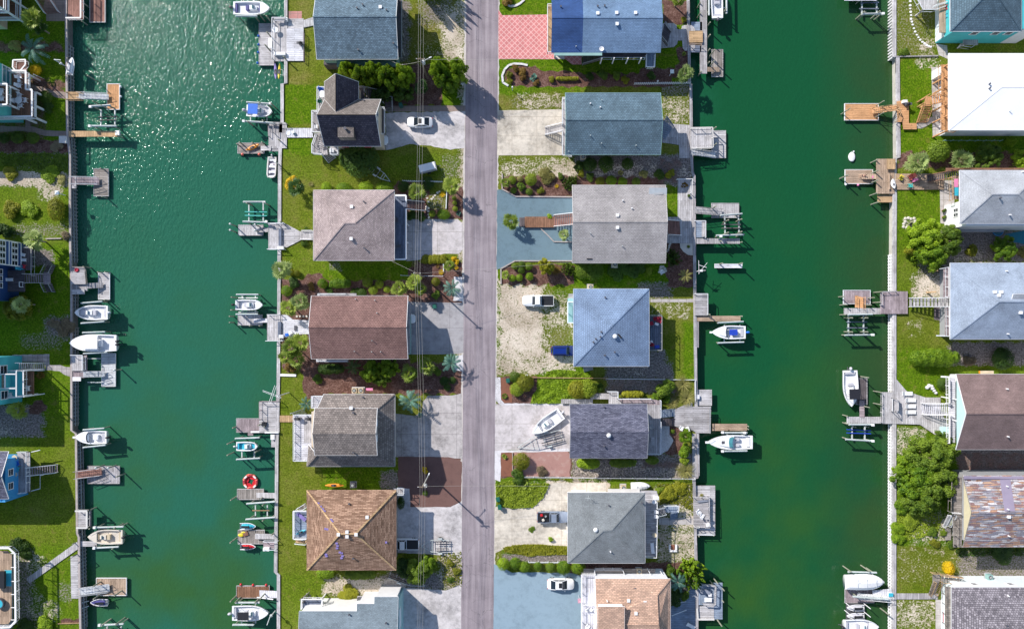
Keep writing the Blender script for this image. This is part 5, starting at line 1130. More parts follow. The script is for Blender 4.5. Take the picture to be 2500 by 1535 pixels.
t=house('pale blue hip-roofed house with a dark east deck holding red chairs',1492,800)
fs,bb,ax=hip(1400,705,1585,894,5.8,8.4,(1496,793),(1490,802));X0,Y0,X1,Y1=bb;A=P(1493,797,8.4)
fs=[[V(X0,Y0,5.8),V(X1,Y0,5.8),A],[V(X1,Y0,5.8),V(X1,Y1,5.8),A],[V(X1,Y1,5.8),V(X0,Y1,5.8),A],[V(X0,Y1,5.8),V(X0,Y0,5.8),A]]
roof_mesh(fs,'roof_paleblue',t);W=walls(t,bb,5.8,'wall_aqua');auto_windows(t,W,6,'swe');vents(t,fs,[(1501,821,'d'),(1477,726,'k'),(1467,810,'k'),(1465,822,'k'),(1454,827,'k'),(1448,835,'k'),(1500,859,'k'),(1476,867,'k')])
p=on_roof(fs,1512,819);MB().obox((p.x,p.y,p.z+.12),(1.2,.3,.1),R(-50)).build('flat_vent','black',t)
deck(t,1386,728,1402,788,3,'wall_aqua');rail(t,[(1402,737),(1386,737),(1386,788),(1400,788)],3,'wall_bright',wt=.2);deck(t,1388,717,1402,736,1.5,'deck_pale_x')
deck(t,1583,772,1615,854,3,'deck_blue_y');rail(t,[(1586,770),(1616,770),(1616,855),(1586,855)],3,'wall_grey',bal=False)
stairs(t,(1435,892),1.2,(1437,905),0,22,'deck_pale_x',rails=False)

t=house('dark indigo-shingled gabled house beside the boat on the concrete drive',1487,1052)
fs,bb,ax=gable(1391,986,1580,1118,5.5,6.9,ridge=1054);roof_mesh(fs,'roof_indigo',t,trim='wall_grey');W=walls(t,bb,5.5,'wall_grey',zr=6.9,ax=ax);auto_windows(t,W,5.5,'sew',(3.8,))
vents(t,fs,[(1486,1062,'d'),(1474,992,'k'),(1474,1088,'k')])
deck(t,1576,988,1613,1108,2.2,'deck_grey_y');rail(t,[(1614,978),(1614,1019)],2.2,'rail_white',bal=False);rail(t,[(1614,1030),(1613,1109),(1582,1109)],2.2,'rail_white',bal=False)
deckp(t,[(1370,974),(1447,974),(1447,985),(1370,985)],.5,'deck_pale_y');deckp(t,[(1442,960),(1486,960),(1486,974),(1442,974)],1.0,'deck_pale_y');deckp(t,[(1486,956),(1510,956),(1510,974),(1520,986),(1486,986)],1.4,'deck_pale_y')
rail(t,[(1484,956),(1509,956),(1509,974)],1.4,'rail_white',.9);deckp(t,[(1510,974),(1592,974),(1613,978),(1613,988),(1520,988)],1.4,'deck_purple_y');rail(t,[(1509,974),(1590,974)],1.4,'rail_white',.9,bal=False)
stairs(t,(1614,1010),2.0,(1650,1006),.1,18,'deck_bluegrey_y',rails=False);stairs(t,(1614,1030),2.0,(1650,1030),.1,18,'deck_dark_y',rails=False)

t=house('grey hip-roofed house whose east deck has a white lounger',1480,1285)
fs,bb,ax=hip(1386,1202,1575,1374,5.8,7.9,(1473,1295),(1493,1294));roof_mesh(fs,'roof_grey',t);W=walls(t,bb,5.8,'wall_white',inset=(.4,.4,.4,1.2));auto_windows(t,W,6,'nw')
vents(t,fs,[(1454,1292,'d'),(1486,1232,'k'),(1490,1345,'w'),(1567,1226,'k')])
deck(t,1484,1193,1562,1203,3.2,'offwhite',name='porch');deck(t,1395,1196,1430,1203,3.2,'white',name='window_hood')
deck(t,1572,1198,1604,1358,3,'deck_grey_x');rail(t,[(1604,1225),(1605,1242)],3,'white');rail(t,[(1605,1260),(1603,1361),(1577,1360)],3,'white',bal=False);deckp(t,[(1560,1197),(1600,1197),(1606,1206),(1606,1220),(1575,1220)],3.02,'deck_pale_x',.1)
stairs(t,(1605,1249),3,(1624,1244),1.9,16,'deck_grey_y','rail_white');deck(t,1622,1236,1656,1250,1.8,'deck_bluegrey_y');rail(t,[(1622,1235),(1657,1235),(1657,1250)],1.8,'rail_white',bal=False);stairs(t,(1646,1250),1.8,(1645,1267),.1,18,'deck_bluegrey_x',rails=False)
p=on_roof(fs,1437,1211);MB().tube((p.x,p.y,p.z),(p.x,p.y,p.z+1.6),.03).bar((p.x-.8,p.y+.1,p.z+1.5),(p.x+.6,p.y-.1,p.z+1.5),.04).bar((p.x-.3,p.y-.4,p.z+1.4),(p.x-.2,p.y+.4,p.z+1.4),.03).bar((p.x+.2,p.y-.3,p.z+1.4),(p.x+.2,p.y+.3,p.z+1.4),.03).build('tv_aerial','galv',t)

t=house('tan-shingled house with a white west porch at the bottom edge',1545,1500)
ze,zr=6.0,8.2;X0,Y0,X1,Y1=rect3(1453,1412,1637,1680,ze);ra,rb=P(1500,1524,zr),P(1605,1456+70,zr)
ra=V(X0+.01,P(0,1524,zr).y,zr)
fs=[[V(X0,Y0,ze),V(X1,Y0,ze),V(P(1607,0,zr).x,ra.y,zr),ra],[V(X1,Y0,ze),V(X1,Y1,ze),V(P(1604,0,7.4).x,P(0,1452,7.4).y,7.4),V(P(1607,0,zr).x,ra.y,zr)],[V(X1,Y1,ze),V(X0,Y1,ze),ra,V(P(1607,0,zr).x,ra.y,zr),V(P(1604,0,7.4).x,P(0,1452,7.4).y,7.4)]]
roof_mesh(fs,'roof_tan',t);W=walls(t,(X0,Y0,X1,Y1),ze,'wall_white',inset=.25)
d0=P(1460,1480,8.9);d1=P(1525,1560,8.9);roof_mesh([[V(d0.x,d1.y,8.6),V(d1.x,d1.y,8.6),V(d1.x,d0.y,8.9),V(d0.x,d0.y,8.9)]],'roof_tan',t,trim='white',name='dormer_roof');MB().box((d0.x+.2,d1.y,6.5),(d1.x-.2,d0.y-.2,8.45)).build('dormer_wall','white',t)
vents(t,fs,[(1534,1464,'b'),(1574,1468,'b'),(1552,1495,'b'),(1482,1465,'w'),(1550,1434,'k'),(1596,1465,'k')])
deck(t,1421,1404,1456,1640,3,'deck_white_y');rail(t,[(1454,1402),(1420,1402),(1420,1640)],3,'white',wt=.16);rail(t,[(1425,1476),(1458,1476)],3,'white',wt=.14)
deck(t,1425,1388,1600,1402,2.6,'deck_old_x');rail(t,[(1452,1400),(1452,1390),(1520,1390),(1524,1400)],2.6,'white',bal=False);rail(t,[(1583,1391),(1592,1410)],2.6,'white',bal=False);rail(t,[(1615,1398),(1626,1411)],2.6,'white',bal=False)
# ---------------------------------------------------------------- houses on the left shore
def pwall(t,x0,y0,x1,y1,z0,z1,mat,name='wall'):                 # photo pixels on the ground
    a,b=P(x0,y0,0),P(x1,y1,0);return MB().box((a.x,b.y,z0),(b.x,a.y,z1)).build(name,mat,t)
t=house('white-framed porch house in the top left corner above a yellow-green shrub',30,20)
pwall(t,-120,-150,18,72,0,8.4,'wall_cream');
for z_,xr in ((3.0,76),(6.0,76)):
    a=P(18,-150,0);b=P(xr,66,0);MB().box((a.x,b.y,z_-.2),(b.x,a.y,z_)).build('porch_floor','deck_brown_x',t)
    q=MB()
    for yy in (66,):q.bar((a.x,b.y,z_+1),(b.x,b.y,z_+1),.12,.1);q.bar((a.x,b.y,z_+.55),(b.x,b.y,z_+.55),.08,.08);q.bar((a.x,b.y,z_-.1),(b.x+.05,b.y-.02,z_-.1),.2,.28)
    q.bar((b.x,b.y,z_+1),(b.x,a.y,z_+1),.12,.1);q.bar((b.x,b.y,z_+.55),(b.x,a.y,z_+.55),.08,.08);q.bar((b.x+.02,b.y,z_-.1),(b.x+.02,a.y,z_-.1),.2,.28);q.build('porch_railing','rail_white',t)
for yy in (66,30,-6):
    for xx in (76,):p=P(xx,yy,0);MB().box((p.x-.14,p.y-.14,0),(p.x+.14,p.y+.14,9)).build('porch_post','rail_white',t)
a,b=P(14,-150,0),P(78,68,0);MB().box((a.x-8,b.y-.3,8.6),(b.x-2.6,a.y,8.9)).build('roof','ridge_grey',t)
window(t,(P(18,0,0).x,P(0,45,0).y,4.5),'e',1.4,1.6);window(t,(P(18,0,0).x,P(0,10,0).y,4.5),'e',1.4,1.6);window(t,(P(0,0,0).x,P(0,72,0).y,4.5),'s',1.2,1.4)
stairs(t,(104,-6),2.9,(131,34),.1,32,'deck_red_x','rail_white')
t=house('teal house with stacked brown decks and white patio chairs',30,230,'beach_house')
pwall(t,-160,184,58,300,0,8.2,'wall_teal');a,b=P(-260,180,8.4),P(-24,296,8.4);MB().box((a.x,b.y,8.25),(b.x,a.y,8.5)).build('roof','ridge_grey',t)
window(t,(P(58,0,0).x,P(0,205,0).y,4.6),'e',3.0,1.9,'glass_teal');window(t,(P(58,0,0).x,P(0,262,0).y,4.6),'e',2.2,1.9,'glass_teal');window(t,(P(20,0,0).x,P(0,300,0).y,4.4),'s',1.6,1.2,'glass')
deck(t,26,180,68,222,3.2,'deck_brown_y');deck(t,20,222,83,284,3.2,'deck_brown_y');deck(t,-40,207,20,256,6.2,'deck_brown_y')
rail(t,[(20,173),(63,173),(63,219),(78,219),(78,284),(-20,286)],3.2,'white',1.05,wt=.3);rail(t,[(-30,205),(17,205),(17,255),(-30,257)],6.2,'white',1.05,wt=.26);
f=MB();
for q in (((26,180),(70,180)),((70,180),(70,224)),((70,224),(85,224)),((85,224),(85,289)),((85,289),(-20,291))):f.bar(P(*q[0],3.1)+Vector((0,0,-.15)),P(*q[1],3.1)+Vector((0,0,-.15)),.14,.5)
f.build('deck_skirt','rail_white',t)
posts(t,[(84,224),(84,258),(84,287),(68,182),(60,288)],0,3.2,'white',.16);posts(t,[(17,208),(17,254)],3.2,6.2,'white',.14)
deck(t,31,148,66,174,2.2,'deck_red_y');rail(t,[(38,173),(31,165),(32,147),(62,146),(62,158),(50,172)],2.2,'white',wt=.22);stairs(t,(82,190),2.9,(100,198),.8,16,'deck_red_y','white')
rtable('round white patio table on the lower brown deck, ringed by four chairs',52,248,3.2,.65)
for i,(x,y,a_)in enumerate(((52,236,-90),(40,248,0),(65,247,180),(54,260,90))):chair(('white chair behind the round table on the lower brown deck, nearest the house steps','white chair on the house side of the round deck table','white chair on the canal side of the round deck table','white chair in front of the round deck table, nearest the deck corner')[i],x,y,3.2,a_,group='white chairs on the teal house decks')
chair('white deck chair left of the small side table on the lower brown deck',51,190,3.2,15,group='white chairs on the teal house decks');chair('white deck chair below the small side table on the lower brown deck',50,211,3.2,-10,group='white chairs on the teal house decks');rtable('small white side table between the pair of deck chairs',53,201,3.2,.32)
chair('upper white chair on the top balcony of the teal house',7,224,6.2,0,group='white chairs on the teal house decks');chair('lower white chair on the top balcony of the teal house',8,243,6.2,0,group='white chairs on the teal house decks');rtable('small round table between the top balcony chairs',8,233,6.2,.36)
t=house('navy blue house with rows of white-framed windows',20,660)
pwall(t,-160,598,81,655,0,10.5,'wall_blue');pwall(t,-160,655,46,735,0,10.5,'wall_blue');a,b=P(-200,590,0),P(30,740,0);MB().box((a.x,b.y,10.51),(b.x,a.y,12)).build('roof','ridge_grey',t)
for i in range(4):
    yy=606+i*14;window(t,(P(81,0,0).x,P(0,yy,0).y,4.9),'e',.85,1.5);window(t,(P(81,0,0).x,P(0,yy,0).y,7.9),'e',.85,1.4)
for i in range(3):window(t,(P(46,0,0).x,P(0,668+i*16,0).y,4.9),'e',.9,1.3)
tr=MB()
for z_ in (3.3,6.3):
    for y_ in (599,654):p=P(52,y_,0);
    tr.bar((P(81,0,0).x+.05,P(0,599,0).y,z_),(P(81,0,0).x+.05,P(0,654,0).y,z_),.12,.16)
for y_ in (598.5,654.5):tr.bar((P(81,0,0).x+.05,P(0,y_,0).y,3.3),(P(81,0,0).x+.05,P(0,y_,0).y,10.3),.16,.12)
tr.build('corner_board','white',t)
deck(t,50,606,78,660,2.9,'deck_dark_y');deck(t,18,660,60,712,2.9,'deck_dark_x');rail(t,[(56,604),(76,604),(76,672)],2.9,'wall_grey',bal=False);rail(t,[(47,688),(47,700)],2.9,'rail_white',bal=False)
stairs(t,(62,680),2.8,(108,680),1.2,20,'deck_purple_y','wall_grey');deck(t,106,665,122,694,1.2,'deck_purple_x',name='landing');stairs(t,(115,668),1.2,(125,648),.1,18,'deck_dark_x','wall_grey');stairs(t,(115,692),1.2,(125,713),.1,18,'deck_dark_x','wall_grey')
chair('top white slatted lounger on the navy house deck',54,621,2.9,-15,kind='lounger',group='white loungers on the navy house deck',s=.9);chair('second white slatted lounger on the navy house deck, below the first',56,635,2.9,0,kind='lounger',group='white loungers on the navy house deck',s=.9);chair('white slatted lounger on the lower deck of the navy house',24,683,2.9,0,kind='lounger',group='white loungers on the navy house deck',s=.9)
chair('turquoise deck chair in the lower corner of the navy house deck',54,654,2.9,10,'aqua',group='deck chairs');chair('small red deck chair by the navy house deck rail',62,651,2.9,170,'red_cloth',group='deck chairs',s=.8)
t=house('turquoise house with white deck frames beside the flagstone path',20,920)
pwall(t,-160,868,54,980,0,6.6,'wall_turq');pwall(t,-160,866,10,878,6.6,7.4,'green_net','wall');pwall(t,-160,879,8,952,6.6,11,'wall_turq');window(t,(P(54,0,0).x,P(0,899,0).y,4.8),'e',1.6,1.7);window(t,(P(54,0,0).x,P(0,958,0).y,4.6),'e',1.5,1.7);window(t,(P(5,0,0).x,P(0,980,0).y,4.4),'s',1.1,1.2)
stairs(t,(45,894),2.9,(110,895),.2,16,'deck_pale_y','rail_white');deck(t,26,906,56,968,3,'wall_turq');deck(t,54,906,82,966,1.6,'deck_brown_y');rail(t,[(20,905),(57,905),(57,968),(16,971)],3,'white',wt=.2)
p=MB()
for x_,y_,x2,y2 in ((40,905,40,968),(12,913,12,948),(0,913,40,913),(0,948,40,948)):p.bar(P(x_,y_,5.6),P(x2,y2,5.6),.16,.16)
for x_,y_ in ((40,905),(40,968),(57,905),(57,968),(12,913),(12,948)):q=P(x_,y_,5.6);p.box((q.x-.09,q.y-.09,0),(q.x+.09,q.y+.09,5.5))
p.build('pergola_frame','white',t);deck(t,-20,914,11,947,5.2,'deck_wood_x',name='upper_floor');rail(t,[(56,967),(82,965)],1.6,'white',bal=False)
chair('white double deck chair on the brown lower deck of the turquoise house',71,947,1.6,180,'white',s=1.25);chair('white chair under the pergola of the turquoise house',28,964,3,20,'white')
t=house('sky-blue gabled house with a long straight staircase to the lawn',10,1160)
fs,bb,ax=gable(-180,1102,21,1217,6.2,8.0,ridge=1164);roof_mesh(fs,'roof_indigo',t);
pwall(t,-160,1108,69,1206,0,5.9,'wall_sky');p=P(69,0,0).x;MB().add([(p-.9,P(0,1110,0).y,6.0),(p-.9,P(0,1204,0).y,6.0),(p-.9,P(0,1157,0).y,8.0)],[(0,1,2)]).build('gable_end','wall_sky',t)
window(t,(p,P(0,1140,0).y,4.6),'e',1.2,1.2);window(t,(p,P(0,1172,0).y,4.6),'e',1.2,1.2);deck(t,42,1104,73,1202,2.6,'deck_grey_y');rail(t,[(40,1104),(64,1104),(64,1203),(42,1205)],2.6,'rail_white',.95,bal=False)
stairs(t,(70,1150),2.6,(142,1142),.2,18,'deck_purple_y','rail_white');posts(t,[(98,1160)],0,2.4,'white');q=MB();q.bar(P(76,1103,2.5),P(98,1098,2.5),.12);q.bar(P(76,1198,2.5),P(98,1192,2.5),.12);q.bar(P(98,1192,2.5),P(98,1158,2.5),.05);q.build('deck_brace','rail_white',t)
rtable('upper round stone table beside the blue chairs on the sky-blue house deck',42,1115,2.6,.5,'tan_plastic');rtable('lower round stone table beside the blue chairs on the sky-blue house deck',42,1156,2.6,.5,'tan_plastic');chair('upper bright blue deck chair against the sky-blue house',45,1130,2.6,20,'blue');chair('lower bright blue deck chair against the sky-blue house',45,1143,2.6,-20,'aqua')
t=house('large wooden roof deck with white angled railing in the bottom left corner',5,1440)
pwall(t,-160,1352,32,1530,0,3.0,'wall_grey');deckp(t,[(-160,1344),(18,1344),(28,1354),(28,1510),(20,1522),(-160,1530)],3.4,'deck_wood_y');rail(t,[(-20,1337),(22,1337),(36,1350),(38,1515),(24,1530),(-20,1532)],3.5,'white',1.1,wt=.34)
s_=MB();
for y_ in (1350,1384,1418,1450,1482,1512):s_.bar(P(27,y_,3.6),P(40,y_,4.6),.1)
s_.build('rail_brace','white',t);deck(t,11,1391,28,1430,3.43,'aqua',.03,'deck_mat');deck(t,-20,1395,10,1436,4.6,'black',.5,'cabana_roof');pwall(t,-160,1354,-40,1500,3.4,7,'wall_white')
gt=thing('hot_tub','dark hot tub with blue water on the bottom left roof deck','hot tub',2,1470,3.4);bl_(MB().lathe((0,0,0),[(.9,0),(1.0,.7),(.85,.72),(.8,.45)],20),'shell','metal_dark',gt);bl_(MB().lathe((0,0,.55),[(.78,0),(.78,.02)],20),'tub_water','aqua',gt)
# ---------------------------------------------------------------- houses on the right shore
t=house('turquoise-walled house with a grey-teal hip roof in the top right corner',2400,60)
fs,bb,ax=hip(2320,-100,2494,77,6.6,9.2,(2405,-10),(2436,-10));roof_mesh(fs,'roof_teal',t,trim='wall_white');pwall(t,2284,-50,2440,106,0,6.3,'wall_turq');pwall(t,2441,-50,2480,106,0,6.3,'wall_white')
pwall(t,2283,-40,2283.8,104,0,2.7,'wall_bright','garage_wall');deck(t,2294,-30,2320,80,3.1,'deck_wood_y');window(t,(P(2390,0,0).x,P(0,106,0).y,4.5),'s',1.2,1.2);window(t,(P(2340,0,0).x,P(0,106,0).y,4.5),'s',1.2,1.2);window(t,(P(2420,0,0).x,P(0,106,0).y,4.5),'s',1.2,1.2)
deck(t,2352,92,2388,110,1.6,'deck_grey_y');rail(t,[(2346,112),(2372,116),(2388,106)],1.5,'deck_pale_x',bal=False);stairs(t,(2354,104),1.5,(2344,116),.1,14,'deck_pale_x',rails=False)
deckp(t,[(2240,-30),(2284,-30),(2290,24),(2254,24),(2236,-6)],2.6,'deck_pale_y');rail(t,[(2236,-8),(2254,24),(2284,24),(2312,14)],2.6,'rail_white',bal=False);rail(t,[(2286,12),(2314,4)],3,'rail_white');posts(t,[(2255,24)],0,2.6,'deck_pale_x',.12)
ch=chair('red folded umbrella-like deck chair by the turquoise house corner',2311,20,3.1,200,'red');chair('turquoise folding chair on the top right house deck',2312,40,3.1,180,'aqua')
t=house('big white-roofed house with orange timber decks and stairs',2400,230)
fs,bb,ax=hip(2316,131,2620,318,6.8,7.5,(2425,222),(2520,222));X0,Y0,X1,Y1=bb;A,B=P(2445,213,7.5),P(2520,213,7.5)
fs=[[V(X0,Y0,6.8),V(X1,Y0,6.8),B,A],[V(X1,Y0,6.8),V(X1,Y1,6.8),B],[V(X1,Y1,6.8),V(X0,Y1,6.8),A,B],[V(X0,Y1,6.8),V(X0,Y0,6.8),A]]
roof_mesh(fs,'roof_white',t);pwall(t,2294,176,2560,332,0,6.5,'wall_white');pwall(t,2274,176,2294,196,0,2.6,'white','storage_room');vents(t,fs,[(2414,206,'k'),(2414,217,'k'),(2464,272,'p')])
window(t,(P(2294,0,0).x,P(0,168+20,0).y,4.6),'w',1.0,1.8);deck(t,2299,158,2314,318,3.4,'deck_orange_y',name='deck');rail(t,[(2299,160),(2299,230)],3.4,'deck_orange_x',1.0,bal=False);rail(t,[(2303,244),(2304,318),(2335,320)],3.4,'deck_orange_x',1.0,bal=False)
for y_ in (180,205,230,272,300,335):a=P(2276,y_,0);b=P(2296,0,0);o=MB().box((a.x,a.y-.12,0),(a.x+.24,a.y+.12,4.6)).build('post','deck_orange_x',t);MB().bar((a.x+.12,a.y,4.5),(b.x+.6,a.y,4.5),.16).build('roof_beam','deck_orange_x',t)
deckp(t,[(2261,236),(2272,236),(2272,256),(2257,256)],2.2,'deck_orange_y',name='landing');stairs(t,(2305,238),3.4,(2272,246),2.2,20,'deck_orange_y','deck_orange_x');stairs(t,(2264,256),2.2,(2248,300),.1,20,'deck_orange_x','deck_orange_x');posts(t,[(2262,238),(2262,254)],0,2.2,'deck_orange_x',.12)
for y_ in (250,262):q=P(2238,y_,0);MB().bar((q.x,q.y,0.1),(q.x+1.3,q.y+.9,2.1),.14).build('brace','deck_orange_x',t)
t=house('pale grey hip-roofed house with a white end wall above the lawn',2400,480)
fs,bb,ax=hip(2343,416,2545,546,6.4,8.6,(2423,474),(2487,474));roof_mesh(fs,'roof_pearl',t);pwall(t,2306,502,2500,562,0,6.1,'white');pwall(t,2345,440,2500,500,0,6.1,'wall_white')
for y_,z_ in ((513,4.2),(524,4.2)):window(t,(P(2306,0,0).x,P(0,y_+8,0).y,3.4),'w',.65,1.3)
window(t,(P(2306,0,0).x,P(0,516,0).y,5.3),'w',.6,.7);deck(t,2328,430,2345,486,3,'deck_wood_y');rail(t,[(2324,432),(2326,488)],3,'deck_tan_x',bal=False);deck(t,2310,410,2520,418,3.4,'deck_brown_x');rail(t,[(2330,411),(2520,411)],3.4,'deck_brown_x',.9,bal=False)
stairs(t,(2338,424),3.2,(2264,437),.2,16,'deck_dark_y','deck_brown_x');vents(t,fs,[(2464,525,'w'),(2440,484,'k'),(2495,420,'w')])
vs_=MB().box((P(2312,0,0).x,P(0,568,0).y,0),(P(2440,0,0).x,P(0,562.5,0).y,1.2)).build('low_wall','wall_grey',t)
t=house('pale blue-grey hip-roofed house reached by a long slatted stair bridge',2400,730)
X0,Y0,X1,Y1=rect3(2320,642,2600,828,6.2);A,B=P(2440,736,9.0),P(2520,736,9.0);fs=[[V(X0,Y0,6.2),V(X1,Y0,6.2),B,A],[V(X1,Y0,6.2),V(X1,Y1,6.2),B],[V(X1,Y1,6.2),V(X0,Y1,6.2),A,B],[V(X0,Y1,6.2),V(X0,Y0,6.2),A]]
roof_mesh(fs,'roof_pearlblue',t);W=walls(t,(X0,Y0,X1,Y1),6.2,'wall_grey',(1.95,.6,.6,.6));auto_windows(t,W,6,'ws');vents(t,fs,[(2427,713,'b'),(2443,713,'b'),(2437,721,'b'),(2456,662,'w'),(2490,763,'b'),(2459,815,'w')])
fg=P(2500,740,8.7);roof_mesh([[V(fg.x-2.2,fg.y-1.3,8.0),V(fg.x+4,fg.y-1.3,8.0),V(fg.x+4,fg.y+1.6,9.2),V(fg.x-2.2,fg.y+1.6,9.2)]],'roof_pearl',t,name='dormer_roof');MB().box((fg.x-2,fg.y-1.1,6.5),(fg.x+4,fg.y+1.4,7.95)).build('dormer_wall','wall_white',t)
deck(t,2304,654,2318,726,3,'deck_purple_x');rail(t,[(2303,655),(2316,652),(2316,724)],3,'rail_white',bal=False);deck(t,2308,750,2320,820,3,'deck_purple_x');rail(t,[(2317,748),(2318,820)],3,'rail_white',bal=False);MB().bar(P(2286,819,2.9),P(2318,820,2.9),.2).build('deck_beam','rail_white',t)
stairs(t,(2316,738),3,(2219,738),.9,20,'deck_pale_y','rail_white');posts(t,[(2286,712),(2290,660)],0,2.9,'deck_tan_x',.12)
t=house('mauve-brown gabled house with a pale teal gable end and white stairs',2400,1010)
fs,bb,ax=gable(2334,913,2620,1097,6.6,9.4,ridge=1009.5);roof_mesh(fs,'roof_mauve',t);X0,Y0,X1,Y1=bb;W=walls(t,bb,6.6,'white',(3.0,.4,.2,.4));auto_windows(t,W,6,'w',(4.4,),3.0);vents(t,fs,[(2457,949,'w'),(2459,1065,'w')])
MB().add([(X0+.25,Y0+.2,6.4),(X0+.25,Y1-.2,6.4),(X0+.25,ax[1],9.15)],[(0,1,2)]).build('gable_end','gable_teal',t)
deck(t,2318,920,2332,1080,3.2,'deck_white_x');rail(t,[(2317,920),(2318,985)],3.2,'white',wt=.24);rail(t,[(2318,1012),(2318,1082)],3.2,'white',wt=.24);MB().bar(P(2298,919,3.1),P(2332,921,3.1),.3).build('deck_beam','white',t)
stairs(t,(2318,998),3.1,(2249,997),.2,26,'deck_white_y','white')
for y_ in (972,1024):MB().bar(P(2298,y_-4,.2),P(2342,y_+4,5),.18).build('brace','white',t)
a,b=P(2300,1042,1),P(2318,1080,1);MB().box((a.x,b.y,0),(b.x,a.y,2.2)).build('storage_room','gable_teal',t)
t=house('weathered house roofed in a patchwork of brown, grey and white shingles',2400,1250)
fs,bb,ax=gable(2351,1160,2620,1335,6.4,8.8,ridge=1251);roof_mesh(fs,'roof_patch',t,trim='deck_old_x');X0,Y0,X1,Y1=bb;W=walls(t,bb,6.4,'wall_grey',(2.1,.3,.3,.3));auto_windows(t,W,6,'ws');vents(t,fs,[(2457,1186,'w'),(2459,1242,'w'),(2461,1260,'b'),(2461,1307,'w')])
MB().add([(X0+.28,Y0+.2,6.2),(X0+.28,Y1-.2,6.2),(X0+.28,ax[1],8.6)],[(0,1,2)]).build('gable_end','gable_cream',t)
q=[on_roof(fs,2440,1168),on_roof(fs,2466,1168),on_roof(fs,2478,1247),on_roof(fs,2452,1247)];MB().add([v+Vector((0,0,.06))for v in q],[(0,1,2,3)]).build('roofing_strip','lead_patch',t)
q=[on_roof(fs,2352,1162),on_roof(fs,2499,1162),on_roof(fs,2499,1169),on_roof(fs,2352,1169)];MB().add([v+Vector((0,0,.05))for v in q],[(0,1,2,3)]).build('roofing_strip','lead_patch',t)
deck(t,2328,1165,2348,1335,3,'deck_old_x');rail(t,[(2324,1170),(2322,1250)],3,'deck_old_x',bal=False);rail(t,[(2338,1258),(2338,1333),(2352,1335)],3,'deck_old_x',bal=False);rail(t,[(2326,1252),(2348,1254)],3,'white')
stairs(t,(2322,1256),2.9,(2308,1284),.8,12,'deck_pale_x','rail_white');deck(t,2308,1288,2322,1318,.6,'deck_old_x',name='landing');MB().bar(P(2322,1305,.4),P(2338,1312,3),.12).bar(P(2324,1325,.4),P(2346,1334,3),.12).build('brace','deck_old_x',t)
t=house('grey house with a wavy-patterned shingle roof in the bottom right corner',2400,1490)
X0,Y0,X1,Y1=rect3(2323,1433,2620,1640,6.2);A,B=P(2420,1535,9.0),P(2520,1535,9.0);fs=[[V(X0,Y0,6.2),V(X1,Y0,6.2),B,A],[V(X1,Y0,6.2),V(X1,Y1,6.2),B],[V(X1,Y1,6.2),V(X0,Y1,6.2),A,B],[V(X0,Y1,6.2),V(X0,Y0,6.2),A]]
roof_mesh(fs,'roof_wave',t);MB().box((X0+2.0,Y0,0),(X1,Y1-.15,6.0)).build('wall','wall_bright',t);auto_windows(t,(X0+2,Y0,X1,Y1-.15),6,'n',gap=6);vents(t,fs,[(2460,1453,'w'),(2455,1524,'k')])
deck(t,2308,1432,2322,1620,3,'deck_old_x');rail(t,[(2309,1428),(2309,1620)],3,'deck_old_x',bal=False);stairs(t,(2345,1414),3,(2296,1410),2.0,14,'deck_old_y','deck_tan_x');deck(t,2278,1402,2296,1418,2.0,'deck_old_y',name='landing');stairs(t,(2287,1418),2.0,(2275,1450),.2,14,'deck_old_x','deck_tan_x')
rail(t,[(2279,1400),(2292,1400),(2350,1411)],2.4,'deck_tan_x',.9,bal=False)
# ---------------------------------------------------------------- seawalls along the canals
def seawall(label,edge,y0,y1,side,cap='kerb_wood',face='seawall_face',ribs=None,capw=5,caph=.22,ribstep=10,ribmat='seawall_rib',segs=60):
    """side: +1 water to the right of the edge, -1 to the left"""
    ys=[y0]+[q for q in edge[1]if False]+[y0+(y1-y0)*i/segs for i in range(1,segs+1)];X=lambda y:float(np.interp(y,*edge))
    t=thing('seawall',label,'seawall',X((y0+y1)/2),(y0+y1)/2,0,'seawalls along the canals');c=MB();f=MB()
    ks=sorted(set([y0,y1]+[v for i in range(len(edge[0]))for v in [edge[0][i]]if y0<v<y1]))
    for a,b in zip(ks,ks[1:]):
        pa,pb=P(X(a),a,0),P(X(b),b,0);wc=capw*M
        c.add([(pa.x-wc*.55,pa.y,-.1),(pa.x+wc*.45,pa.y,-.1),(pb.x+wc*.45,pb.y,-.1),(pb.x-wc*.55,pb.y,-.1),(pa.x-wc*.55,pa.y,caph),(pa.x+wc*.45,pa.y,caph),(pb.x+wc*.45,pb.y,caph),(pb.x-wc*.55,pb.y,caph)],[(3,2,1,0),(4,5,6,7),(0,1,5,4),(1,2,6,5),(2,3,7,6),(3,0,4,7)])
        o=side*.06;f.add([(pa.x+o-.05,pa.y,-3.5),(pa.x+o+.05,pa.y,-3.5),(pb.x+o+.05,pb.y,-3.5),(pb.x+o-.05,pb.y,-3.5),(pa.x+o-.05,pa.y,-.101),(pa.x+o+.05,pa.y,-.101),(pb.x+o+.05,pb.y,-.101),(pb.x+o-.05,pb.y,-.101)],[(3,2,1,0),(4,5,6,7),(0,1,5,4),(1,2,6,5),(2,3,7,6),(3,0,4,7)])
    c.build('cap',cap,t);f.build('wall_face',face,t)
    if ribs:
        r=MB()
        for a,b in ribs:
            y=a
            while y<b:
                p=P(X(y),y,0);r.box((p.x+side*.12,p.y-.11,-3),(p.x+side*.34,p.y+.11,-.25));y+=ribstep
            pa,pb=P(X(a),a,0),P(X(b),b,0)
            for z_ in (-.35,-1.1):r.bar((pa.x+side*.42,pa.y,z_),(pb.x+side*.42,pb.y,z_),.14,.2)
        r.build('piling_row',ribmat,t)
    return t
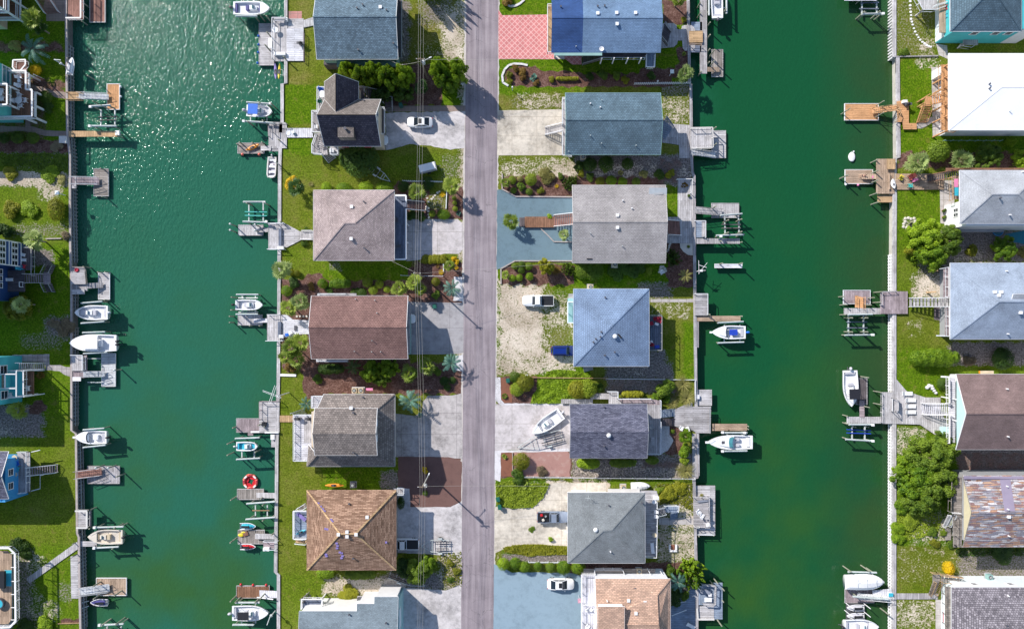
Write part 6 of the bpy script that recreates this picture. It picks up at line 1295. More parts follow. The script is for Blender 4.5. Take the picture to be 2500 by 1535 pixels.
seawall('weathered timber seawall of the left shore with dark ribbed planks',EW_,-250,1800,1,ribs=[(110,330),(335,640),(690,760),(800,1040),(1060,1535)],ribstep=9)
seawall('pale capped seawall beside the lawns left of the central houses',MW_,-250,1800,-1,'deck_pale_y',ribs=None,capw=8)
seawall('grey capped seawall behind the houses right of the road',ME_,-250,1800,1,'deck_grey_y',capw=7)
seawall('white capped seawall of the right shore with rows of pale ribs',RW_,-250,1800,-1,'deck_pale_y','seawall_pale',ribs=[(-250,142),(622,1800)],ribstep=7.5,capw=9,ribmat='white')
for lab,pts,w_,m in (('low wooden kerb crossing the lawn on the left shore beside the small palm',[(112,583),(150,582)],.2,'kerb_wood'),):
    t=thing('timber_kerb',lab,'kerb',*pts[0],0,'low timber edgings');MB().bar(P(*pts[0],.12),P(*pts[1],.12),w_,.24).build('board',m,t)
# ---------------------------------------------------------------- docks, left shore of the left canal
t=dock('brown composite dock at the top edge with a floating brown platform',230,25);pwallz=None
deck(t,165,-40,203,48,.3,'deck_red_y');rail(t,[(160,44),(197,44),(197,-40)],.4,'white',wt=.24);floatd(t,220,-40,256,54,'deck_red_y',z=-.9,edge='offwhite');pilings(t,[(206,10),(206,40),(200,52)],.1)
t=dock('orange-tan floating dock joined to the shore by a white metal gangway',276,236);deck(t,162,226,196,243,.15,'deck_tan_y');rail(t,[(160,225),(195,225)],.2,'deck_tan_x',bal=False);rail(t,[(160,242),(195,242)],.2,'deck_tan_x',bal=False)
ramp_(t,(193,235),.15,(266,238),-.75,14,'deck_alu_y');floatd(t,262,206,291,267,'deck_orange_y');pilings(t,[(226,192,1.6),(256,262,1.2),(232,250,.8),(273,262,.8)]);cleat_buoys(t,[(295,212),(295,236)],'white')
lift('empty boat lift with white beams and black bunks beside the orange-tan float',[(220,260,270,257),(219,308,285,308)],[(247,268,247,305),(281,268,281,305)],[(240,286,287,285),(240,294,287,293)],bunkmat='black',motors=[(221,261),(219,308)])
t=dock('long narrow tan timber pier reaching out from the garden path',230,326);deck(t,165,320,292,334,.12,'deck_tan_y');pilings(t,[(180,324,.1),(215,324,.1),(250,324,.1),(286,324,.6),(290,332,.6)]);MB().box((P(281,0,.5).x,P(0,330,.5).y,.125),(P(291,0,.5).x,P(0,319,.5).y,.5)).build('bench','white',t)
t=thing('utility_box','small white dock box on the shore below the tan timber pier','box',158,343,0);bl_(MB().obox((0,0,.3),(1.2,1.2,.6)),'body','white',t);bl_(MB().obox((0,0,.64),(1.3,1.3,.08)),'lid','offwhite',t)
t=dock('grey floating dock with a short straight gangway and bird-stained boards',247,445);deck(t,172,430,186,460,.1,'deck_grey_y');ramp_(t,(176,442),.1,(243,443),-.8,18,'deck_purple_y');floatd(t,230,413,264,478,'deck_old_x',edge='deck_pale_x');pilings(t,[(246,411,.2),(250,480,.2)])
t=dock('weathered grey square deck with a low ramp to a narrow float, by the navy house',225,690);deck(t,173,651,208,694,.5,'deck_grey_x');rail(t,[(176,651),(206,652),(210,694)],.3,'deck_old_x',.5,bal=False);deck(t,178,694,213,710,.1,'deck_grey_y');ramp_(t,(211,698),.1,(252,696),-.8,13,'deck_grey_y',rails=False);floatd(t,241,667,267,730,'deck_pale_x');deck(t,175,706,206,718,.35,'deck_pale_x',name='fish_cleaning_table');pilings(t,[(240,664,.2),(257,664,.2),(256,732,.2),(210,652,.9)])
t=thing('life_ring','faded red coiled hose on the weathered grey square deck','hose',188,659,.5);bl_(MB().lathe((0,0,0),[(.3,0),(.42,.1),(.3,.2),(.2,.1)],14),'coil','red_cloth',t)
lift('boat lift holding the white centre-console boat beside the grey square deck',[(198,740,250,736),(198,789,255,785)],[(215,745,215,783),(258,745,258,783)],[(210,755,262,755),(210,772,262,772)]);boat('white centre-console boat pointing at the shore, open white deck, twin seats',223,763,80,36,180,'bow',z=.0,motor='white')
lift('boat lift holding the largest white boat of the left shore',[(202,812,257,810),(204,863,262,860)],[(225,818,225,858),(270,818,270,858)],[(215,828,272,828),(215,848,272,848)]);boat('largest white boat of the left shore, closed bow and wide white hardtop',227,837,114,42,180,'offshore',z=.1,nm=2,top=(.05,3.6,2.2,.9,'hull_white'),blunt=2.6)
t=dock('long pale aluminium float with a railed gangway beside the flagstone path',260,900);deck(t,175,868,203,905,.4,'deck_pale_y');rail(t,[(171,867),(201,867),(201,903)],.4,'rail_white',bal=False);deck(t,205,866,212,906,-.1,'deck_purple_x',name='bench');deck(t,178,906,207,922,.1,'deck_purple_y');ramp_(t,(204,913),.1,(257,912),-.75,14,'deck_alu_y');floatd(t,249,863,281,942,'deck_alu_x',edge='white');deck(t,177,920,197,930,.5,'white',name='fish_cleaning_table')
for q in (875,933):MB().bar(P(214,q,-.7),P(249,q,-.8),.16).build('stand_off_arm','galv',t)
pilings(t,[(285,903,.9)],cap=True)
lift('boat lift holding the white runabout beside the ribbed seawall',[(203,1049,255,1045),(203,1092,258,1086)],[(218,1054,218,1085),(252,1054,252,1085)],[(210,1060,258,1060),(210,1078,258,1078)]);boat('white runabout with twin helm seats, bow over the ribbed seawall',222,1067,76,33,180,'cuddy',z=.0)
t=dock('weathered float reached by a reddish ramp, two white pole caps above it',253,1158);ramp_(t,(186,1158),.15,(249,1150),-.7,18,'deck_red_y',rmat='deck_pale_x');floatd(t,214,1138,291,1179,'deck_grey_y',edge='deck_pale_x');pilings(t,[(242,1139,1.1),(272,1139,1.1)],cap=True);pilings(t,[(294,1160,1.4)])
t=dock('raised grey square platform with white railings above the seawall',208,1266);deck(t,191,1244,214,1289,.6,'deck_pale_x');deck(t,213,1244,222,1286,.2,'deck_purple_x');rail(t,[(183,1247),(212,1247),(212,1288),(186,1288)],.6,'offwhite',bal=False,wt=.3);pilings(t,[(223,1243,1.2),(222,1288,.6)])
lift('boat lift holding the cream fishing boat',[(228,1287,302,1285),(229,1337,290,1334)],[(242,1292,242,1330),(290,1292,290,1330)],[(236,1300,296,1300),(236,1320,296,1320)],pil=[(290,1283),(285,1333)],motors=[(231,1287),(230,1337)]);boat('cream fishing boat with a dark outboard, bow toward the shore',257,1310,84,36,180,'console',z=.05,hull='hull_cream',dk='cream_deck',seat='tan_plastic')
t=dock('short slatted catwalk between the diagonal boardwalk and the cream fishing boat',216,1327);deck(t,195,1321,236,1333,-.1,'deck_pale_x');pilings(t,[(232,1324,-.1),(232,1332,-.1)])
t=dock('diagonal grey boardwalk crossing the lawn to a strip along the seawall',130,1370,'boardwalk','boardwalk');deckp(t,[(188,1322),(195,1336),(72,1423),(63,1412)],.15,'deck_pale_y');deckp(t,[(172,1358),(195,1352),(196,1460),(174,1460)],.16,'deck_pale_x');pilings(t,[(184,1324,.9)],r=.1)
t=thing('boat_hoist','small metal crank post at the corner of the diagonal boardwalk','post',189,1352,.15);bl_(MB().tube((0,0,0),(0,0,1.2),.1).obox((-.5,-.4,1.1),(1.2,.08,.08),.6),'post','metal_dark',t)
t=dock('tan-boarded float with a slanted grey metal ramp near the bottom left',272,1432);ramp_(t,(195,1443),.15,(268,1433),-.75,18,'deck_alu_y');floatd(t,236,1411,308,1452,'deck_wood_y',edge='white');pilings(t,[(238,1424,1.3),(238,1455,1.3),(290,1446,1.5)])
t=dock('small black floating jet ski cradle below the tan-boarded float',240,1470,'float');floatd(t,217,1459,263,1479,'black',z=-1.2,eb=False);MB().bar(P(200,1470,-.2),P(217,1466,-1),.14).bar(P(200,1485,-.2),P(217,1478,-1),.14).build('mooring_arm','galv',t)
jetski('white and navy jet ski on the black floating cradle at the bottom left',242,1470,180,'seat_blue',z=-1.05,L_=42,B=16)
lift('empty boat lift with long leaning poles at the bottom left edge',[(242,1525,302,1522),(244,1560,302,1556)],[(262,1528,262,1556),(296,1528,296,1556)],[(255,1535,300,1535)],pil=[(260,1518),(294,1515)],motors=[(243,1525)])
# davit and covered craft
t=thing('boat_davit','lone white davit crane leaning over the left shore seawall','davit',160,162,0);p=wl(t);MB().tube((p.x,p.y,0),(p.x,p.y,3.2),.1).build('mast','galv',t);MB().bar((p.x,p.y,3.2),(p.x+1.2,p.y-.1,3.2),.12).build('arm','galv',t);MB().obox((p.x,p.y,1.4),(.35,.35,.3)).build('winch','white',t)
jetski('white jet ski hoisted on the lone davit at the left shore',173,162,80,'hull_white',z=.3,L_=42,B=16,seat='seat_grey')
for x,y,l in ((150,156,'upper'),(150,171,'lower')):pass
# ---------------------------------------------------------------- right shore of the left canal (middle strip)
lift('boat lift under the white boat at the top edge of the left canal',[(575,40,628,40),(580,-6,632,-6)],[(590,-4,590,38),(620,-4,620,38)],[(585,8,630,8),(585,28,630,28)],pil=[(657,48),(640,44)])
boat('white boat with navy blue seats at the top edge of the left canal',614,20,88,33,0,'console',z=.1,seat='seat_blue',blunt=3.2,motor='metal_dark')
t=dock('grey timber dock complex with rails, a white round table and blue fenders',672,100);floatd(t,633,59,668,159,'deck_pale_x',edge='deck_pale_x');deck(t,667,45,700,150,.1,'deck_pale_y');deck(t,700,46,741,70,.12,'deck_pale_x');deck(t,700,70,741,149,.25,'deck_white_x');rail(t,[(697,43),(664,43),(664,142)],.2,'rail_white',bal=False);rail(t,[(741,80),(741,150)],.25,'deck_purple_y',.5,bal=False);deckp(t,[(740,50),(768,41),(768,62),(740,68)],.2,'deck_pale_y')
cleat_buoys(t,[(631,88),(631,109),(630,128),(629,154)],'blue');pilings(t,[(655,45,.8),(654,118,1.6),(656,84,1.0),(703,45,.8),(700,148,2.0)]);MB().box((P(668,0,.8).x,P(0,134,.8).y,.1),(P(696,0,.8).x,P(0,127,.8).y,.75)).build('bench','white',t);deck(t,655,93,664,117,-.5,'white',name='dock_box');deck(t,670,43,696,51,.9,'deck_pale_x',name='fish_cleaning_table')
rtable('round white table on the grey timber dock complex',675,77,.1,.55);cbox('cooler_box','white dock cooler at the corner of the grey timber dock complex','cooler',699,50,.2,.7,.6,.5,'white')
grill('small black grill at the land side of the grey timber dock complex',736,109,.25)
kayak('white kayak with a purple hull hanging beside the yellow one',673,175,92,'purple',40,8,z=-.6);kayak('yellow kayak hanging at the foot of the grey timber dock complex',682,175,86,'yellow',38,7,z=-.6)
t=thing('swim_ladder','small bent metal swim ladder beside the yellow kayak','ladder',691,178,0);p=wl(t);MB().bar((p.x,p.y-.5,.2),(p.x,p.y-.5,-1.5),.05).bar((p.x,p.y+.5,.2),(p.x,p.y+.5,-1.5),.05).bar((p.x-.5,p.y-.5,.2),(p.x,p.y-.5,.2),.05).bar((p.x-.5,p.y+.5,.2),(p.x,p.y+.5,.2),.05).build('side_rail','galv',t)
q=MB();[q.bar((p.x,p.y-.5,z_),(p.x,p.y+.5,z_),.05)for z_ in (0,-.4,-.8,-1.2)];q.build('rung','galv',t)
lift('boat lift holding the blue-topped boat',[(602,250,660,254),(594,296,672,301)],[(612,256,612,296),(652,256,652,298)],[(606,262,660,262),(606,282,660,282)],pil=[(668,259),(640,256),(648,300),(612,302)],motors=[(660,253),(595,296)]);boat('small white boat with a bright blue bimini top',633,271,62,30,-2,'bow',z=-.1,top=(-.17,1.8,1.9,1.1,'blue'),blunt=3.4,motor='seat_grey')
t=dock('grey pier with a narrow white walkway to the charcoal cross-gabled house',680,330);deck(t,656,301,700,362,.2,'deck_pale_y');deck(t,660,300,695,324,.22,'deck_grey_y',.05);rail(t,[(697,300),(667,299),(667,324)],.2,'deck_pale_x',bal=False);rail(t,[(655,305),(655,332)],.2,'deck_purple_y',.6,bal=False);deck(t,699,313,764,336,.2,'deck_white_y');floatd(t,581,350,645,374,'deck_old_x',edge='deck_pale_x');ramp_(t,(662,362),.2,(637,363),-.6,11,'deck_pale_x',rails=False);MB().box((P(656,0,.2).x,P(0,370,0).y,.0),(P(684,0,.2).x,P(0,361,.2).y,.12)).build('lower_step','deck_grey_x',t)
pilings(t,[(579,352,.3),(587,349,.6),(618,350,.6),(643,350,1.0),(685,345,1.4)]);cleat_buoys(t,[(592,377),(633,377)],'coral',r=.28)
kayak('orange kayak lying on the weathered float, double seats',617,360,24,'orange',36,10,z=-1.0);t=thing('garden_hose','coiled pale hose ring on the white walkway','hose',704,325,.2);bl_(MB().lathe((0,0,0),[(.38,0),(.46,.06),(.40,.07),(.36,.02)],20),'coil','rail_white',t)
cbox('cooler_box','small teal cooler on the white walkway','cooler',717,325,.2,.45,.4,.4,'aqua',30,'white')
boat('narrow grey jon boat tied along the seawall, red items inside',663,409,52,23,-93,'skiff',z=-1.35,hull='offwhite',dk='seat_grey',Hh=.55,motor='seat_grey',blunt=11,name='rowing_boat',group='small open boats');
for i,(x,y,l)in enumerate(((664,403,'upper'),(660,421,'lower'))):cbox('life_vest',f'{l} pink and white life vest heap in the grey jon boat','life vest',x,y,-1.1,.55,.4,.15,'pink',15,'white','life vests in the jon boat',False)
t=thing('boat_davit','short white davit beside the grey jon boat','davit',680,401,0);p=wl(t);MB().tube((p.x,p.y,0),(p.x,p.y,1.8),.09).build('mast','galv',t);MB().bar((p.x,p.y,1.75),(p.x-1.3,p.y+.7,1.9),.09).build('arm','galv',t);MB().obox((p.x,p.y,1.9),(.4,.35,.25)).build('winch','white',t)
lift('empty boat lift with two teal bunks',[(594,493,648,493),(593,541,652,543)],[(608,497,608,540),(643,497,643,540)],[(598,517,652,518),(598,526,652,527)],bunkmat='teal',motors=[(645,494),(650,541)],pil=[(651,498),(609,499)])
t=dock('grey dock with a tapering boardwalk to the pinkish-grey house',670,575);floatd(t,583,550,642,574,'deck_pale_y',edge='deck_pale_x');ramp_(t,(656,561),.1,(628,562),-.7,11,'deck_grey_y',rails=False);deck(t,655,545,690,609,.15,'deck_pale_y');deckp(t,[(688,546),(697,546),(738,568),(739,584),(700,604),(688,604)],.17,'deck_pale_x');rail(t,[(653,545),(692,544)],.2,'rail_white',bal=False);rail(t,[(652,608),(693,608)],.2,'rail_white',bal=False);MB().box((P(680,0,.6).x,P(0,600,.6).y,.152),(P(687,0,.6).x,P(0,558,.6).y,.55)).build('bench','deck_blue_y',t);MB().box((P(678,0,.7).x,P(0,607,.7).y,.16),(P(692,0,.7).x,P(0,601,.7).y,.75)).build('storage_bench','white',t)
pilings(t,[(568,549,1.2),(568,564,1.2),(628,551,1.2),(628,565,1.2)],cap=True);pilings(t,[(690,544,1.4)])
lift('boat lift holding the white bay boat',[(577,719,631,719),(576,767,630,767)],[(592,722,592,764),(624,722,624,764)],[(582,727,630,727),(582,762,630,762)],pil=[(573,726),(572,757)],bunkmat='white');boat('white bay boat with a black outboard and rounded bow',608,744,66,26,0,'console',z=-.1,blunt=3.4)
t=dock('pale grey dock with a fenced end and white walkway to the red-brown house',690,793);floatd(t,582,769,640,793,'deck_pale_y',edge='deck_pale_x');ramp_(t,(654,782),.1,(620,783),-.7,10,'deck_white_y',rails=False);deck(t,652,768,692,831,.15,'deck_pale_y');deckp(t,[(690,768),(700,768),(715,780),(755,782),(755,815),(720,817),(712,822),(690,824)],.17,'deck_white_x');rail(t,[(652,768),(682,768)],.2,'rail_white',bal=False);rail(t,[(648,832),(690,832)],.2,'rail_white',bal=False);MB().box((P(678,0,.6).x,P(0,823,.6).y,.152),(P(685,0,.6).x,P(0,785,.6).y,.55)).build('bench','deck_blue_y',t);pilings(t,[(563,772,.6),(563,787,.6),(610,795,.2),(634,795,.3)])
cbox('dock_box','small dark hatch box on the white walkway','box',722,801,.17,.45,.85,.12,'metal_dark',0,handle=False);cbox('cooler_box','royal blue cooler at the edge of the white walkway','cooler',702,817,.17,.6,.5,.4,'blue',10);cbox('cooler_box','white cooler beside the royal blue cooler','cooler',710,813,.17,.7,.5,.35,'white',35);cbox('dock_box','low white storage box beside the coolers on the white walkway','box',688,821,.17,.8,.55,.4,'white',0)
t=thing('terracotta_stones','row of small cream paving stones above the white walkway','paving stones',735,772,0,None)
for x in (725,733,741,749):p=P(x,772,0);MB().lathe((p.x,p.y,.02),[(.2,0),(.2,.08),(.05,.1)],9).build('stone','stone',t)
t=dock('long grey dock with a fenced raised deck and reddish lower float',650,1030);deck(t,633,981,682,1056,.2,'deck_pale_x');rail(t,[(680,980),(633,980),(633,1025)],.3,'deck_purple_y',bal=False);floatd(t,578,1022,648,1054,'deck_purple_y',edge='deck_pale_x');deck(t,612,1052,650,1056,-.3,'white',name='edge_bench');deck(t,646,1053,680,1057,.6,'white',name='bench');deck(t,605,1056,618,1063,-.6,'deck_purple_x',name='swim_step');deck(t,662,1058,672,1091,-.2,'deck_grey_x',name='catwalk')
MB().box((P(639,0,.6).x,P(0,1039,.6).y,.202),(P(649,0,.6).x,P(0,1030,.6).y,.6)).build('dock_box','black',t);pilings(t,[(571,1043,.6),(638,1035,1.6),(648,1040,.8)])
t=thing('boardwalk','short tan boardwalk between the long grey dock and the white deck','boardwalk',700,1022,0,'private docks along the canals');deck(t,683,1014,718,1030,.16,'deck_tan_y')
cbox('dock_box','white fish box hanging on the catwalk beside the seawall','box',667,1066,.0,.7,.9,.3,'white',0,handle=False)
lift('boat lift holding the turquoise-trimmed boat',[(574,1070,634,1068),(577,1121,635,1118)],[(591,1078,591,1118),(621,1078,621,1118)],[(582,1082,628,1082),(582,1098,628,1098)],pil=[(563,1080),(563,1107),(630,1100)]);boat('small boat with turquoise deck and white hull',603,1089,52,23,0,'bow',z=-.2,dk='aqua',blunt=3.4,motor='offwhite',seat='aqua')
t=thing('inflatable_lounge','red octagonal inflatable float with a star-shaped opening','inflatable float',613,1174,ZW);p=wl(t);tb=MB()
ring_=[(1.5*math.cos(i*math.pi/4+.39),1.5*math.sin(i*math.pi/4+.39))for i in range(8)]
for i in range(8):a,b=ring_[i],ring_[(i+1)%8];tb.tube((p.x+a[0]*.86,p.y+a[1]*.86,ZW+.32),(p.x+b[0]*.86,p.y+b[1]*.86,ZW+.32),.24,10)
tb.build('outer_tube','coral',t,True);fl=MB();n=16;vs=[]
for i in range(n):a=i*2*math.pi/n+.39;ro=1.3;ri=.75 if i%4==0 else .42;vs+=[(p.x+ro*math.cos(a),p.y+ro*math.sin(a),ZW+.2),(p.x+ri*math.cos(a),p.y+ri*math.sin(a),ZW+.2)]
fl.add(vs,[(2*i,2*((i+1)%n),2*((i+1)%n)+1,2*i+1)for i in range(n)]);fl.build('mesh_floor','red',t)
for i in range(8):a=i*math.pi/4;MB().obox((p.x+1.22*math.cos(a),p.y+1.22*math.sin(a),ZW+.52),(.28,.6,.08),a).build('head_pillow','white' if i%2 else 'red_cloth',t)
t=dock('speckled short float with a gangway below the red inflatable',625,1206);floatd(t,580,1194,643,1218,'deck_old_y',edge='deck_pale_x');ramp_(t,(674,1209),.1,(626,1208),-.7,13,'deck_pale_y',rails=False);pilings(t,[(570,1216,1.4),(640,1215,.9)])
lift('empty boat lift with thin olive crossbeams',[(602,1229,672,1224),(600,1267,672,1262)],[(624,1232,624,1258),(653,1232,653,1258)],[(616,1245,658,1245)],pil=[(648,1228),(648,1265)],bunkmat='deck_tan_x');jetski('blue jet ski above the cluttered float',605,1284,0,'aqua',z=-1.15,L_=39,B=16)
t=dock('cluttered grey float with a grey gangway between the two jet skis',625,1310);floatd(t,582,1294,645,1326,'deck_old_y',edge='deck_pale_x');ramp_(t,(676,1309),.1,(624,1308),-.7,13,'deck_pale_y',rails=False);pilings(t,[(570,1318,1.6),(668,1301,1.2)]);t=thing('yellow_float','crumpled yellow inflatable on the cluttered grey float','inflatable float',589,1305,-1.05);bl_(MB().lathe((0,0,.1),[(.2,-.1),(.45,.0),(.35,.15),(.1,.1)],10,1.3,.8).lathe((.5,.5,.1),[(.1,-.1),(.3,.0),(.22,.14),(.05,.1)],9,1.6,.6),'tube','yellow',t,True)
cbox('duffel_bag','brown towel heap on the cluttered grey float','towels',600,1302,-1.05,.9,.7,.15,'brown_cloth',20,handle=False);jetski('red and white jet ski below the cluttered float',605,1334,0,'red',z=-1.15,L_=38,B=14)
t=thing('wooden_ladder_stand','small railed grey landing stage beside the red and white jet ski','landing stage',656,1330,0);deck(t,643,1321,676,1342,-.1,'deck_purple_x');rail(t,[(642,1322),(676,1322)],-.1,'rail_white',bal=False);rail(t,[(643,1342),(672,1342)],-.1,'rail_white',bal=False);cbox('cooler_box','large white dock cooler on the railed landing stage','cooler',652,1338,-.1,1.1,.6,.5,'white',0)
t=dock('dark brown float with three red buoys and a white ramp',618,1443);floatd(t,578,1430,657,1458,'deck_brown_y',edge='deck_pale_x');cleat_buoys(t,[(588,1426),(618,1427),(650,1427)],'red',r=.26);ramp_(t,(677,1450),.1,(634,1448),-.7,17,'deck_white_y',rails=False);MB().bar(P(628,1457,-.2),P(667,1462,.9),.16).build('hand_rail','white',t);pilings(t,[(570,1460,1.5),(645,1450,2.0)])
lift('boat lift holding the black-topped white boat',[(575,1470,634,1470),(568,1524,620,1524)],[(590,1474,590,1520),(624,1474,624,1520)],[(580,1484,628,1484),(580,1510,628,1510)],pil=[(630,1462),(582,1462)],bunkmat='white');boat('white boat with a black rectangular hardtop near the bottom edge',611,1496,88,38,0,'console',z=.0,top=(-.12,2.1,1.5,1.4,'black_canvas'),motor='seat_grey',blunt=2.4)
t=thing('boat_davit','grey davit leaning over the seawall near the bottom edge','davit',672,1490,0);p=wl(t);MB().tube((p.x,p.y,0),(p.x,p.y,3.0),.1).build('mast','galv',t);MB().bar((p.x,p.y,3.0),(p.x-.5,p.y-1.4,3.0),.12).build('arm','galv',t);MB().obox((p.x,p.y,2.2),(.4,.4,.4)).build('winch','galv',t)
# ---------------------------------------------------------------- left shore of the right canal
t=thing('boardwalk','brown timber boardwalk crossing the blue gravel to the fan palm','boardwalk',1315,541,0,'private docks along the canals');deck(t,1281,529,1353,555,.5,'deck_brown_y',z0=0);deck(t,1268,531,1281,553,.15,'deck_dark_y',z0=0)
t=dock('long straight blue-grey catwalk running down from the top edge',1717,90);deck(t,1709,-60,1726,180,.1,'deck_grey_y');deck(t,1683,76,1716,104,.5,'deck_tan_x');rail(t,[(1686,106),(1714,108)],.5,'deck_wood_x',.7,bal=False);deck(t,1686,110,1712,128,.1,'deck_blue_x',name='steps');deck(t,1688,54,1714,75,.1,'deck_bluegrey_x');pilings(t,[(1729,62,1.3),(1729,92,1.3),(1729,125,1.0),(1729,155,.8),(1708,10,.6),(1708,35,.6),(1710,178,.8)])
t=dock('weathered float with leaning piles right of the blue-grey catwalk',1751,155);floatd(t,1738,122,1764,187,'deck_old_y',edge='deck_pale_x');ramp_(t,(1724,170),.0,(1756,171),-.8,11,'deck_wood_y',rails=False);pilings(t,[(1735,160,2.2),(1735,135,2.6)])
lift('boat lift beside the blue-grey catwalk at the top edge',[(1731,-60,1731,38),(1773,-60,1774,34)],[(1735,-20,1770,-20),(1735,20,1770,20)],[(1743,-30,1743,30),(1760,-30,1760,30)],pil=[(1766,32)]);boat('white boat on the lift at the top edge beside the blue-grey catwalk, stern down',1750,-3,95,29,92,'console',z=.0,blunt=2.4,motor='metal_dark')
t=thing('patio','wooden patio with rounded corners behind the long blue house','patio deck',1635,90,0);deckp(t,[(1614,58),(1645,57),(1652,62),(1653,72),(1664,72),(1665,64),(1671,62),(1690,62),(1697,72),(1697,118),(1690,124),(1672,124),(1667,118),(1666,99),(1655,99),(1653,108),(1645,115),(1614,118)],.12,'deck_pale_y',name='boards')
t=dock('square railed deck beside a low float and a steep metal ramp',1715,340);deck(t,1686,311,1739,361,.6,'deck_pale_y');rail(t,[(1689,312),(1740,311),(1741,360),(1689,362)],.6,'offwhite',1.0,bal=False,wt=.16);floatd(t,1738,320,1771,385,'deck_pale_x',edge='deck_pale_x');ramp_(t,(1686,372),.2,(1746,380),-.7,13,'deck_alu_y');pilings(t,[(1742,316,1.6),(1743,356,1.6)])
t=thing('patio','blue-grey wooden terrace behind the grey-teal house','patio deck',1665,340,0);deckp(t,[(1616,296),(1634,302),(1690,306),(1690,386),(1659,386),(1658,354),(1632,350),(1616,348)],.1,'deck_pale_y',name='boards')
t=thing('patio','long pale boardwalk terrace beside the weathered light-grey house','patio deck',1672,510,0);deckp(t,[(1655,436),(1694,436),(1694,594),(1628,593),(1628,530),(1655,530)],.12,'deck_pale_y',name='boards');rail(t,[(1654,437),(1691,437),(1688,470)],.15,'white',bal=False)
t=dock('railed ramp and pale float above the twin-pole boat lift',1765,515);ramp_(t,(1696,514),.1,(1762,519),-.7,15,'deck_pale_y',rmat='deck_grey_x');floatd(t,1738,497,1803,531,'deck_pale_y',edge='deck_pale_x');pilings(t,[(1740,508,2.0),(1800,524,.6)])
t=dock('small deck holding a built-in bench beside the seawall',1710,560);deck(t,1695,539,1722,580,.1,'deck_bluegrey_x');deck(t,1714,540,1722,578,.55,'deck_pale_y',name='bench');rail(t,[(1697,539),(1723,539),(1723,580)],.0,'rail_white',.7,bal=False)
t=dock('narrow grey finger pier below the twin-pole boat lift',1750,589);deck(t,1696,582,1806,595,.1,'deck_grey_y');pilings(t,[(1757,590,1.2),(1808,592,.8),(1730,590,.0),(1785,590,.0)])
lift('empty boat lift with four short guide poles',[(1758,526,1812,522),(1748,575,1816,573)],[(1769,530,1770,570),(1803,530,1804,570)],[(1762,548,1808,548),(1762,557,1808,557)],pil=[(1772,540),(1804,538),(1772,570),(1804,568)],motors=[(1760,577)])
t=dock('lone floating white beam with two leaning poles',1778,649,'float');floatd(t,1746,645,1811,653,'deck_white_x',z=-.6,edge='white');pilings(t,[(1759,644,1.3),(1806,644,1.5)])
t=thing('boat_davit','white crossed davit frame on the seawall beside the yucca','davit',1700,663,0);p=wl(t);MB().tube((p.x,p.y,0),(p.x,p.y,2.2),.08).build('mast','white',t);m_=MB();m_.bar((p.x,p.y-.6,1.8),(p.x-.1,p.y+1.9,2.0),.06).bar((p.x,p.y-.4,1.8),(p.x+1.5,p.y+1.5,2.0),.06).bar((p.x-.1,p.y+1.1,1.9),(p.x+1.4,p.y+.6,1.9),.08).bar((p.x,p.y,1.9),(p.x+1.2,p.y+.1,1.9),.08);m_.build('arm','white',t);MB().obox((p.x+.4,p.y,2.0),(.45,.35,.3)).build('winch','white',t)
t=dock('square grey railed deck and long pier above the blue-motored boat',1740,760);deck(t,1697,718,1728,770,.5,'deck_grey_x');rail(t,[(1697,717),(1728,717),(1728,768)],.2,'rail_white',.8,bal=False);deck(t,1698,771,1808,784,.1,'deck_wood_x');deck(t,1697,785,1706,848,.1,'deck_grey_y',name='catwalk');pilings(t,[(1808,772,.9),(1755,784,.0),(1728,768,1.4)])
lift('boat lift holding the blue-motored boat',[(1752,788,1815,785),(1752,837,1816,835)],[(1768,792,1768,834),(1806,792,1806,834)],[(1760,800,1812,800),(1760,824,1812,824)]);boat('white cuddy boat with a blue-covered console and bright blue outboard',1779,811,82,33,180,'cuddy',z=.0,top=(-.12,1.5,1.1,.45,'royal'),motor='blue',blunt=2.0)
t=dock('square pale deck and lower platform behind the indigo-roofed house',1715,1010);deck(t,1702,951,1738,990,-.2,'deck_pale_x');deckp(t,[(1690,992),(1736,992),(1735,1057),(1702,1057),(1690,1050),(1645,1040),(1645,1000),(1690,980)],.3,'deck_grey_x');rail(t,[(1734,995),(1734,1057)],.3,'wall_grey',.6,bal=False);deck(t,1690,1058,1702,1165,.15,'deck_grey_y',name='catwalk');deck(t,1738,1034,1824,1051,-.1,'deck_wood_x');pilings(t,[(1826,1040,.3),(1826,1047,.3),(1780,1050,-.1)])
MB().box((P(1702,0,.6).x,P(0,974,.6).y,-.2),(P(1709,0,.6).x,P(0,964,.6).y,.3)).build('dock_box','deck_white_y',t)
lift('boat lift holding the big white cruiser',[(1762,1056,1824,1056),(1762,1101,1824,1100)],[(1775,1060,1775,1098),(1812,1060,1812,1098)],[(1766,1066,1820,1066),(1766,1090,1820,1090)],motors=[(1764,1055),(1764,1101),(1818,1056)]);boat('big white cabin cruiser with a teal windshield and a bow anchor',1783,1079,108,35,180,'cruiser',z=.1,nm=0,blunt=2.3)
t=dock('grey lower deck wrapped round a raised railed deck with two white chairs',1720,1245);deck(t,1697,1185,1746,1306,-.3,'deck_pale_x');deck(t,1694,1213,1733,1288,.5,'deck_grey_x',z0=-.29);rail(t,[(1694,1214),(1731,1214),(1733,1288),(1722,1288)],.5,'deck_pale_x',.8,bal=False);rail(t,[(1704,1305),(1743,1306)],-.3,'rail_white',.5,bal=False);rail(t,[(1695,1284),(1700,1288),(1709,1287)],.5,'offwhite',.7,bal=False);pilings(t,[(1706,1308,.2),(1742,1306,.2)])
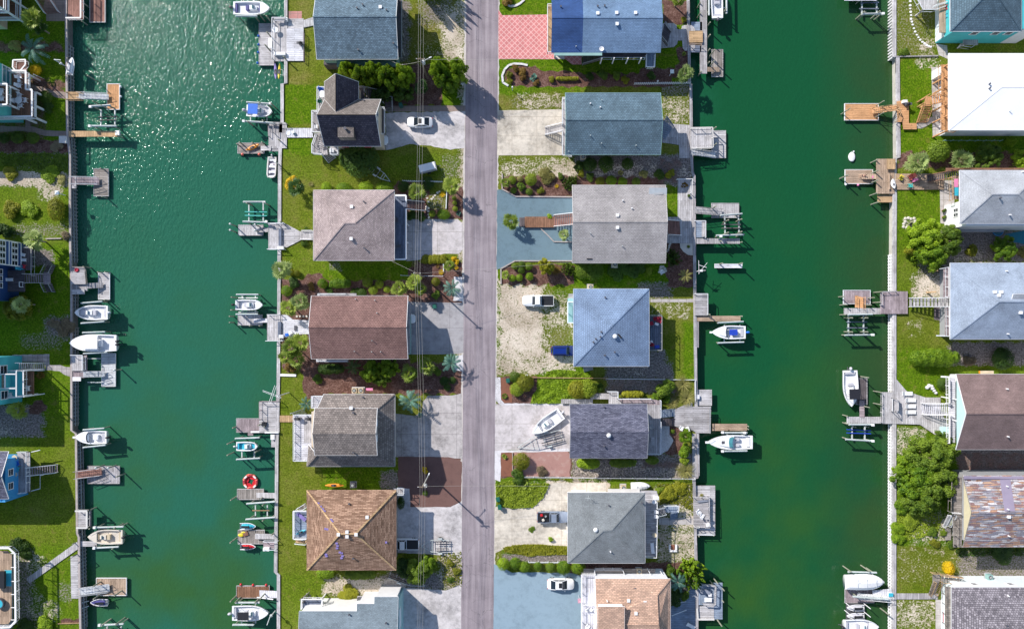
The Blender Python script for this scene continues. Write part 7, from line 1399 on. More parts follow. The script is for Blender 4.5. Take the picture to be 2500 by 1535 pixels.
chair('upper-left white patio chair on the raised railed deck',1704,1247,.5,40,group='chairs on the raised railed deck');chair('lower-right white patio chair on the raised railed deck',1712,1256,.5,60,group='chairs on the raised railed deck');rtable('small square wooden table beside the two white chairs',1725,1262,.5,mat='deck_pale_x',sq=(.7,.6),h=.5);cbox('dock_box','white box at the lower corner of the raised railed deck','box',1728,1280,.5,.7,.6,.3,'white',10,handle=False)
t=thing('patio_umbrella','collapsed dark umbrella lying on the raised railed deck','umbrella',1715,1222,.55);bl_(MB().obox((0,0,.12),(1.9,.35,.2),.1),'folded_canopy','grey_cloth',t);bl_(MB().bar((-1.2,-.15,.1),(1.3,.1,.1),.05),'pole','galv',t)
t=thing('patio','blue-grey terrace with stairs in the bottom right garden','patio deck',1680,1480,0);deckp(t,[(1636,1470),(1684,1440),(1684,1438),(1702,1438),(1702,1700),(1636,1700)],.1,'deck_bluegrey_x',name='boards');MB().bar(P(1640,1474,.9),P(1675,1467,.4),.12).bar(P(1640,1502,1.2),P(1676,1488,.4),.12).build('handrail','rail_white',t)
t=dock('pale blue-grey dock with a railed lounge corner near the bottom edge',1735,1465);deck(t,1742,1422,1764,1511,-.2,'deck_bluegrey_x');deck(t,1704,1430,1745,1476,.2,'deck_bluegrey_y');deck(t,1704,1478,1743,1511,-.1,'deck_pale_x');rail(t,[(1714,1427),(1747,1430),(1746,1476),(1718,1475)],.2,'deck_pale_x',.8,bal=False,wt=.3);rail(t,[(1702,1485),(1704,1511),(1744,1511)],-.1,'offwhite',.4,bal=False,wt=.3);pilings(t,[(1748,1418,1.2),(1764,1436,1.0),(1764,1466,.6),(1752,1513,2.6),(1739,1424,.5)])
rtable('white rectangular table in the railed lounge corner',1727,1461,.2,sq=(1.4,.8),h=.45);cbox('sofa','grey outdoor sofa in the railed lounge corner','sofa',1721,1442,.2,1.8,.7,.4,'grey_cloth',-10,handle=False);cbox('cushion','white cushion seat beside the grey outdoor sofa','cushion',1732,1450,.2,.6,.5,.35,'white',5,handle=False);chair('white sun lounger at the bottom of the blue-grey terrace',1685,1525,.1,-30,kind='lounger')
# ---------------------------------------------------------------- right shore of the right canal
t=dock('pale dock at the top edge of the right canal above a lift',2110,-6);deck(t,2062,-60,2140,2,.1,'deck_white_x');pilings(t,[(2100,0,.1),(2140,0,.1)])
lift('empty boat lift with two long leaning poles at the top right',[(2104,35,2158,34)],[(2104,4,2104,38),(2140,4,2140,38)],[(2100,8,2145,7),(2098,22,2145,22)],pil=[(2100,38),(2137,37)],motors=[(2156,34)],bunkmat='deck_blue_x')
t=dock('bright orange float with white trim and a railed orange ramp',2105,274);floatd(t,2063,254,2144,293,'deck_orange_x');ramp_(t,(2188,264),.5,(2129,272),-.7,13,'deck_orange_y',rmat='deck_tan_x');deckp(t,[(2190,248),(2212,244),(2219,250),(2219,301),(2238,301),(2238,316),(2206,316),(2204,298),(2192,298)],.5,'deck_orange_x');rail(t,[(2193,258),(2200,275),(2192,296)],.5,'deck_tan_x',.8,bal=False);pilings(t,[(2063,273,2.0),(2146,254,1.8),(2145,282,1.8)],r=.1)
cbox('dock_box','white sink box on the orange ramp landing','box',2206,250,.5,.8,.5,.5,'white',0);grill('round black grill on the orange ramp landing',2212,257,.5)
t=thing('mooring_buoy','small white dinghy floating alone in the right canal','dinghy',2078,384,ZW,'small open boats');bl_(MB().lathe((0,0,.0),[(.3,-.2),(.62,.05),(.66,.32),(.55,.36),(.3,.42)],18,.95,1.4),'hull','white',t,True);bl_(MB().obox((.3,1.0,.35),(.2,.25,.2)),'nose_ring','white',t)
t=dock('brown dock with a float, benches and stepped deck by the grey-roofed house',2160,430);deck(t,2140,388,2184,473,.3,'deck_wood_y');deck(t,2166,388,2186,413,.9,'deck_tan_y',name='raised_platform');deck(t,2143,476,2180,494,-.2,'deck_tan_x',name='steps');deck(t,2171,424,2174,462,.7,'deck_wood_y',name='bench');floatd(t,2064,415,2130,448,'deck_wood_x');ramp_(t,(2141,431),.2,(2104,431),-.7,13,'deck_wood_y',rails=False);pilings(t,[(2060,432,1.7),(2133,421,1.7),(2133,444,1.5),(2134,474,1.0),(2137,496,1.0),(2136,393,1.0)]);cleat_buoys(t,[(2095,452)],'pink');cleat_buoys(t,[(2065,451)],'white')
t=thing('terrace','wide tan timber terrace with coloured chairs behind the brown dock','patio deck',2240,443,0);deck(t,2186,424,2305,463,.25,'deck_wood_x',name='boards')
chair('bright yellow adirondack chair on the tan timber terrace',2197,435,.25,-30,'yellow',group='coloured adirondack chairs');chair('coral red adirondack chair on the tan timber terrace',2222,433,.25,210,'coral',group='coloured adirondack chairs',s=1.25);chair('small pink adirondack chair next to the coral one',2228,441,.25,190,'pink',group='coloured adirondack chairs',s=.8);chair('teal adirondack chair at the lower edge of the terrace',2219,454,.25,90,'teal',group='coloured adirondack chairs',s=.9)
kayak('short white paddle board lying across the brown dock cap',2181,449,100,'white',24,13,z=.35,name='paddle_board',cock='white')
cbox('cooler_box','pink bag on the ramp behind the seated person','bag',2131,433,-.25,.5,.4,.25,'pink',0,handle=False)
t=dock('grey float, orange gangway and square purple-grey deck of the slatted bridge house',2150,740);floatd(t,2060,709,2124,741,'deck_purple_y',edge='rail_white');ramp_(t,(2097,752),.0,(2097,724),-.9,20,'deck_orange_x',rmat='deck_orange_y');deck(t,2061,752,2152,767,.1,'deck_pale_y');deck(t,2150,711,2216,766,.5,'deck_purple_y');rail(t,[(2154,744),(2154,712),(2190,711)],.4,'deck_pale_x',.8,bal=False);pilings(t,[(2057,724,.8),(2126,727,1.3),(2144,713,1.3),(2142,738,1.3),(2060,744,1.3),(2118,745,1.3),(2060,768,.4)],r=.11)
lift('empty boat lift with a long white beam below the slatted bridge house dock',[(2062,818,2134,817),(2070,768,2130,767)],[(2071,770,2071,815),(2108,770,2108,815)],[(2067,786,2117,786),(2067,800,2117,800)],motors=[(2131,817)],bunkmat='deck_blue_x',pil=[(2071,776),(2108,776),(2071,810),(2108,810)])
boat('white boat with a black canopy moored bow-down beside a dark float',2077,948,88,38,-88,'console',z=-1.1,top=(.14,1.9,2.0,1.5,'black_canvas'),motor='seat_grey',blunt=2.1)
t=dock('dark narrow float and cross pier beside the black-canopied boat',2110,1000);floatd(t,2091,924,2116,986,'deck_dark_y',edge='deck_pale_x');ramp_(t,(2104,1018),.1,(2104,977),-.8,12,'deck_purple_x',rails=False);deck(t,2068,1017,2178,1033,.1,'deck_pale_y');pilings(t,[(2110,920,1.6),(2112,992,1.6),(2067,1015,.4),(2067,1034,.4),(2143,956,1.3),(2143,986,1.3)],r=.11)
t=thing('terrace','large wedge-shaped grey timber terrace with four white sun beds','patio deck',2220,990,0);deckp(t,[(2154,957),(2184,957),(2184,920),(2214,955),(2260,970),(2296,970),(2296,1000),(2316,1040),(2300,1072),(2246,1036),(2184,1034),(2154,1034)],.3,'deck_pale_y',name='boards');rail(t,[(2154,960),(2154,1030)],.3,'deck_pale_x',.6,bal=False)
for y,l in ((960,'topmost'),(976,'second'),(991,'third'),(1005,'lowest')):chair(f'{l} of the four white sun beds in a row on the wedge-shaped terrace',2220 if y>965 else 2212,y,.3,0,kind='lounger',group='white sun beds in a row',s=1.15)
t=thing('garden_swing','grey timber bench swing on the wedge-shaped terrace','bench',2182,987,.3);q=lambda m,n,mt='deck_pale_y':bl_(m,n,mt,t);q(MB().obox((.1,0,.5),(.6,2.2,.06)),'seat');q(MB().obox((.38,0,.8),(.08,2.2,.6)),'backrest');q(MB().obox((-.45,0,.36),(.12,2.6,.08)),'frame','white');
for s_ in (-1,1):q(MB().bar((-.5,s_*1.25,.0),(-.5,s_*1.25,1.9),.09).bar((.45,s_*1.25,.0),(-.45,s_*1.25,1.9),.09),'support_post');
q(MB().bar((-.45,-1.3,1.92),(-.45,1.3,1.92),.11),'top_beam')
lift('empty boat lift with blue bunks below the cross pier',[(2072,1036,2134,1036),(2064,1072,2134,1076)],[(2080,1040,2080,1072),(2111,1040,2111,1072)],[(2067,1048,2126,1051),(2067,1056,2126,1058)],motors=[(2131,1037),(2131,1076)],bunkmat='royal')
lift('boat lift holding the covered white boat',[(2070,1395,2140,1397),(2082,1455,2168,1462)],[(2090,1400,2090,1440),(2130,1400,2130,1440)],[(2080,1406,2140,1406),(2080,1430,2140,1430)],pil=[(2068,1388),(2112,1386),(2160,1492)]);boat('white shrink-covered boat with its bow toward the right seawall',2111,1420,95,38,0,'covered',z=.1,nm=0,blunt=2.8)
t=dock('purple-brown float with slanted white gangways below the covered boat',2100,1455);floatd(t,2064,1437,2133,1470,'deck_purple_y',edge='deck_pale_x');ramp_(t,(2176,1460),.1,(2092,1452),-.7,12,'deck_alu_y',rails=True,rmat='white');MB().bar(P(2178,1444,.2),P(2130,1448,-.4),1.2,.1).build('gangway','deck_white_y',t)
t=thing('dock_box','small white and blue box where the walkway meets the right seawall','box',2172,1449,.25);bl_(MB().obox((0,0,.2),(.8,.6,.4)),'body','white',t);bl_(MB().obox((0,0,.42),(.85,.65,.05)),'lid','aqua',t)
t=thing('boardwalk','narrow grey garden boardwalk leading to the wavy-shingled house','boardwalk',2230,1455,0,'private docks along the canals');deck(t,2180,1448,2290,1462,.14,'deck_grey_y')
for y,l in ((1483,'upper'),(1503,'lower')):
    t=dock(f'{l} black drive-on jet ski float near the bottom right',2090,y,'float');floatd(t,2066,y-9,2112,y+9,'metal_dark',z=-1.2,eb=False);pilings(t,[(2072,y-6,1.5),(2115,y-6,1.5)],r=.08,mat='white');jetski(f'{l} silver and black jet ski on its drive-on float near the bottom right',2089,y,180,'seat_grey',z=-1.05,L_=42,B=15)
boat('white boat cut by the bottom edge of the right canal',2103,1529,84,36,0,'console',z=-.2,motor='black')
# ---------------------------------------------------------------- person seated on the gangway
def person(label,x,y,z,rz):
    t=thing('person',label,'person',x,y,z,None,R(rz))
    J={'pel':(0,0,.14),'bel':(-.10,0,.28),'che':(-.2,0,.46),'nek':(-.24,0,.62),'hd0':(-.24,0,.70),'hd1':(-.25,0,.80),'sl':(-.21,.17,.53),'sr':(-.21,-.17,.53),'el':(-.36,.24,.30),'er':(-.36,-.24,.30),'wl':(-.42,.25,.06),'wr':(-.42,-.25,.06),
         'hl':(.02,.1,.12),'hr':(.02,-.1,.12),'kl':(.42,.14,.15),'kr':(.40,-.16,.34),'al':(.82,.16,.05),'ar':(.72,-.18,.05),'tl':(.90,.18,.13),'tr':(.84,-.2,.06)}
    rad={'pel':.13,'bel':.115,'che':.13,'nek':.05,'hd0':.07,'hd1':.085,'sl':.06,'sr':.06,'el':.042,'er':.042,'wl':.028,'wr':.028,'hl':.095,'hr':.095,'kl':.062,'kr':.062,'al':.038,'ar':.038,'tl':.032,'tr':.032}
    E=[('pel','bel'),('bel','che'),('che','nek'),('nek','hd0'),('hd0','hd1'),('che','sl'),('che','sr'),('sl','el'),('sr','er'),('el','wl'),('er','wr'),('pel','hl'),('pel','hr'),('hl','kl'),('hr','kr'),('kl','al'),('kr','ar'),('al','tl'),('ar','tr')]
    for s_,w in (('l',1),('r',-1)):
        b=Vector(J['w'+s_])
        for k in range(5):
            a=(-.6+.3*k)*(1);ln=(.05,.085,.09,.085,.07)[k]if k else .055;q=b+Vector((-.05-.0*k,w*(.03-.018*k),-.01));J[f'p{s_}{k}']=tuple(q);rad[f'p{s_}{k}']=.013;J[f'q{s_}{k}']=(q.x-ln*math.cos(a),q.y-w*ln*math.sin(a)*.6,q.z-.015);rad[f'q{s_}{k}']=.008;E+=[('w'+s_,f'p{s_}{k}'),(f'p{s_}{k}',f'q{s_}{k}')]
    ks=list(J);me=bpy.data.meshes.new('body');me.from_pydata([J[k]for k in ks],[(ks.index(a),ks.index(b))for a,b in E],[]);o=bpy.data.objects.new('body',me);COL.objects.link(o);o.parent=t;me.materials.append(MAT['skin'])
    m=o.modifiers.new('skin','SKIN');m.use_smooth_shade=True
    for i,k in enumerate(ks):me.skin_vertices[0].data[i].radius=(rad[k],rad[k])
    me.skin_vertices[0].data[0].use_root=True;s=o.modifiers.new('sub','SUBSURF');s.levels=2;s.render_levels=2
    dg=bpy.context.evaluated_depsgraph_get();ev=bpy.data.meshes.new_from_object(o.evaluated_get(dg));o.modifiers.clear();o.data=ev;ev.name='body';ev.materials.clear();ev.materials.append(MAT['skin']);ev.polygons.foreach_set('use_smooth',[True]*len(ev.polygons))
    bl_(MB().lathe((-.27,0,.76),[(.05,-.13),(.1,-.08),(.115,.02),(.1,.10),(.03,.135)],12),'hair','hair',t,True)
    bl_(MB().lathe((-.205,0,.50),[(.165,-.12),(.17,0),(.13,.07),(.06,.10)],14,.8,1.15),'swimsuit_top','swimsuit',t,True);bl_(MB().lathe((-.01,0,.13),[(.12,-.11),(.165,-.04),(.16,.07),(.13,.11)],14,1.0,1.2),'shorts','swimsuit',t,True)
    f=MB().lathe((-.145,0,.78),[(.01,-.01),(.02,0),(.01,.03)],6);bl_(f,'nose','skin',t);e=MB()
    for s_ in (-1,1):e.lathe((-.165,s_*.032,.80),[(.004,-.008),(.011,0),(.004,.008)],6)
    bl_(e,'eyes','black',t);return t
person('person in a dark swimsuit sitting on the gangway end with legs stretched toward the float',2106,430,-.70,180)
# ---------------------------------------------------------------- vehicles
car('white sedan with a sunroof parked on the sandy drive, nose toward the charcoal house',1025,298,180,'sedan',L_=62,B=26)
car('white vehicle mostly hidden under the charcoal cross-gabled house',918,342,0,'suv',L_=58,B=25)
car('pale blue-white car tucked under the red-brown house',985,778,0,'suv','hull_white',L_=58,B=24)
car('white crew-cab pickup with a black bed cover on the sandy yard',1314,734,180,'pickup',L_=77,B=28)
car('dark blue estate car half under the pale blue hip-roofed house',1376,856,0,'suv','navy_paint',L_=62,B=25,top='blue_gloss')
car('grey-blue pickup with a loaded black bed beside the grey hip-roofed house',1350,1262,0,'pickup','silver_blue',L_=78,B=28)
car('white sedan on the pale blue gravel, nose toward the tan house',1369,1426,0,'sedan',L_=66,B=28)
car('white pickup with an open black bed under the brown pyramid-roofed house',985,1328,180,'pickup',L_=76,B=27)
for x,y,l,m,rz in ((1322,1256,'red fuel can in the loaded pickup bed','red',10),(1326,1268,'pale crate in the loaded pickup bed','stone',30)):cbox('crate',l,'box',x,y,1.1,.4,.35,.3,m,rz,group='loads in the grey-blue pickup',handle=False)
t=thing('spare_tyre','black spare tyre lying in the loaded pickup bed','tyre',1332,1259,1.1);bl_(MB().lathe((0,0,0),[(.22,0),(.36,.02),(.38,.12),(.36,.22),(.22,.24),(.2,.12)],18),'tyre','rubber',t);bl_(MB().lathe((0,0,.08),[(.2,0),(.2,.06)],12),'rim','aluminium',t)
trailer('small two-wheel boat trailer on the shaded lawn behind the charcoal house',928,426,-35,60,20,bunks=1);trailer('long galvanised boat trailer beside the white boat on the concrete drive',1318,1077,195,112,36,bunks=2)
trailer('boat trailer hitched toward the white pickup on the gravel drive',1062,1332,180,68,36,bunks=2);trailer('boat trailer under the tree beside the stepped white house',995,1414,-20,92,30,bunks=2)
boat('white centre-console boat on the concrete drive, bow toward the road',1335,1033,86,34,215,'console',z=.15,motor='seat_grey',blunt=2.0)
t=thing('utility_trailer','covered white utility trailer parked on the lawn beside the road','trailer',1046,413,0,None,R(14));bl_(MB().obox((0,0,.95),(3.2,1.5,.9)),'body','wall_grey',t);bl_(MB().obox((-.05,.08,1.45),(3.0,1.3,.08)),'roof','white',t);bl_(MB().bar((1.6,0,.5),(2.4,0,.5),.1),'drawbar','metal_dark',t)
for s_ in (-1,1):w_=bl_(MB().tube((0,s_*.76,.32),(0,s_*.96,.32),.32,14),'wheel','rubber',t)
kayak('orange kayak stored beside the brown pyramid-roofed house',817,1184,0,'orange',46,9,z=.6);kayak('yellow kayak stored in the shade under the long blue house',1540,142,0,'yellow',32,6,z=.6)
t=boat('upturned pale skiff beside the grey hip-roofed house',1564,1186,47,19,0,'covered',z=.2,nm=0,hull='offwhite',blunt=2.2,Hh=.4,name='rowing_boat',group='small open boats')
# ---------------------------------------------------------------- utility poles, wires, lamps
def pole(label,x,y,h,arms=(),tr=False,lamp=None,name='utility_pole',cat='utility pole'):
    t=thing(name,label,cat,x,y,0,'utility poles along the road');p=wl(t);MB().tube((p.x,p.y,0),(p.x,p.y,h),.17,10,.11).build('pole','pole_wood',t)
    for z_,L_,a in arms:
        dx,dy=math.cos(R(a))*L_/2,math.sin(R(a))*L_/2;o=MB().bar((p.x-dx,p.y-dy,z_),(p.x+dx,p.y+dy,z_),.13,.14).build('crossarm','pole_wood',t)
        for f in (-.9,.9):MB().lathe((p.x+dx*f,p.y+dy*f,z_+.07),[(.05,0),(.08,.08),(.03,.2)],8).build('insulator','white',o)
    if tr:MB().lathe((p.x+.35,p.y-.1,h-2.2),[(.05,0),(.3,.02),(.3,1.0),(.22,1.1),(.05,1.12)],14).build('transformer','transformer',t);MB().bar((p.x,p.y,h-1.6),(p.x+.35,p.y-.1,h-1.6),.12).build('bracket','galv',t)
    if lamp:o=MB().bar((p.x,p.y,h-1.8),(p.x+lamp[0],p.y+lamp[1],h-1.4),.07).build('lamp_arm','galv',t);MB().obox((p.x+lamp[0]*1.12,p.y+lamp[1]*1.12,h-1.4),(.45,.18,.12),math.atan2(lamp[1],lamp[0])).build('lamp_head','white',o)
    return p
p1=pole('tall utility pole with a transformer and street lamp between the two dense green trees',1043,192,9.8,[(9.4,1.6,0)],True,(1.4,.6));p2=pole('utility pole beside the bush below the pinkish-grey house drive',1036,677,10.2,[(9.8,1.2,0)],False)
p3=pole('utility pole with transformer standing in the dark mulch bed by the road',1048,1158,10.4,[(10.0,1.6,0)],True,(.9,1.8));pS=pole('grey service pole with a small crossarm in the left dense green tree',990,190,6.5,[(6.3,1.2,0)])
def wire(label,a,b,sag=.7,n=10,r=.012):
    t=bpy.data.objects.new('overhead_wire',None);COL.objects.link(t);t.location=a;tag(t,label,'wire','overhead wires along the road');mb=MB();a=Vector(a);b=Vector(b)
    for i in range(n):f,g=i/n,(i+1)/n;mb.bar(a+(b-a)*f-Vector((0,0,4*sag*f*(1-f))),a+(b-a)*g-Vector((0,0,4*sag*g*(1-g))),r*2,r*2)
    mb.build('cable','wire',t)
names=['left','middle','right'];offs=(-.38,0,.5)
pts=[(p1.x+.4,130,9.6)];chain=[Vector((p1.x+.1,150,9.6)),Vector((p1.x,p1.y,9.6)),Vector((p2.x,p2.y,10.0)),Vector((p3.x,p3.y,10.2)),Vector((p3.x-1.2,p3.y-55,10.0))]
for i in range(4):
    for j,o_ in enumerate(offs):
        wire(f'{names[j]} strand of the overhead wires '+('above the transformer pole at the top','between the top pole and the bush pole','between the bush pole and the mulch bed pole','below the mulch bed pole')[i],chain[i]+Vector((o_,0,.0)),chain[i+1]+Vector((o_,0,0)))
wire('thin service wire from the top pole to the service pole',(p1.x,p1.y,8.5),(P(990,190,0).x,P(990,190,0).y,6.4),.3);wire('service wire from the slate-blue house to the service pole',(P(945,150,4).x,P(945,150,4).y,5.5),(P(990,190,0).x,P(990,190,0).y,6.4),.2)
wire('service wire from the bush pole to the pinkish-grey house',(p2.x,p2.y,9),P(958,638,6),.3);wire('service wire crossing the road from the mulch bed pole',(p3.x,p3.y,9.6),P(1390,1187,6.2),.5);wire('service wire crossing the road from the bush pole',(p2.x,p2.y,9.4),P(1400,640,6.2),.5);wire('service wire crossing the road from the top pole',(p1.x,p1.y,9.2),P(1346,140,6),.5)
t=thing('flagpole','white lattice mast with crossed arms leaning beside the seawall lawn','mast',706,958,0);p=wl(t);MB().tube((p.x,p.y,0),(p.x,p.y,6.6),.09,8).build('pole','white',t)
q=MB();q.bar((p.x-2.7,p.y+1.0,6.3),(p.x+.6,p.y-.2,6.3),.055).bar((p.x-2.7,p.y+.8,6.3),(p.x+.6,p.y-.45,6.3),.055).bar((p.x-1.6,p.y-1.3,6.45),(p.x-.5,p.y+1.9,6.45),.055).bar((p.x-1.3,p.y-1.4,6.45),(p.x-.2,p.y+1.8,6.45),.055);q.build('crossarm','white',t)
# ---------------------------------------------------------------- air conditioners, bins, small garden things
acunit(883,952,'air conditioner pair-mate with a large fan above the taupe house',1.6);acunit(867,952,'smaller air conditioner left of the large-fan one above the taupe house',1.6);acunit(863,1182,'dark air conditioner above the brown pyramid-roofed house',1.2,mat='metal_dark')
acunit(1500,646,'beige air conditioner below the weathered light-grey house',2.2);acunit(1441,701,'air conditioner above the pale blue hip-roofed house',2.2);acunit(1423,386,'pale air conditioner below the grey-teal house',.4);acunit(1521,1188,'air conditioner with green net above the grey hip-roofed house',1.4)
acunit(1559,1391,'beige air conditioner above the tan-shingled house',2.0);acunit(880,1462,'dark round air conditioner beside the stepped white house',.4,mat='metal_dark');acunit(2411,1405,'grey-green round air conditioner above the wavy-shingled house',1.4,mat='wall_palegreen');acunit(888,157,'dark air conditioner behind the green trees below the slate-blue house',.6,mat='metal_dark')
cbox('towel','pink towel beside the air conditioner above the taupe house','towel',902,950,1.6,1.2,.4,.06,'pink',0,handle=False,group='towels')
for x,y,l in ((1216,1216,'upper green wheelie bin at the road edge of the scrub bed'),(1220,1235,'lower green wheelie bin at the road edge of the scrub bed'),(1240,928,'green wheelie bin beside the white stone edging'),(1062,748,'dark green wheelie bin in shadow on the wide grey driveway'),(1026,1012,'green wheelie bin under the blue palm by the taupe house'),(980,260,'dark wheelie bin on the brick path by the charcoal house')):bin_(l,x,y,0,random.uniform(-20,20))
def post_(name,label,cat,x,y,h,m,top=None,r=.06,grp=None):
    t=thing(name,label,cat,x,y,0,grp);bl_(MB().tube((0,0,0),(0,0,h),r,8),'post','rail_white' if m=='w' else m,t)
    if top=='box':bl_(MB().obox((0,0,h+.12),(.5,.25,.24)),'box','white',t)
    if top=='bird':bl_(MB().obox((0,0,h+.15),(.55,.55,.3)),'house_box','aqua',t);bl_(MB().add([(-.35,-.35,h+.3),(.35,-.35,h+.3),(.35,.35,h+.3),(-.35,.35,h+.3),(0,0,h+.55)],[(0,1,4),(1,2,4),(2,3,4),(3,0,4)]),'roof','wall_bright',t)
    if top=='ball':bl_(MB().lathe((0,0,h),[(.02,0),(.16,.1),(.16,.22),(.02,.32)],10),'globe','white',t,True)
    return t
post_('mailbox','white mailbox at the road edge under the right dense green tree','mailbox',1130,211,1.2,'w','box');post_('mailbox','white mailbox above the hedge beside the sandy yard','mailbox',1285,914,1.1,'w','box');post_('bird_house','small teal bird house on a post in the shaded lawn','bird house',1634,186,2.0,'w','bird');post_('garden_lamp','white globe lamp on the lawn below the kerbed flower bed','lamp',1251,221,1.6,'w','ball');post_('garden_lamp','round lamp post at the lower tip of the flower hedge by the shaded lawn','lamp',1602,205,1.3,'w','ball',.04)
post_('bird_house','grey bird feeder box on the dry left shore by the oval shrub','bird house',160,477,2.2,'w','bird')
def kerb(label,pts,w_=.22,h=.22,m='kerb_wood',name='garden_edging',cat='edging'):
    t=thing(name,label,cat,*pts[0],0,'low edgings of the garden beds');mb=MB()
    for a,b in zip(pts,pts[1:]):mb.bar(P(*a,h/2),P(*b,h/2),w_,h)
    mb.build('border',m,t);return t
kerb('pale curved stone kerb round the flower bed in the bright lawn',[(1241,210),(1228,202),(1226,185),(1232,170),(1242,160),(1255,156),(1275,157),(1288,160)],.38,.18,'stone_white');kerb('curved stone kerb of the bed at the top edge beside the pink pavers',[(1229,0),(1236,10),(1246,16),(1258,15),(1270,9),(1280,0)],.38,.18,'stone_white')
kerb('timber edge above the blue gravel drive',[(1226,424),(1226,462),(1260,480),(1398,481)]);kerb('timber edge below the blue gravel drive',[(1223,693),(1223,656),(1257,637),(1398,637)]);kerb('timber edge of the small palm bed beside the boardwalk',[(1320,558),(1338,575),(1352,590),(1398,591)],.18);kerb('thin fence rail north of the ivy bed',[(1290,921),(1485,923)],.1,.5,'deck_tan_x');kerb('thin pink boundary rail right of the road',[(1480,924),(1697,927),(1698,978)],.1,.5,'rail_white');kerb('thin timber edge beside the purple gravel bed',[(1699,1052),(1704,1166),(1500,1166),(1252,1162),(1251,1104)],.12,.25,'kerb_wood')
kerb('white low wall on the lawn beside the fan palms',[(683,915),(723,916)],.45,.2,'white');kerb('boundary board across the grass in the top right',[(2184,139),(2290,137)],.2,.3,'deck_grey_y');kerb('thin timber edge below the lawn in the bottom left',[(140,1521),(196,1520)],.12,.2,'deck_tan_x')
kerb('vertical pale plank edge in the garden beside the driveway palms',[(1091,462),(1089,510)],.15,.3,'rail_white');kerb('pale plank edge beside the yellow flowers below the concrete drive',[(1082,630),(1083,663)],.15,.3,'rail_white');kerb('timber wall at the top of the patchwork-roofed house',[(2330,1151),(2560,1149)],.3,.9,'deck_pale_x','fence','fence')
def fence(label,a,b,h=.95,m='rail_white',step=.35,cat='fence',rails=2):
    t=thing('picket_fence',label,cat,*a,0,'low fences between the plots');A,B=P(*a,0),P(*b,0);n=max(2,int((B-A).length/step));r=MB();q=MB()
    for k in range(rails):z_=h*(k+1)/(rails+.3);r.bar(A+Vector((0,0,z_)),B+Vector((0,0,z_)),.06,.08)
    r.build('rail',m,t);u=(B-A).normalized();s_=Vector((-u.y,u.x,0))*.06
    for i in range(n+1):p=A+(B-A)*(i/n)+s_;q.box((p.x-.05,p.y-.05,0),(p.x+.05,p.y+.05,h))
    q.build('picket',m,t)
fence('white picket fence between the long blue and grey-teal houses',(1548,208),(1683,206),1.1);fence('white picket fence below the utility trailer',(985,444),(1080,446),1.0);fence('short white rail beside the bush pole',(980,673),(1082,675),.8,rails=1,step=1.6);fence('white rail fence above the row of bushes by the pale blue gravel',(1290,1369),(1386,1370),.9,rails=2,step=1.8);fence('long thin wire fence above the scrub bed, right of the road',(1272,1163),(1695,1167),.9,rails=1,step=2.2);fence('thin post fence across the shaded yard of the big white-roofed house',(2300,346),(2440,346),1.0,'wall_palegreen',1.5,rails=1)
def stones(label,pts,r,name='stepping_stones',cat='stepping stones',m='stone'):
    t=thing(name,label,cat,*pts[0],0,'stepping stone paths')
    for x,y in pts:p=P(x,y,0);k=random.uniform(.85,1.15);MB().lathe((p.x,p.y,.01),[(r*k,0),(r*k*.97,.06),(r*.3,.07)],8,1,random.uniform(.75,1)).build('stone',m,t)
stones('curving line of white square stepping stones in the top right grass',[(2222,4),(2222,14),(2222,22),(2223,30),(2224,38),(2224,47),(2226,54),(2228,61),(2231,70),(2234,78),(2238,86),(2242,92),(2246,98),(2252,103),(2257,107),(2262,111),(2267,113),(2272,115)],.24,m='white')
stones('round stepping stones beside the porch stairs of the pinkish-grey house',[(1041,505),(1041,511),(1046,508),(1046,516),(1047,524),(1047,531),(1046,493)],.26);stones('curved stepping stones round the small brown garden',[(1040,476),(1043,484),(1054,486),(1058,482),(1062,477),(1068,471),(1073,468)],.22)
stones('rough stepping stones below the weathered light-grey house',[(1636,595),(1634,600),(1633,605),(1631,610),(1629,614)],.22);stones('heap of pale rocks beside the white slab in the shaded bed',[(1614,652),(1619,651),(1623,656),(1612,658),(1618,662),(1624,661),(1610,664)],.3)
t=thing('fire_pit','stone-ringed fire pit on the right shore lawn','fire pit',2222,548,0);p=wl(t)
for i in range(14):a=i*.449;k=.95+.35*(i%3)/2;MB().lathe((p.x+k*math.cos(a)-.1,p.y+k*math.sin(a)+.1,0),[(.3,0),(.28,.14),(.1,.2)],7).build('stone','stone',t)
MB().lathe((p.x+.2,p.y-.1,.01),[(.4,0),(.42,.2),(.34,.2),(.32,.05)],14).build('fire_bowl','firepit',t)
t=thing('fire_pit','square white block fire pit, open at the top, in the scruffy lawn','fire pit',1642,1335,0);bl_(MB().obox((-.6,0,.2),(.32,1.1,.4)).obox((.6,0,.2),(.32,1.1,.4)).obox((0,-.62,.2),(1.52,.3,.4)),'block_wall','white',t);bl_(MB().obox((0,0,.03),(.85,.95,.06)),'ash_bed','mulch_rust',t)
chair('white bench seat beside the pale rocks in the shaded bed',1615,665,0,-60,'white');rtable('picnic table of red timber on the bottom right patio',2302,1502,0,mat='red_cloth',sq=(.8,1.9),h=.7)
t=thing('planter_bed','half-round pale gravel bed with cactus against the seawall','garden bed',1688,600,0);deckp(t,[(1660,594),(1695,594),(1695,624),(1680,622),(1668,614),(1661,604)],.08,'stone',.08,'gravel_bed')
for i,(x,y)in enumerate(((1611+0,0),)):pass
t=thing('umbrella','folded pink striped flag hanging by the white porch','flag',1412,1452,0);bl_(MB().bar((0,0,0),(0,0,3.2),.05),'pole','white',t);bl_(MB().obox((-.1,.1,2.9),(.55,.9,.05),.1,.2),'flag_cloth','flag_pink',t)
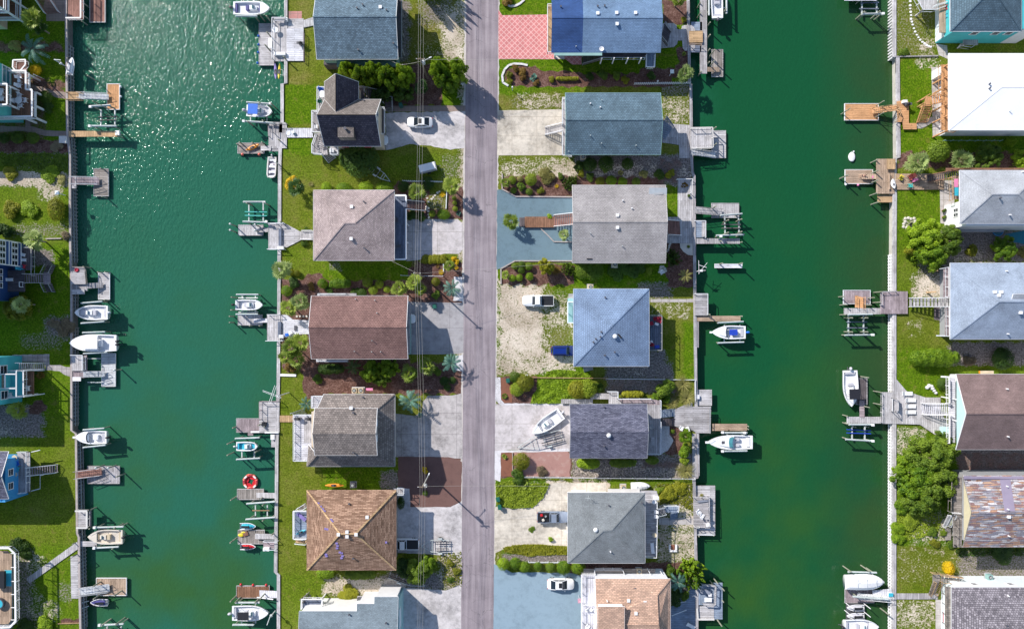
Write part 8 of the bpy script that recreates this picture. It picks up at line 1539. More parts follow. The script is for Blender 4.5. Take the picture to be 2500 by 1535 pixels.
# deck furniture
for x,y,a,l in ((1598,778,200,'upper red deck chair on the dark east deck'),(1608,782,250,'large red deck chair at the corner of the dark east deck'),(1590,789,20,'small red deck chair by the roof edge of the dark east deck'),(1588,840,160,'red deck chair at the lower end of the dark east deck')):chair(l,x,y,3,a,'red_cloth',group='red chairs on the dark east deck',s=1.1 if 'large' in l else .8)
for x,y,a,l in ((1602,791,-20,'upper tilted white side table on the dark east deck'),(1588,835,30,'lower tilted white side table on the dark east deck')):t=rtable(l,x,y,3,mat='white',sq=(.7,.45),h=.5);t.rotation_euler.z=R(a)
cbox('cooler_box','blue cooler on the dark east deck','cooler',1603,846,3,.8,.5,.4,'royal',5)
chair('white sun lounger on the east deck of the grey hip-roofed house',1592,1335,3,95,kind='lounger');
for x,y,l in ((1599,1247,'upper white wire chair by the deck stairs'),(1599,1258,'lower white wire chair by the deck stairs')):chair(l,x,y,3,180,'white',s=.75,group='white wire chairs by the deck stairs')
rtable('round brown-framed table on the east deck of the grey hip-roofed house',1596,1303,3,.42,'tan_plastic');cbox('grill_box','white barbecue cabinet at the top of the grey house deck','grill',1600,1213,3,.9,.6,.8,'white',0);rtable('small white round table at the top of the grey house deck',1595,1222,3,.4)
for x,y,a,l in ((1434,1486,-60,'left white chair round the porch table of the tan house'),(1450,1487,-120,'right white chair round the porch table of the tan house'),(1434,1525,50,'lower white chair on the porch of the tan house')):chair(l,x,y,3,a,'white',group='white chairs on the tan house porch',s=.9)
rtable('small round white table on the porch of the tan house',1442,1484,3,.3)
rtable('round white table on the corner deck of the charcoal house',789,233,3.2,.65);chair('royal blue deck chair on the corner deck of the charcoal house',786,221,3.2,-30,'blue');chair('dark green deck chair on the corner deck of the charcoal house',783,249,3.2,20,'green_bin');cbox('cooler_box','white cooler on the lower side deck of the charcoal house','cooler',773,311,3.2,.5,.6,.4,'white');cbox('grill_box','white appliance on the corner landing of the charcoal house','grill',812,370,3.0,.7,.6,.7,'white')
for x,y,l in ((731,1021,'left'),(757,1021,'right')):grill(f'{l} dark planter tub on the large white deck of the taupe house',x,y,3)
chair('wicker chair on the L-shaped porch, under the roof edge',968,538,3,0,'metal_dark');chair('dark bench on the L-shaped porch of the pinkish-grey house',970,602,3,10,'metal_dark',kind='lounger',s=.8)
cbox('paddle_board_stack','stack of blue and purple boards on the west deck of the brown house','boards',737,1260,3,1.9,.6,.25,'seat_blue',-40,'purple',handle=False);kayak('white and aqua paddle board on the west deck of the brown house',735,1298,25,'aqua',26,7,z=3.0,name='paddle_board')
chair('grey lounge chair on the east deck of the indigo-roofed house',1590,1040,2.2,40,'wall_grey');rtable('plank table on the east deck of the indigo-roofed house',1592,1074,2.2,mat='deck_grey_x',sq=(.6,1.6));chair('left white chair at the edge of the indigo house terrace',1662,1043,.15,70,'white',group='white chairs at the indigo house terrace',s=.9);chair('right white chair at the edge of the indigo house terrace',1676,1045,.15,110,'white',group='white chairs at the indigo house terrace',s=.9)
cbox('tarp','coral red bin by the top edge of the mauve-roofed house','bin',2405,908,.4,2.4,.5,.5,'orange',0,'tan_plastic',handle=False)
for x,y,l,m,z_ in ((2334,447,'purple beach towel over the timber rail of the pale grey house','pink',3.9),(2335,468,'aqua towel over the timber rail of the pale grey house','aqua',3.9)):
    t=thing('towel',l,'towel',x,y,z_,'towels');bl_(MB().obox((0,0,.05),(.7,1.5,.06)),'cloth',m,t)
t=thing('water_table','blue paddling pool between the trees of the right shore','paddling pool',2434,564,0);bl_(MB().lathe((0,0,0),[(.9,0),(1.0,.35),(.9,.36),(.85,.2)],18),'rim','wall_sky',t);bl_(MB().lathe((0,0,.2),[(.84,0),(.84,.02)],18),'pool_water','pool_water',t)
for x,y,l in ((2304,515,'upper'),(2304,531,'lower')):t=thing('potted_plant',f'{l} potted plant against the white end wall','potted plant',x-3,y,0,'potted plants by the white end wall');bl_(MB().lathe((0,0,0),[(.18,0),(.26,.4),(.22,.4)],10),'pot','terracotta',t);c=bpy.data.objects.new('leaves',MESH['bush0']);COL.objects.link(c);c.parent=t;c.scale=(.4,.4,.6);c.location=(0,0,.3)
t=thing('outdoor_shower','pale upright rock fountain on the lawn by the mauve-roofed house','rock fountain',2272,948,0)
for dx,dy,r_ in ((-.7,.2,.35),(-.3,.5,.4),(.1,.4,.35),(.3,0,.35),(.6,-.4,.3),(.9,-.8,.28)):bl_(MB().lathe((dx,dy,0),[(r_,0),(r_*.9,.3),(r_*.3,.45)],8),'rock','stone_white',t)
# ---------------------------------------------------------------- planting
PLANTS=[
# middle strip, west of the road
('tree',848,172,25,6.6,'leftmost bright leafy tree below the slate-blue house','leaf_bright'),('tree',880,186,27,7,'bright leafy tree above the charcoal roof ridge','leaf_bright'),('tree',912,178,28,7.4,'bright leafy tree between the slate-blue house and the charcoal house','leaf_bright'),('tree',945,188,31,7.4,'bright leafy tree left of the service pole','leaf_bright'),('tree',985,182,28,7.2,'bright leafy tree around the service pole','leaf_bright'),('tree',930,225,34,3.2,'leafy tree coloured dark as shade behind the charcoal house stairs','leaf_dark'),('tree',985,225,28,3,'leafy tree coloured dark as shade right of the charcoal house stairs','leaf_dark'),  # the low pair's dark leaves stand in for foliage shading itself
('tree',1075,168,30,7.2,'left crown of the pair of bright leafy trees beside the road','leaf_bright'),('tree',1112,172,33,7.6,'bright leafy tree overhanging the road edge above the white car','leaf_bright'),('tree',1092,195,31,6.4,'lower bright leafy tree beside the road','leaf_bright'),('fan',1030,215,22,3,'dark fan palm between the utility pole and the brick path','palm_dark'),
('ball',880,389,46,2.4,'broad dark round shrub below the charcoal house','leaf_dark'),('bush',840,385,20,1.5,'small dark shrub at the corner below the charcoal house','leaf_dark'),
('hedge',797,457,13,1.1,'leftmost small clipped bush above the pinkish-grey roof'),('hedge',840,458,20,1.1,'low clipped bush above the pinkish-grey roof, second from the left'),('hedge',894,456,18,1.2,'clipped bush above the pinkish-grey roof, right of the middle'),('hedge',939,457,22,1.2,'rightmost clipped bush above the pinkish-grey roof'),
('bush',712,446,20,1.3,'yellow flowering bush beside the left canal seawall','leaf_gold'),('fan',722,460,26,2.2,'fan palm below the yellow flowers by the seawall','palm_dark'),('tuft',758,449,8,.6,'small dry grass clump beside the yellow-flowered palm'),
('fan',1015,470,27,3,'fan palm at the top of the porch stairs'),('fan',1103,455,26,3.2,'fan palm in the corner by the road above the three round bushes'),('ball',985,455,15,1,'dark low shrub right of the clipped hedges','leaf_dark'),('ball',1042,448,18,.9,'low dark shrub behind the white picket fence','leaf_dark'),
('ball',1109,484,6,.8,'top one of three small round bushes by the road','leaf_lime'),('ball',1110,496,6,.8,'middle one of three small round bushes by the road','leaf_lime'),('ball',1111,510,7,.8,'lowest one of three small round bushes by the road','leaf_lime'),('tuft',1080,474,9,.6,'tiny orange-flowered plant by the brown garden','leaf_gold'),('ball',1055,522,9,1,'round bush left of the oval hedge above the concrete drive','leaf_lime'),('hedge',1083,524,17,.9,'oval hedge above the concrete drive','leaf_bright'),('bush',1005,525,14,.8,'low dark bush beside the porch stairs','leaf_dark'),('bush',1028,526,14,.8,'low dark bush left of the stepping stones','leaf_dark'),('yucca',1119,520,8,.7,'blue agave in the stone edging by the road','leaf_blue'),
('bush',747,560,8,.7,'small bush above the white walkway of the pinkish-grey house','leaf_green'),('bush',744,594,9,.7,'small bush below the white walkway of the pinkish-grey house','leaf_green'),
('fanpale',686,660,28,4,'pale fan palm overhanging the left canal'),('ball',697,648,8,.8,'yellow bush under the pale fan palm','leaf_gold'),('ball',710,665,9,.8,'left of two yellow-green bushes by the pale fan palm','leaf_yellow'),('ball',725,667,8,.8,'right of two yellow-green bushes by the pale fan palm','leaf_yellow'),
('ball',788,692,13,1.3,'dark round shrub left of the long dark hedge','leaf_bright'),('hedge',830,692,30,1.4,'long dark hedge between the pinkish and red-brown roofs','leaf_bright'),('ball',897,689,13,1.1,'first of the clipped ball shrubs, under the eave','leaf_lime'),('ball',926,694,11,1.1,'second clipped ball shrub, upper middle','leaf_lime'),('ball',911,708,12,1.1,'third clipped ball shrub, lower middle','leaf_lime'),('ball',945,706,9,1,'fourth clipped ball shrub beside the big yellow-green shrubs','leaf_lime'),('ball',884,714,12,.9,'half-hidden clipped ball at the red-brown roof edge','leaf_dark'),('bush',805,711,12,.7,'low shrub at the fence above the red-brown roof','leaf_dark'),('ball',700,710,14,.9,'low green shrub between the pale fan palm and the twin palms','leaf_bright'),('bush',718,690,16,.8,'dark shrub in the mulch under the pale fan palm','leaf_dark'),
('fan',975,702,24,2.8,'left yellow-green palm clump below the shaded garden'),('fan',1010,690,25,3,'yellow-green palm clump at the foot of the bush pole'),('fan',1028,706,20,2.4,'small palm clump right of the bush pole'),('ball',1064,688,11,1,'round shrub alone in the mulch right of the bush pole','leaf_yellow'),('pin',1104,704,26,1.4,'blue-green feather palm beside the road above the wide grey driveway'),('fan',1098,648,17,2,'fan palm beside the yellow flowers below the concrete drive'),('bush',1108,632,7,.6,'upper yellow flower tuft near the road','leaf_gold'),('bush',1116,641,7,.6,'right yellow flower tuft near the road','leaf_gold'),('tuft',1114,654,6,.6,'lower yellow flower tuft near the road','leaf_gold'),('tuft',1077,664,8,.6,'gold shrub beside the pale plank edge','leaf_gold'),
('hedge',1060,633,34,.7,'curved low hedge below the concrete drive','leaf_yellow'),('tuft',1068,650,6,.5,'tiny red-leaved plant in the lower mulch bed','leaf_rust'),('bush',1010,644,7,.5,'small pale plant at the left end of the mulch bed','leaf_tan'),
('fan',735,735,28,3,'upper fan palm of the left-hand twin palms by the red-brown house','palm_pale'),('fan',707,752,26,2.8,'lower fan palm of the left-hand twin palms by the red-brown house'),
('fan',712,850,30,3.4,'left fan palm of the big clump below the white walkway'),('fan',736,836,27,3.2,'upper fan palm of the big clump below the white walkway'),('fan',722,876,26,2.8,'lower fan palm of the big clump below the white walkway'),('fan',695,872,20,2.2,'small fan palm at the seawall side of the big clump'),('bush',708,895,14,1,'low rusty plant at the foot of the big palm clump','leaf_rust'),
('hedge',808,901,36,1.5,'dark clipped hedge below the red-brown house','leaf_dark'),('pin',862,896,22,1.6,'dark blue-green palm between the hedge and the leafy tree','palm_dark'),('tree',905,905,30,3.4,'leafy tree left of the centre below the red-brown house','leaf_bright'),('tree',948,900,28,3.4,'leafy tree right of the centre below the red-brown house','leaf_bright'),('tree',930,925,24,2.4,'low leafy tree above the taupe roof','leaf_green'),
('fan',1002,912,27,3,'left fan palm below the wide grey driveway','palm_green'),('fan',1040,893,26,3,'right fan palm below the wide grey driveway','palm_green'),('pin',1102,886,28,2.4,'blue-green feather palm on the white stones by the road','leaf_blue'),('ball',1085,930,12,.5,'left dark round ground shrub in the mulch','leaf_dark'),('ball',1105,928,9,.5,'right dark round ground shrub in the mulch','leaf_dark'),('ball',1092,945,9,.5,'lowest dark ground shrub in the mulch','leaf_dark'),
('pin',1002,978,32,2.6,'large blue-green feather palm at the corner of the taupe house','leaf_blue'),('pin',749,985,20,2,'feather palm at the left corner of the taupe roof','leaf_blue'),
('bush',1037,1147,9,1,'yellow young plant in the dark mulch bed','leaf_gold'),('ball',1038,1203,7,.5,'small green shrub below the mulch bed pole','leaf_green'),('hedge',979,1227,9,1.4,'dark upright hedge at the corner of the brown roof','leaf_dark',16),
('tree',1018,1395,36,3.6,'big rounded tree below the boat trailer on the gravel'),('tree',1040,1380,26,3,'upper lobe of a rounded tree by the gravel drive','leaf_bright'),('bush',985,1385,26,2,'dark bush at the corner of the brown roof','leaf_dark'),('hedge',795,1400,24,1.2,'bright low hedge under the left part of the brown roof','leaf_bright'),('hedge',880,1402,42,1.3,'dark low hedge below the brown roof','leaf_green'),('bush',850,1450,24,.7,'yellow-green weeds above the stepped white wall','leaf_yellow'),('bush',1100,1375,10,.6,'left scrub tuft on the sand by the road','leaf_yellow'),('bush',1115,1395,11,.6,'right scrub tuft on the sand by the road','leaf_yellow'),('bush',1100,1415,9,.5,'lowest scrub tuft on the sand by the road','leaf_green'),
# middle strip, east of the road
('bush',1258,166,10,.9,'left orange-flowering shrub in the kerbed bed','leaf_rust'),('bush',1243,183,10,.8,'yellowish shrub at the road end of the kerbed bed','leaf_yellow'),('bush',1275,175,11,.9,'middle rust-coloured shrub in the kerbed bed','leaf_rust'),('bush',1278,190,9,.8,'lower rust-coloured shrub in the kerbed bed','leaf_rust'),('yucca',1303,187,12,1,'blue-green agave in the kerbed bed','leaf_blue'),('bush',1245,198,8,.6,'small yellow-green shrub at the lower kerb','leaf_yellow'),
('hedge',1385,192,30,.7,'low flowering hedge in the middle of the long bed','leaf_yellow',5),('bush',1347,193,8,.7,'small shrub left of the flowering hedge','leaf_yellow'),('bush',1470,182,14,.8,'shaded shrub under the long blue house','leaf_green'),('bush',1505,184,12,.8,'second shaded shrub under the long blue house','leaf_green'),('bush',1527,195,10,.8,'gold shrub before the picket fence','leaf_yellow'),('bush',1240,3,14,.9,'dark flowering shrub at the top edge by the road','leaf_rust'),
('fanpale',1673,180,23,2.6,'pale fan palm at the end of the white picket fence'),('fanpale',1655,2,18,2.4,'fan palm at the top edge beside the seawall','palm_green'),('bush',1670,48,8,.7,'gold shrub beside the rounded patio','leaf_yellow'),('yucca',1671,131,7,.7,'small spiky plant below the rounded patio'),
('bush',1415,405,14,1.1,'dark bush at the left below the grey-teal house','leaf_dark'),('ball',1440,402,18,1.3,'dark round bush below the grey-teal house, second from left','leaf_dark'),('ball',1480,400,20,1.3,'wide dark round bush below the grey-teal house','leaf_dark'),('ball',1532,400,15,1.2,'rightmost dark round bush below the grey-teal house','leaf_dark'),('bush',1418,422,12,.9,'yellow-green bush left of the weathered roof','leaf_yellow'),('yucca',1477,415,9,.6,'small spiky plant between the dark bushes'),('yucca',1515,422,9,.6,'tan spiky plant above the weathered roof','leaf_tan'),('bush',1572,424,12,.7,'grassy plant above the weathered roof','leaf_tan'),('bush',1610,425,13,1,'dark white-flowered bush near the seawall','leaf_dark'),('bush',1637,424,13,1.1,'bright yellow-green bush near the seawall','leaf_yellow'),
('hedge',1465,443,12,.7,'lime bush at the top eave of the weathered roof','leaf_yellow'),('hedge',1492,441,14,.8,'green bush at the top eave of the weathered roof','leaf_bright'),('hedge',1520,444,12,.7,'right green bush at the top eave of the weathered roof','leaf_bright'),('hedge',1553,444,11,.6,'far right green bush at the top eave of the weathered roof','leaf_green'),
('fan',1235,445,15,1.4,'small fan palm at the corner of the blue gravel drive'),('ball',1250,440,11,1,'lime round bush beside the small corner palm','leaf_lime'),('ball',1296,439,15,1.4,'largest lime round bush above the blue gravel drive','leaf_lime'),('ball',1270,437,8,.8,'pale bush between the two lime ones','leaf_tan'),('bush',1273,455,12,1,'green bush below the lime ones','leaf_green'),('ball',1254,465,8,.7,'small bush at the timber edge, left','leaf_green'),('ball',1292,468,9,.7,'small bush at the timber edge, right','leaf_green'),('bush',1335,430,20,1,'dry brown bush above the blue gravel','leaf_tan'),('bush',1368,429,9,.7,'small green bush by the pale rocks','leaf_green'),('tuft',1359,454,6,.5,'gold tuft beside the blue pot','leaf_gold'),('feather',1390,447,17,1.6,'dark feathery shrub at the roof corner','leaf_dark'),('feather',1400,436,12,1.5,'small feathery shrub above the roof corner','leaf_green'),
('fan',1249,542,25,2.2,'round fan palm at the road end of the boardwalk','palm_green'),('fan',1375,572,17,1.8,'fan palm in the small bed beside the boardwalk','palm_pale'),('bush',1342,529,8,.7,'small green bush on the boardwalk edge','leaf_bright'),
('ball',1257,650,9,.9,'upper-left dark ball shrub below the blue gravel','leaf_green'),('ball',1274,647,10,1,'upper-middle ball shrub below the blue gravel','leaf_green'),('ball',1291,650,10,1,'upper-right ball shrub below the blue gravel','leaf_green'),('ball',1273,660,9,.9,'centre ball shrub below the blue gravel','leaf_green'),('ball',1251,679,9,.9,'lower-left ball shrub below the blue gravel','leaf_bright'),('ball',1268,678,9,.9,'lower-middle ball shrub below the blue gravel','leaf_bright'),('ball',1293,675,10,1,'lower-right ball shrub below the blue gravel','leaf_bright'),('fan',1234,672,13,1.2,'small fan palm at the lower corner of the blue gravel'),
('tree',1332,650,22,3.4,'small rounded tree at the lower edge of the blue gravel','leaf_yellow'),('tuft',1358,660,14,1.2,'rust and yellow spiky clump beside the small rounded tree','leaf_rust'),('feather',1388,655,17,2,'dark feathery bush at the lower corner of the weathered roof','leaf_green'),('ball',1422,662,20,1.7,'green bush under the weathered roof, left','leaf_green'),('ball',1450,662,24,1.8,'large green bush under the weathered roof','leaf_green'),('bush',1510,660,26,1.4,'dark bush beyond the air conditioner','leaf_dark'),('bush',1555,655,26,1.3,'dark bush right of the air conditioner','leaf_dark'),('bush',1584,661,10,.8,'light green sprout at the right end of the dark bushes','leaf_lime'),
('feather',1647,628,20,2.2,'dark star-shaped shrub right of the weathered roof','leaf_dark'),('pin',1673,673,20,2,'bronze feather palm beside the crossed davit','leaf_tan'),('yucca',1672,451,11,.9,'orange-tipped spiky pot plant on the long terrace','leaf_rust'),('ball',1682,478,4,.6,'small potted ball on the long terrace','leaf_green'),('ball',1681,602,4,.4,'little cactus ball in the half-round gravel bed','leaf_green'),
('ball',1257,920,14,1.2,'green bush at the left end of the ivy bed','leaf_green'),('ball',1282,934,22,1.7,'lime bush above the ivy bed','leaf_yellow'),('ball',1262,950,18,1.5,'lime bush at the left of the ivy bed','leaf_lime'),('yucca',1232,968,10,.8,'spiky plant in the rust mulch strip'),('ball',1410,950,24,2,'left half of the bright rounded shrub beside the plank steps','leaf_yellow'),('ball',1434,948,24,2,'right half of the bright rounded shrub beside the plank steps','leaf_lime'),('bush',1462,946,12,1.2,'loose sprigs right of the bright rounded shrub','leaf_green'),
('hedge',1545,962,30,1.2,'two-tone hedge behind the indigo roof','leaf_yellow',10),('bush',1622,950,26,2.2,'dark green bush at the top of the indigo house deck','leaf_green'),('bush',1600,972,14,1.2,'bright lime plant at the corner of the indigo house deck','leaf_bright'),('bush',1628,972,11,1,'bright lime plant near the tall grasses','leaf_bright'),('tuft',1668,938,24,1.7,'upper clump of tall tan grass by the pale deck'),('tuft',1678,972,24,1.7,'lower clump of tall tan grass by the pale deck'),('tuft',1643,985,17,1.2,'small clump of tan grass by the terrace'),
('fan',1674,1066,21,2.6,'bright palm crown beside the catwalk','leaf_bright'),('bush',1672,1098,18,1.8,'bright green bush beside the catwalk','leaf_bright'),('bush',1672,1125,12,1.2,'yellow-green bush below the bright ones','leaf_lime'),('tuft',1675,1150,26,1.7,'white-plumed grass clump at the boundary rail','leaf_tan'),('ball',1642,1053,6,.5,'tiny green plant in the rusty soil','leaf_green'),
('hedge',1437,1131,32,1.2,'left green bush below the indigo roof','leaf_bright',14),('hedge',1521,1130,36,1.1,'middle dark bush below the indigo roof','leaf_green',11),('hedge',1592,1123,17,1.1,'right bush below the indigo house deck','leaf_green',11),
('ball',1272,1126,22,1.7,'rounded bush in the lower rust mulch bed','leaf_yellow'),('yucca',1232,1115,9,.8,'spiky plant in the lower rust mulch strip'),('bush',1323,1152,14,.8,'dry shrub on the purple gravel','leaf_drygrass'),('bush',1265,1165,22,1.1,'dark green shrub at the top of the scrub bed','leaf_green'),('yucca',1279,1180,18,1,'sprawling yucca in the scrub bed','palm_green'),
('bush',1630,1205,24,1,'gold-green scrub east of the grey hip roof','leaf_yellow'),('bush',1660,1192,18,.8,'yellow scrub near the lower deck','leaf_yellow'),('bush',1612,1196,12,.8,'scrub beside the upturned skiff','leaf_lime'),
('ball',1229,1376,16,1.6,'first round bush from the road in the row by the pale gravel','leaf_bright'),('ball',1259,1374,15,1.5,'second round bush from the road in the row by the pale gravel','leaf_bright'),('ball',1280,1382,14,1.5,'third round bush from the road in the row by the pale gravel','leaf_bright'),('ball',1313,1381,11,1.2,'fourth and smallest round bush in the row by the pale gravel','leaf_bright'),('ball',1344,1384,13,1.3,'fifth round bush in the row by the pale gravel','leaf_green'),('ball',1376,1385,18,1.6,'sixth and largest bush in the row by the pale gravel','leaf_bright'),('ball',1412,1384,18,1.6,'last bush in the row by the pale gravel, at the roof','leaf_bright'),('bush',1345,1316,7,.7,'lone green weed on the concrete by the loaded pickup','leaf_bright'),('bush',1298,1292,8,.2,'flat weed patch in the crack behind the loaded pickup','leaf_green'),
('feather',1690,1403,34,3.6,'brilliant green feathery tree at the seawall','leaf_bright'),('feather',1692,1385,26,3.2,'upper part of the brilliant green seawall tree','leaf_bright'),('pin',1655,1420,26,2.4,'blue-green feather palm beside the tan roof','leaf_blue'),('bush',1635,1395,18,1.4,'dark bush above the blue-green feather palm','leaf_green'),('bush',1672,1455,14,1,'dark green bush left of the pale blue dock','leaf_green'),('bush',1645,1460,24,1.6,'dark bush between the tan roof and the terrace','leaf_dark'),('bush',1712,1212,7,.5,'weeds growing through the lower grey deck','leaf_tan'),
('bush',780,735,10,.7,'low bush at the top left corner of the red-brown roof','leaf_dark'),('bush',868,712,11,.7,'low bush above the middle of the red-brown roof','leaf_green'),('bush',760,700,11,.6,'straggly shrub in the mulch left of the dark round one','leaf_rust'),('bush',1065,720,12,.6,'low spreading shrub in the lower mulch by the bush pole','leaf_green'),
('bush',775,925,12,.6,'scrubby plant in the mulch below the long dark hedge','leaf_green'),('bush',1065,905,13,1,'shrub between the fan palms and the blue feather palm','leaf_green'),('bush',1440,432,12,.7,'scrub above the weathered roof, left part','leaf_green'),('bush',1320,465,9,.6,'small scrub at the timber edge above the gravel','leaf_yellow'),('bush',1310,202,9,.5,'small plant right of the agave in the kerbed bed','leaf_rust'),('bush',1590,185,12,.7,'dark shrub left of the teal bird house','leaf_dark'),('bush',1440,186,10,.6,'shaded shrub left of the two under the long blue house','leaf_dark'),('bush',1650,640,10,.6,'low shrub below the dark star-shaped one','leaf_rust'),
# left shore
('fanpale',80,48,28,3.6,'yellow-green palm beside the white-framed porch','palm_green'),('fan',98,68,22,2.5,'shaded palm below the yellow-green one','palm_dark'),('pin',82,122,38,2.6,'large blue-green feather palm on the shaded left shore','leaf_blue'),('bush',35,110,16,1.1,'mixed shrub left of the large feather palm','leaf_tan'),('ball',87,172,14,1.2,'golden bush beside the teal house stair tower','leaf_gold'),('ball',28,168,9,.8,'small lime bush beside the stair tower','leaf_lime'),
('ball',112,238,17,1.3,'dark bush beside the curved brick path','leaf_green'),('bush',115,262,14,1,'dark shrub below the brick path bush','leaf_dark'),('ball',43,336,16,1.3,'round shrub left of the pair by the lower path','leaf_green'),('ball',81,337,15,1.3,'round shrub right of the pair by the lower path','leaf_green'),('ball',10,338,13,1.2,'dark round shrub at the left edge by the lower path','leaf_dark'),
('bush',140,355,18,.5,'dry weeds beside the dock box','leaf_drygrass'),('hedge',138,511,20,1.9,'oval yellow-green bush beside the bird feeder','leaf_yellow',30),('bush',25,510,24,1.4,'tangled bush left in the fenced square patch','leaf_yellow'),('bush',68,510,22,.9,'bright scrub right in the fenced square patch','leaf_bright'),('bush',10,562,24,2,'dark bush above the navy house','leaf_dark'),('bush',25,422,20,.9,'yellow-green scrub at the sandy path','leaf_yellow'),('bush',120,425,22,.8,'green scrub above the sandy path','leaf_bright'),('bush',150,440,14,.6,'pale weeds at the seawall end of the sandy path','leaf_tan'),
('fan',80,585,30,3.6,'round palm beside the low wooden kerb','palm_pale'),('bush',160,575,12,.9,'brown dry shrub at the seawall by the low kerb','leaf_drygrass'),('tree',38,750,36,4,'spiky light green tree below the navy house','leaf_yellow'),('fan',52,742,26,3.6,'palm crown mixed with the spiky light green tree','palm_pale'),('bush',160,800,22,.8,'grey dry brush along the left seawall','leaf_drygrass'),('bush',130,790,16,.7,'grey-green brush behind the dry brush','leaf_drygrass'),('bush',88,900,14,.8,'dark weeds beside the turquoise house steps','leaf_dark'),('yucca',95,915,16,.8,'sprawling plant on the turquoise house lower deck','leaf_rust'),
('fan',45,1000,28,3,'dark fan palm below the turquoise house','palm_green'),('bush',45,1335,22,1.5,'dark shrub above the roof deck','leaf_dark'),('bush',60,1350,18,1.2,'second dark shrub at the roof deck corner','leaf_dark'),('bush',110,1528,26,.9,'bright shrubs at the bottom edge by the seawall','leaf_bright'),('bush',60,1530,20,1.2,'dark shrub at the bottom left edge','leaf_dark'),
# right shore
('bush',2205,128,14,.6,'low grassy weeds at the boundary board','leaf_green'),('ball',2290,370,28,2.4,'large dark rounded bush above the timber stairs','leaf_green'),('bush',2305,380,14,1.6,'yellow-green bush right of the dark rounded one','leaf_yellow'),('fanpale',2241,397,32,2.6,'pale star-shaped fan palm on the right shore lawn'),('fanpale',2345,395,32,2.4,'wide pale fan palm above the timber stairs','palm_pale'),('tree',2412,382,38,3.2,'olive feathery tree above the pale grey house','leaf_green'),('bush',2390,400,20,1.6,'brown twiggy shrub between the palms and the house','leaf_drygrass'),('tree',2495,388,26,3,'bright tree at the right edge above the pale grey roof','leaf_bright'),('tree',2470,345,14,2,'small bright tree top at the right edge','leaf_bright'),
('tree',2262,575,46,5,'upper part of the big leafy tree beside the fire pit','leaf_bright'),('tree',2310,590,44,5,'right lobe of the big leafy tree beside the fire pit','leaf_green'),('tree',2275,620,44,4.6,'lower lobe of the big leafy tree beside the fire pit','leaf_bright'),('bush',2225,612,16,2.2,'low left tuft of the big leafy tree','leaf_yellow'),('tree',2455,606,34,3,'bright rounded tree beside the swimming pool','leaf_bright'),('bush',2375,612,16,1.3,'small yellow-green bush left of the pool tree','leaf_yellow'),('bush',2500,615,14,1.2,'pale bush at the right edge beside the pool tree','leaf_tan'),
('hedge',2285,874,68,2.6,'long dense oval hedge on the right shore','leaf_bright',22),('ball',2448,875,28,1.8,'dark rounded bush right of the long oval hedge','leaf_dark'),('bush',2450,888,18,1.2,'lit lower part of the dark bush','leaf_green'),('bush',2368,882,16,1,'dry shrub between the oval hedge and the dark bush','leaf_drygrass'),('ball',2302,936,16,1.2,'dark bush beside the pale rock fountain','leaf_dark'),('bush',2311,954,9,.8,'small lime bush beside the mauve house deck','leaf_lime'),
('tree',2262,1115,58,5.2,'upper lobe of the huge tree beside the patchwork roof','leaf_green'),('tree',2305,1105,44,5,'right upper lobe of the huge tree beside the patchwork roof','leaf_green'),('tree',2235,1165,56,5,'left lobe of the huge tree beside the patchwork roof','leaf_bright'),('tree',2285,1175,56,5.2,'centre lobe of the huge tree beside the patchwork roof','leaf_green'),('tree',2252,1215,48,4.4,'lower lobe of the huge tree beside the patchwork roof','leaf_green'),('tree',2310,1080,32,3.6,'topmost lobe of the huge tree by the wedge-shaped terrace','leaf_green'),
('bush',2200,1240,20,.9,'bright scrub below the huge tree','leaf_bright'),('bush',2225,1270,26,.9,'wide bright scrub on the sandy slope','leaf_lime'),('bush',2192,1290,18,.7,'low green scrub at the right seawall','leaf_bright'),('bush',2195,1315,18,.7,'lowest green scrub at the right seawall','leaf_bright'),('bush',2278,1298,14,.7,'scrub beside the scattered stones','leaf_green'),('bush',2306,1300,9,.8,'small lime sprig beside the patchwork house steps','leaf_lime'),('bush',2282,1326,14,.6,'low olive scrub beneath the patchwork house deck','leaf_yellow'),('bush',2448,1345,34,1,'dark shrubs below the patchwork roof','leaf_dark'),('hedge',2315,1386,13,2,'bright golden-yellow bush on the dry lawn','leaf_gold',18),('bush',2325,1328,12,.7,'green weeds at the deck corner of the patchwork house','leaf_green'),
]
for q in PLANTS:
    kind,x,y,r,h,lab=q[:6];mat=q[6]if len(q)>6 else None;ry=q[7]if len(q)>7 else None
    if kind=='hedge' and ry is None:ry=min(r,13 if r<60 else 22)
    if kind=='hedge' and r>=24:longhedge(x,y,r,ry,h,lab,mat)
    else:plant(kind,x,y,r,h,lab,mat,ry)
plant('feather',1040,-62,40,7.5,'feathery tree just beyond the top edge whose shadow falls on the road')
groundcover('ivy_bed',[(1312,921),(1395,918),(1440,925),(1400,950),(1395,975),(1378,984),(1296,984),(1300,965),(1312,950)],5200,.5,.26,'leaf_bright','bed of bright green ivy between the two concrete drives')
groundcover('undergrowth',[(1334,907),(1360,902),(1400,904),(1440,915),(1440,921),(1330,920)],1500,.5,.26,'leaf_bright',None)
groundcover('undergrowth',[(1210,1180),(1240,1172),(1300,1180),(1342,1178),(1325,1215),(1300,1238),(1250,1240),(1212,1230)],4200,.45,.26,'leaf_lime',None)
groundcover('undergrowth',[(1228,1336),(1250,1330),(1300,1327),(1384,1332),(1384,1352),(1290,1356),(1232,1346)],2600,.35,.24,'leaf_yellow',None)
groundcover('undergrowth',[(2184,1235),(2240,1235),(2300,1260),(2290,1300),(2230,1315),(2184,1325)],2600,.3,.24,'leaf_lime',None)
groundcover('undergrowth',[(1070,1352),(1128,1345),(1128,1430),(1085,1430)],700,.3,.22,'leaf_yellow',None)
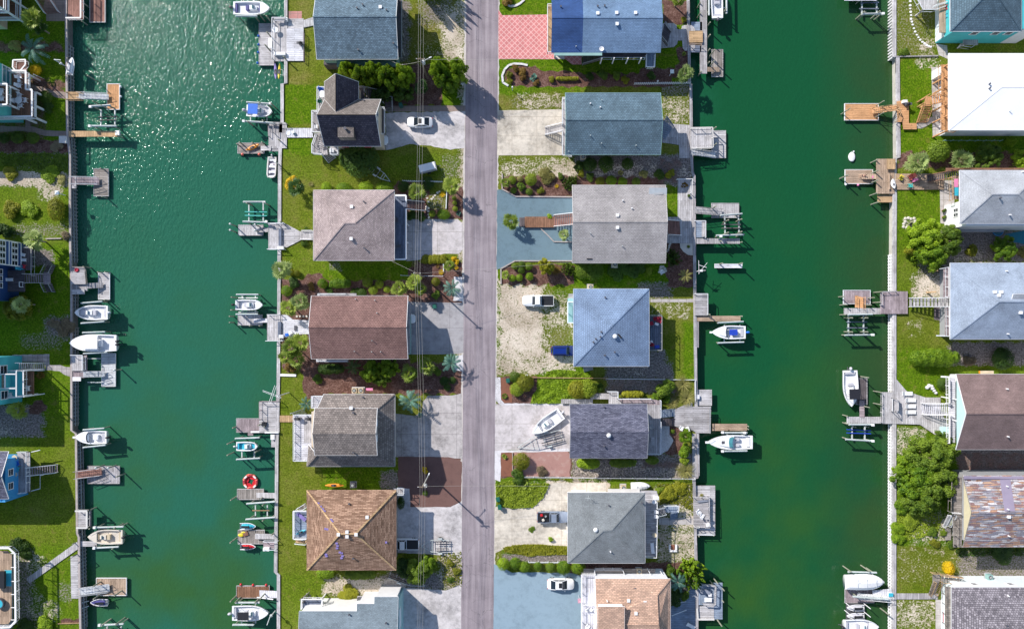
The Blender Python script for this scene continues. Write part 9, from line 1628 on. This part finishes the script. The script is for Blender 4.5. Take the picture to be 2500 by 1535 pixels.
groundcover('undergrowth',[(0,378),(120,374),(170,382),(168,410),(130,425),(60,405),(0,405)],2600,.3,.24,'leaf_green',None)
groundcover('undergrowth',[(1605,1180),(1690,1178),(1695,1250),(1660,1230),(1610,1230)],1500,.35,.24,'leaf_yellow',None)
groundcover('undergrowth',[(2330,1338),(2500,1338),(2500,1356),(2335,1356)],900,.4,.24,'leaf_dark',None)
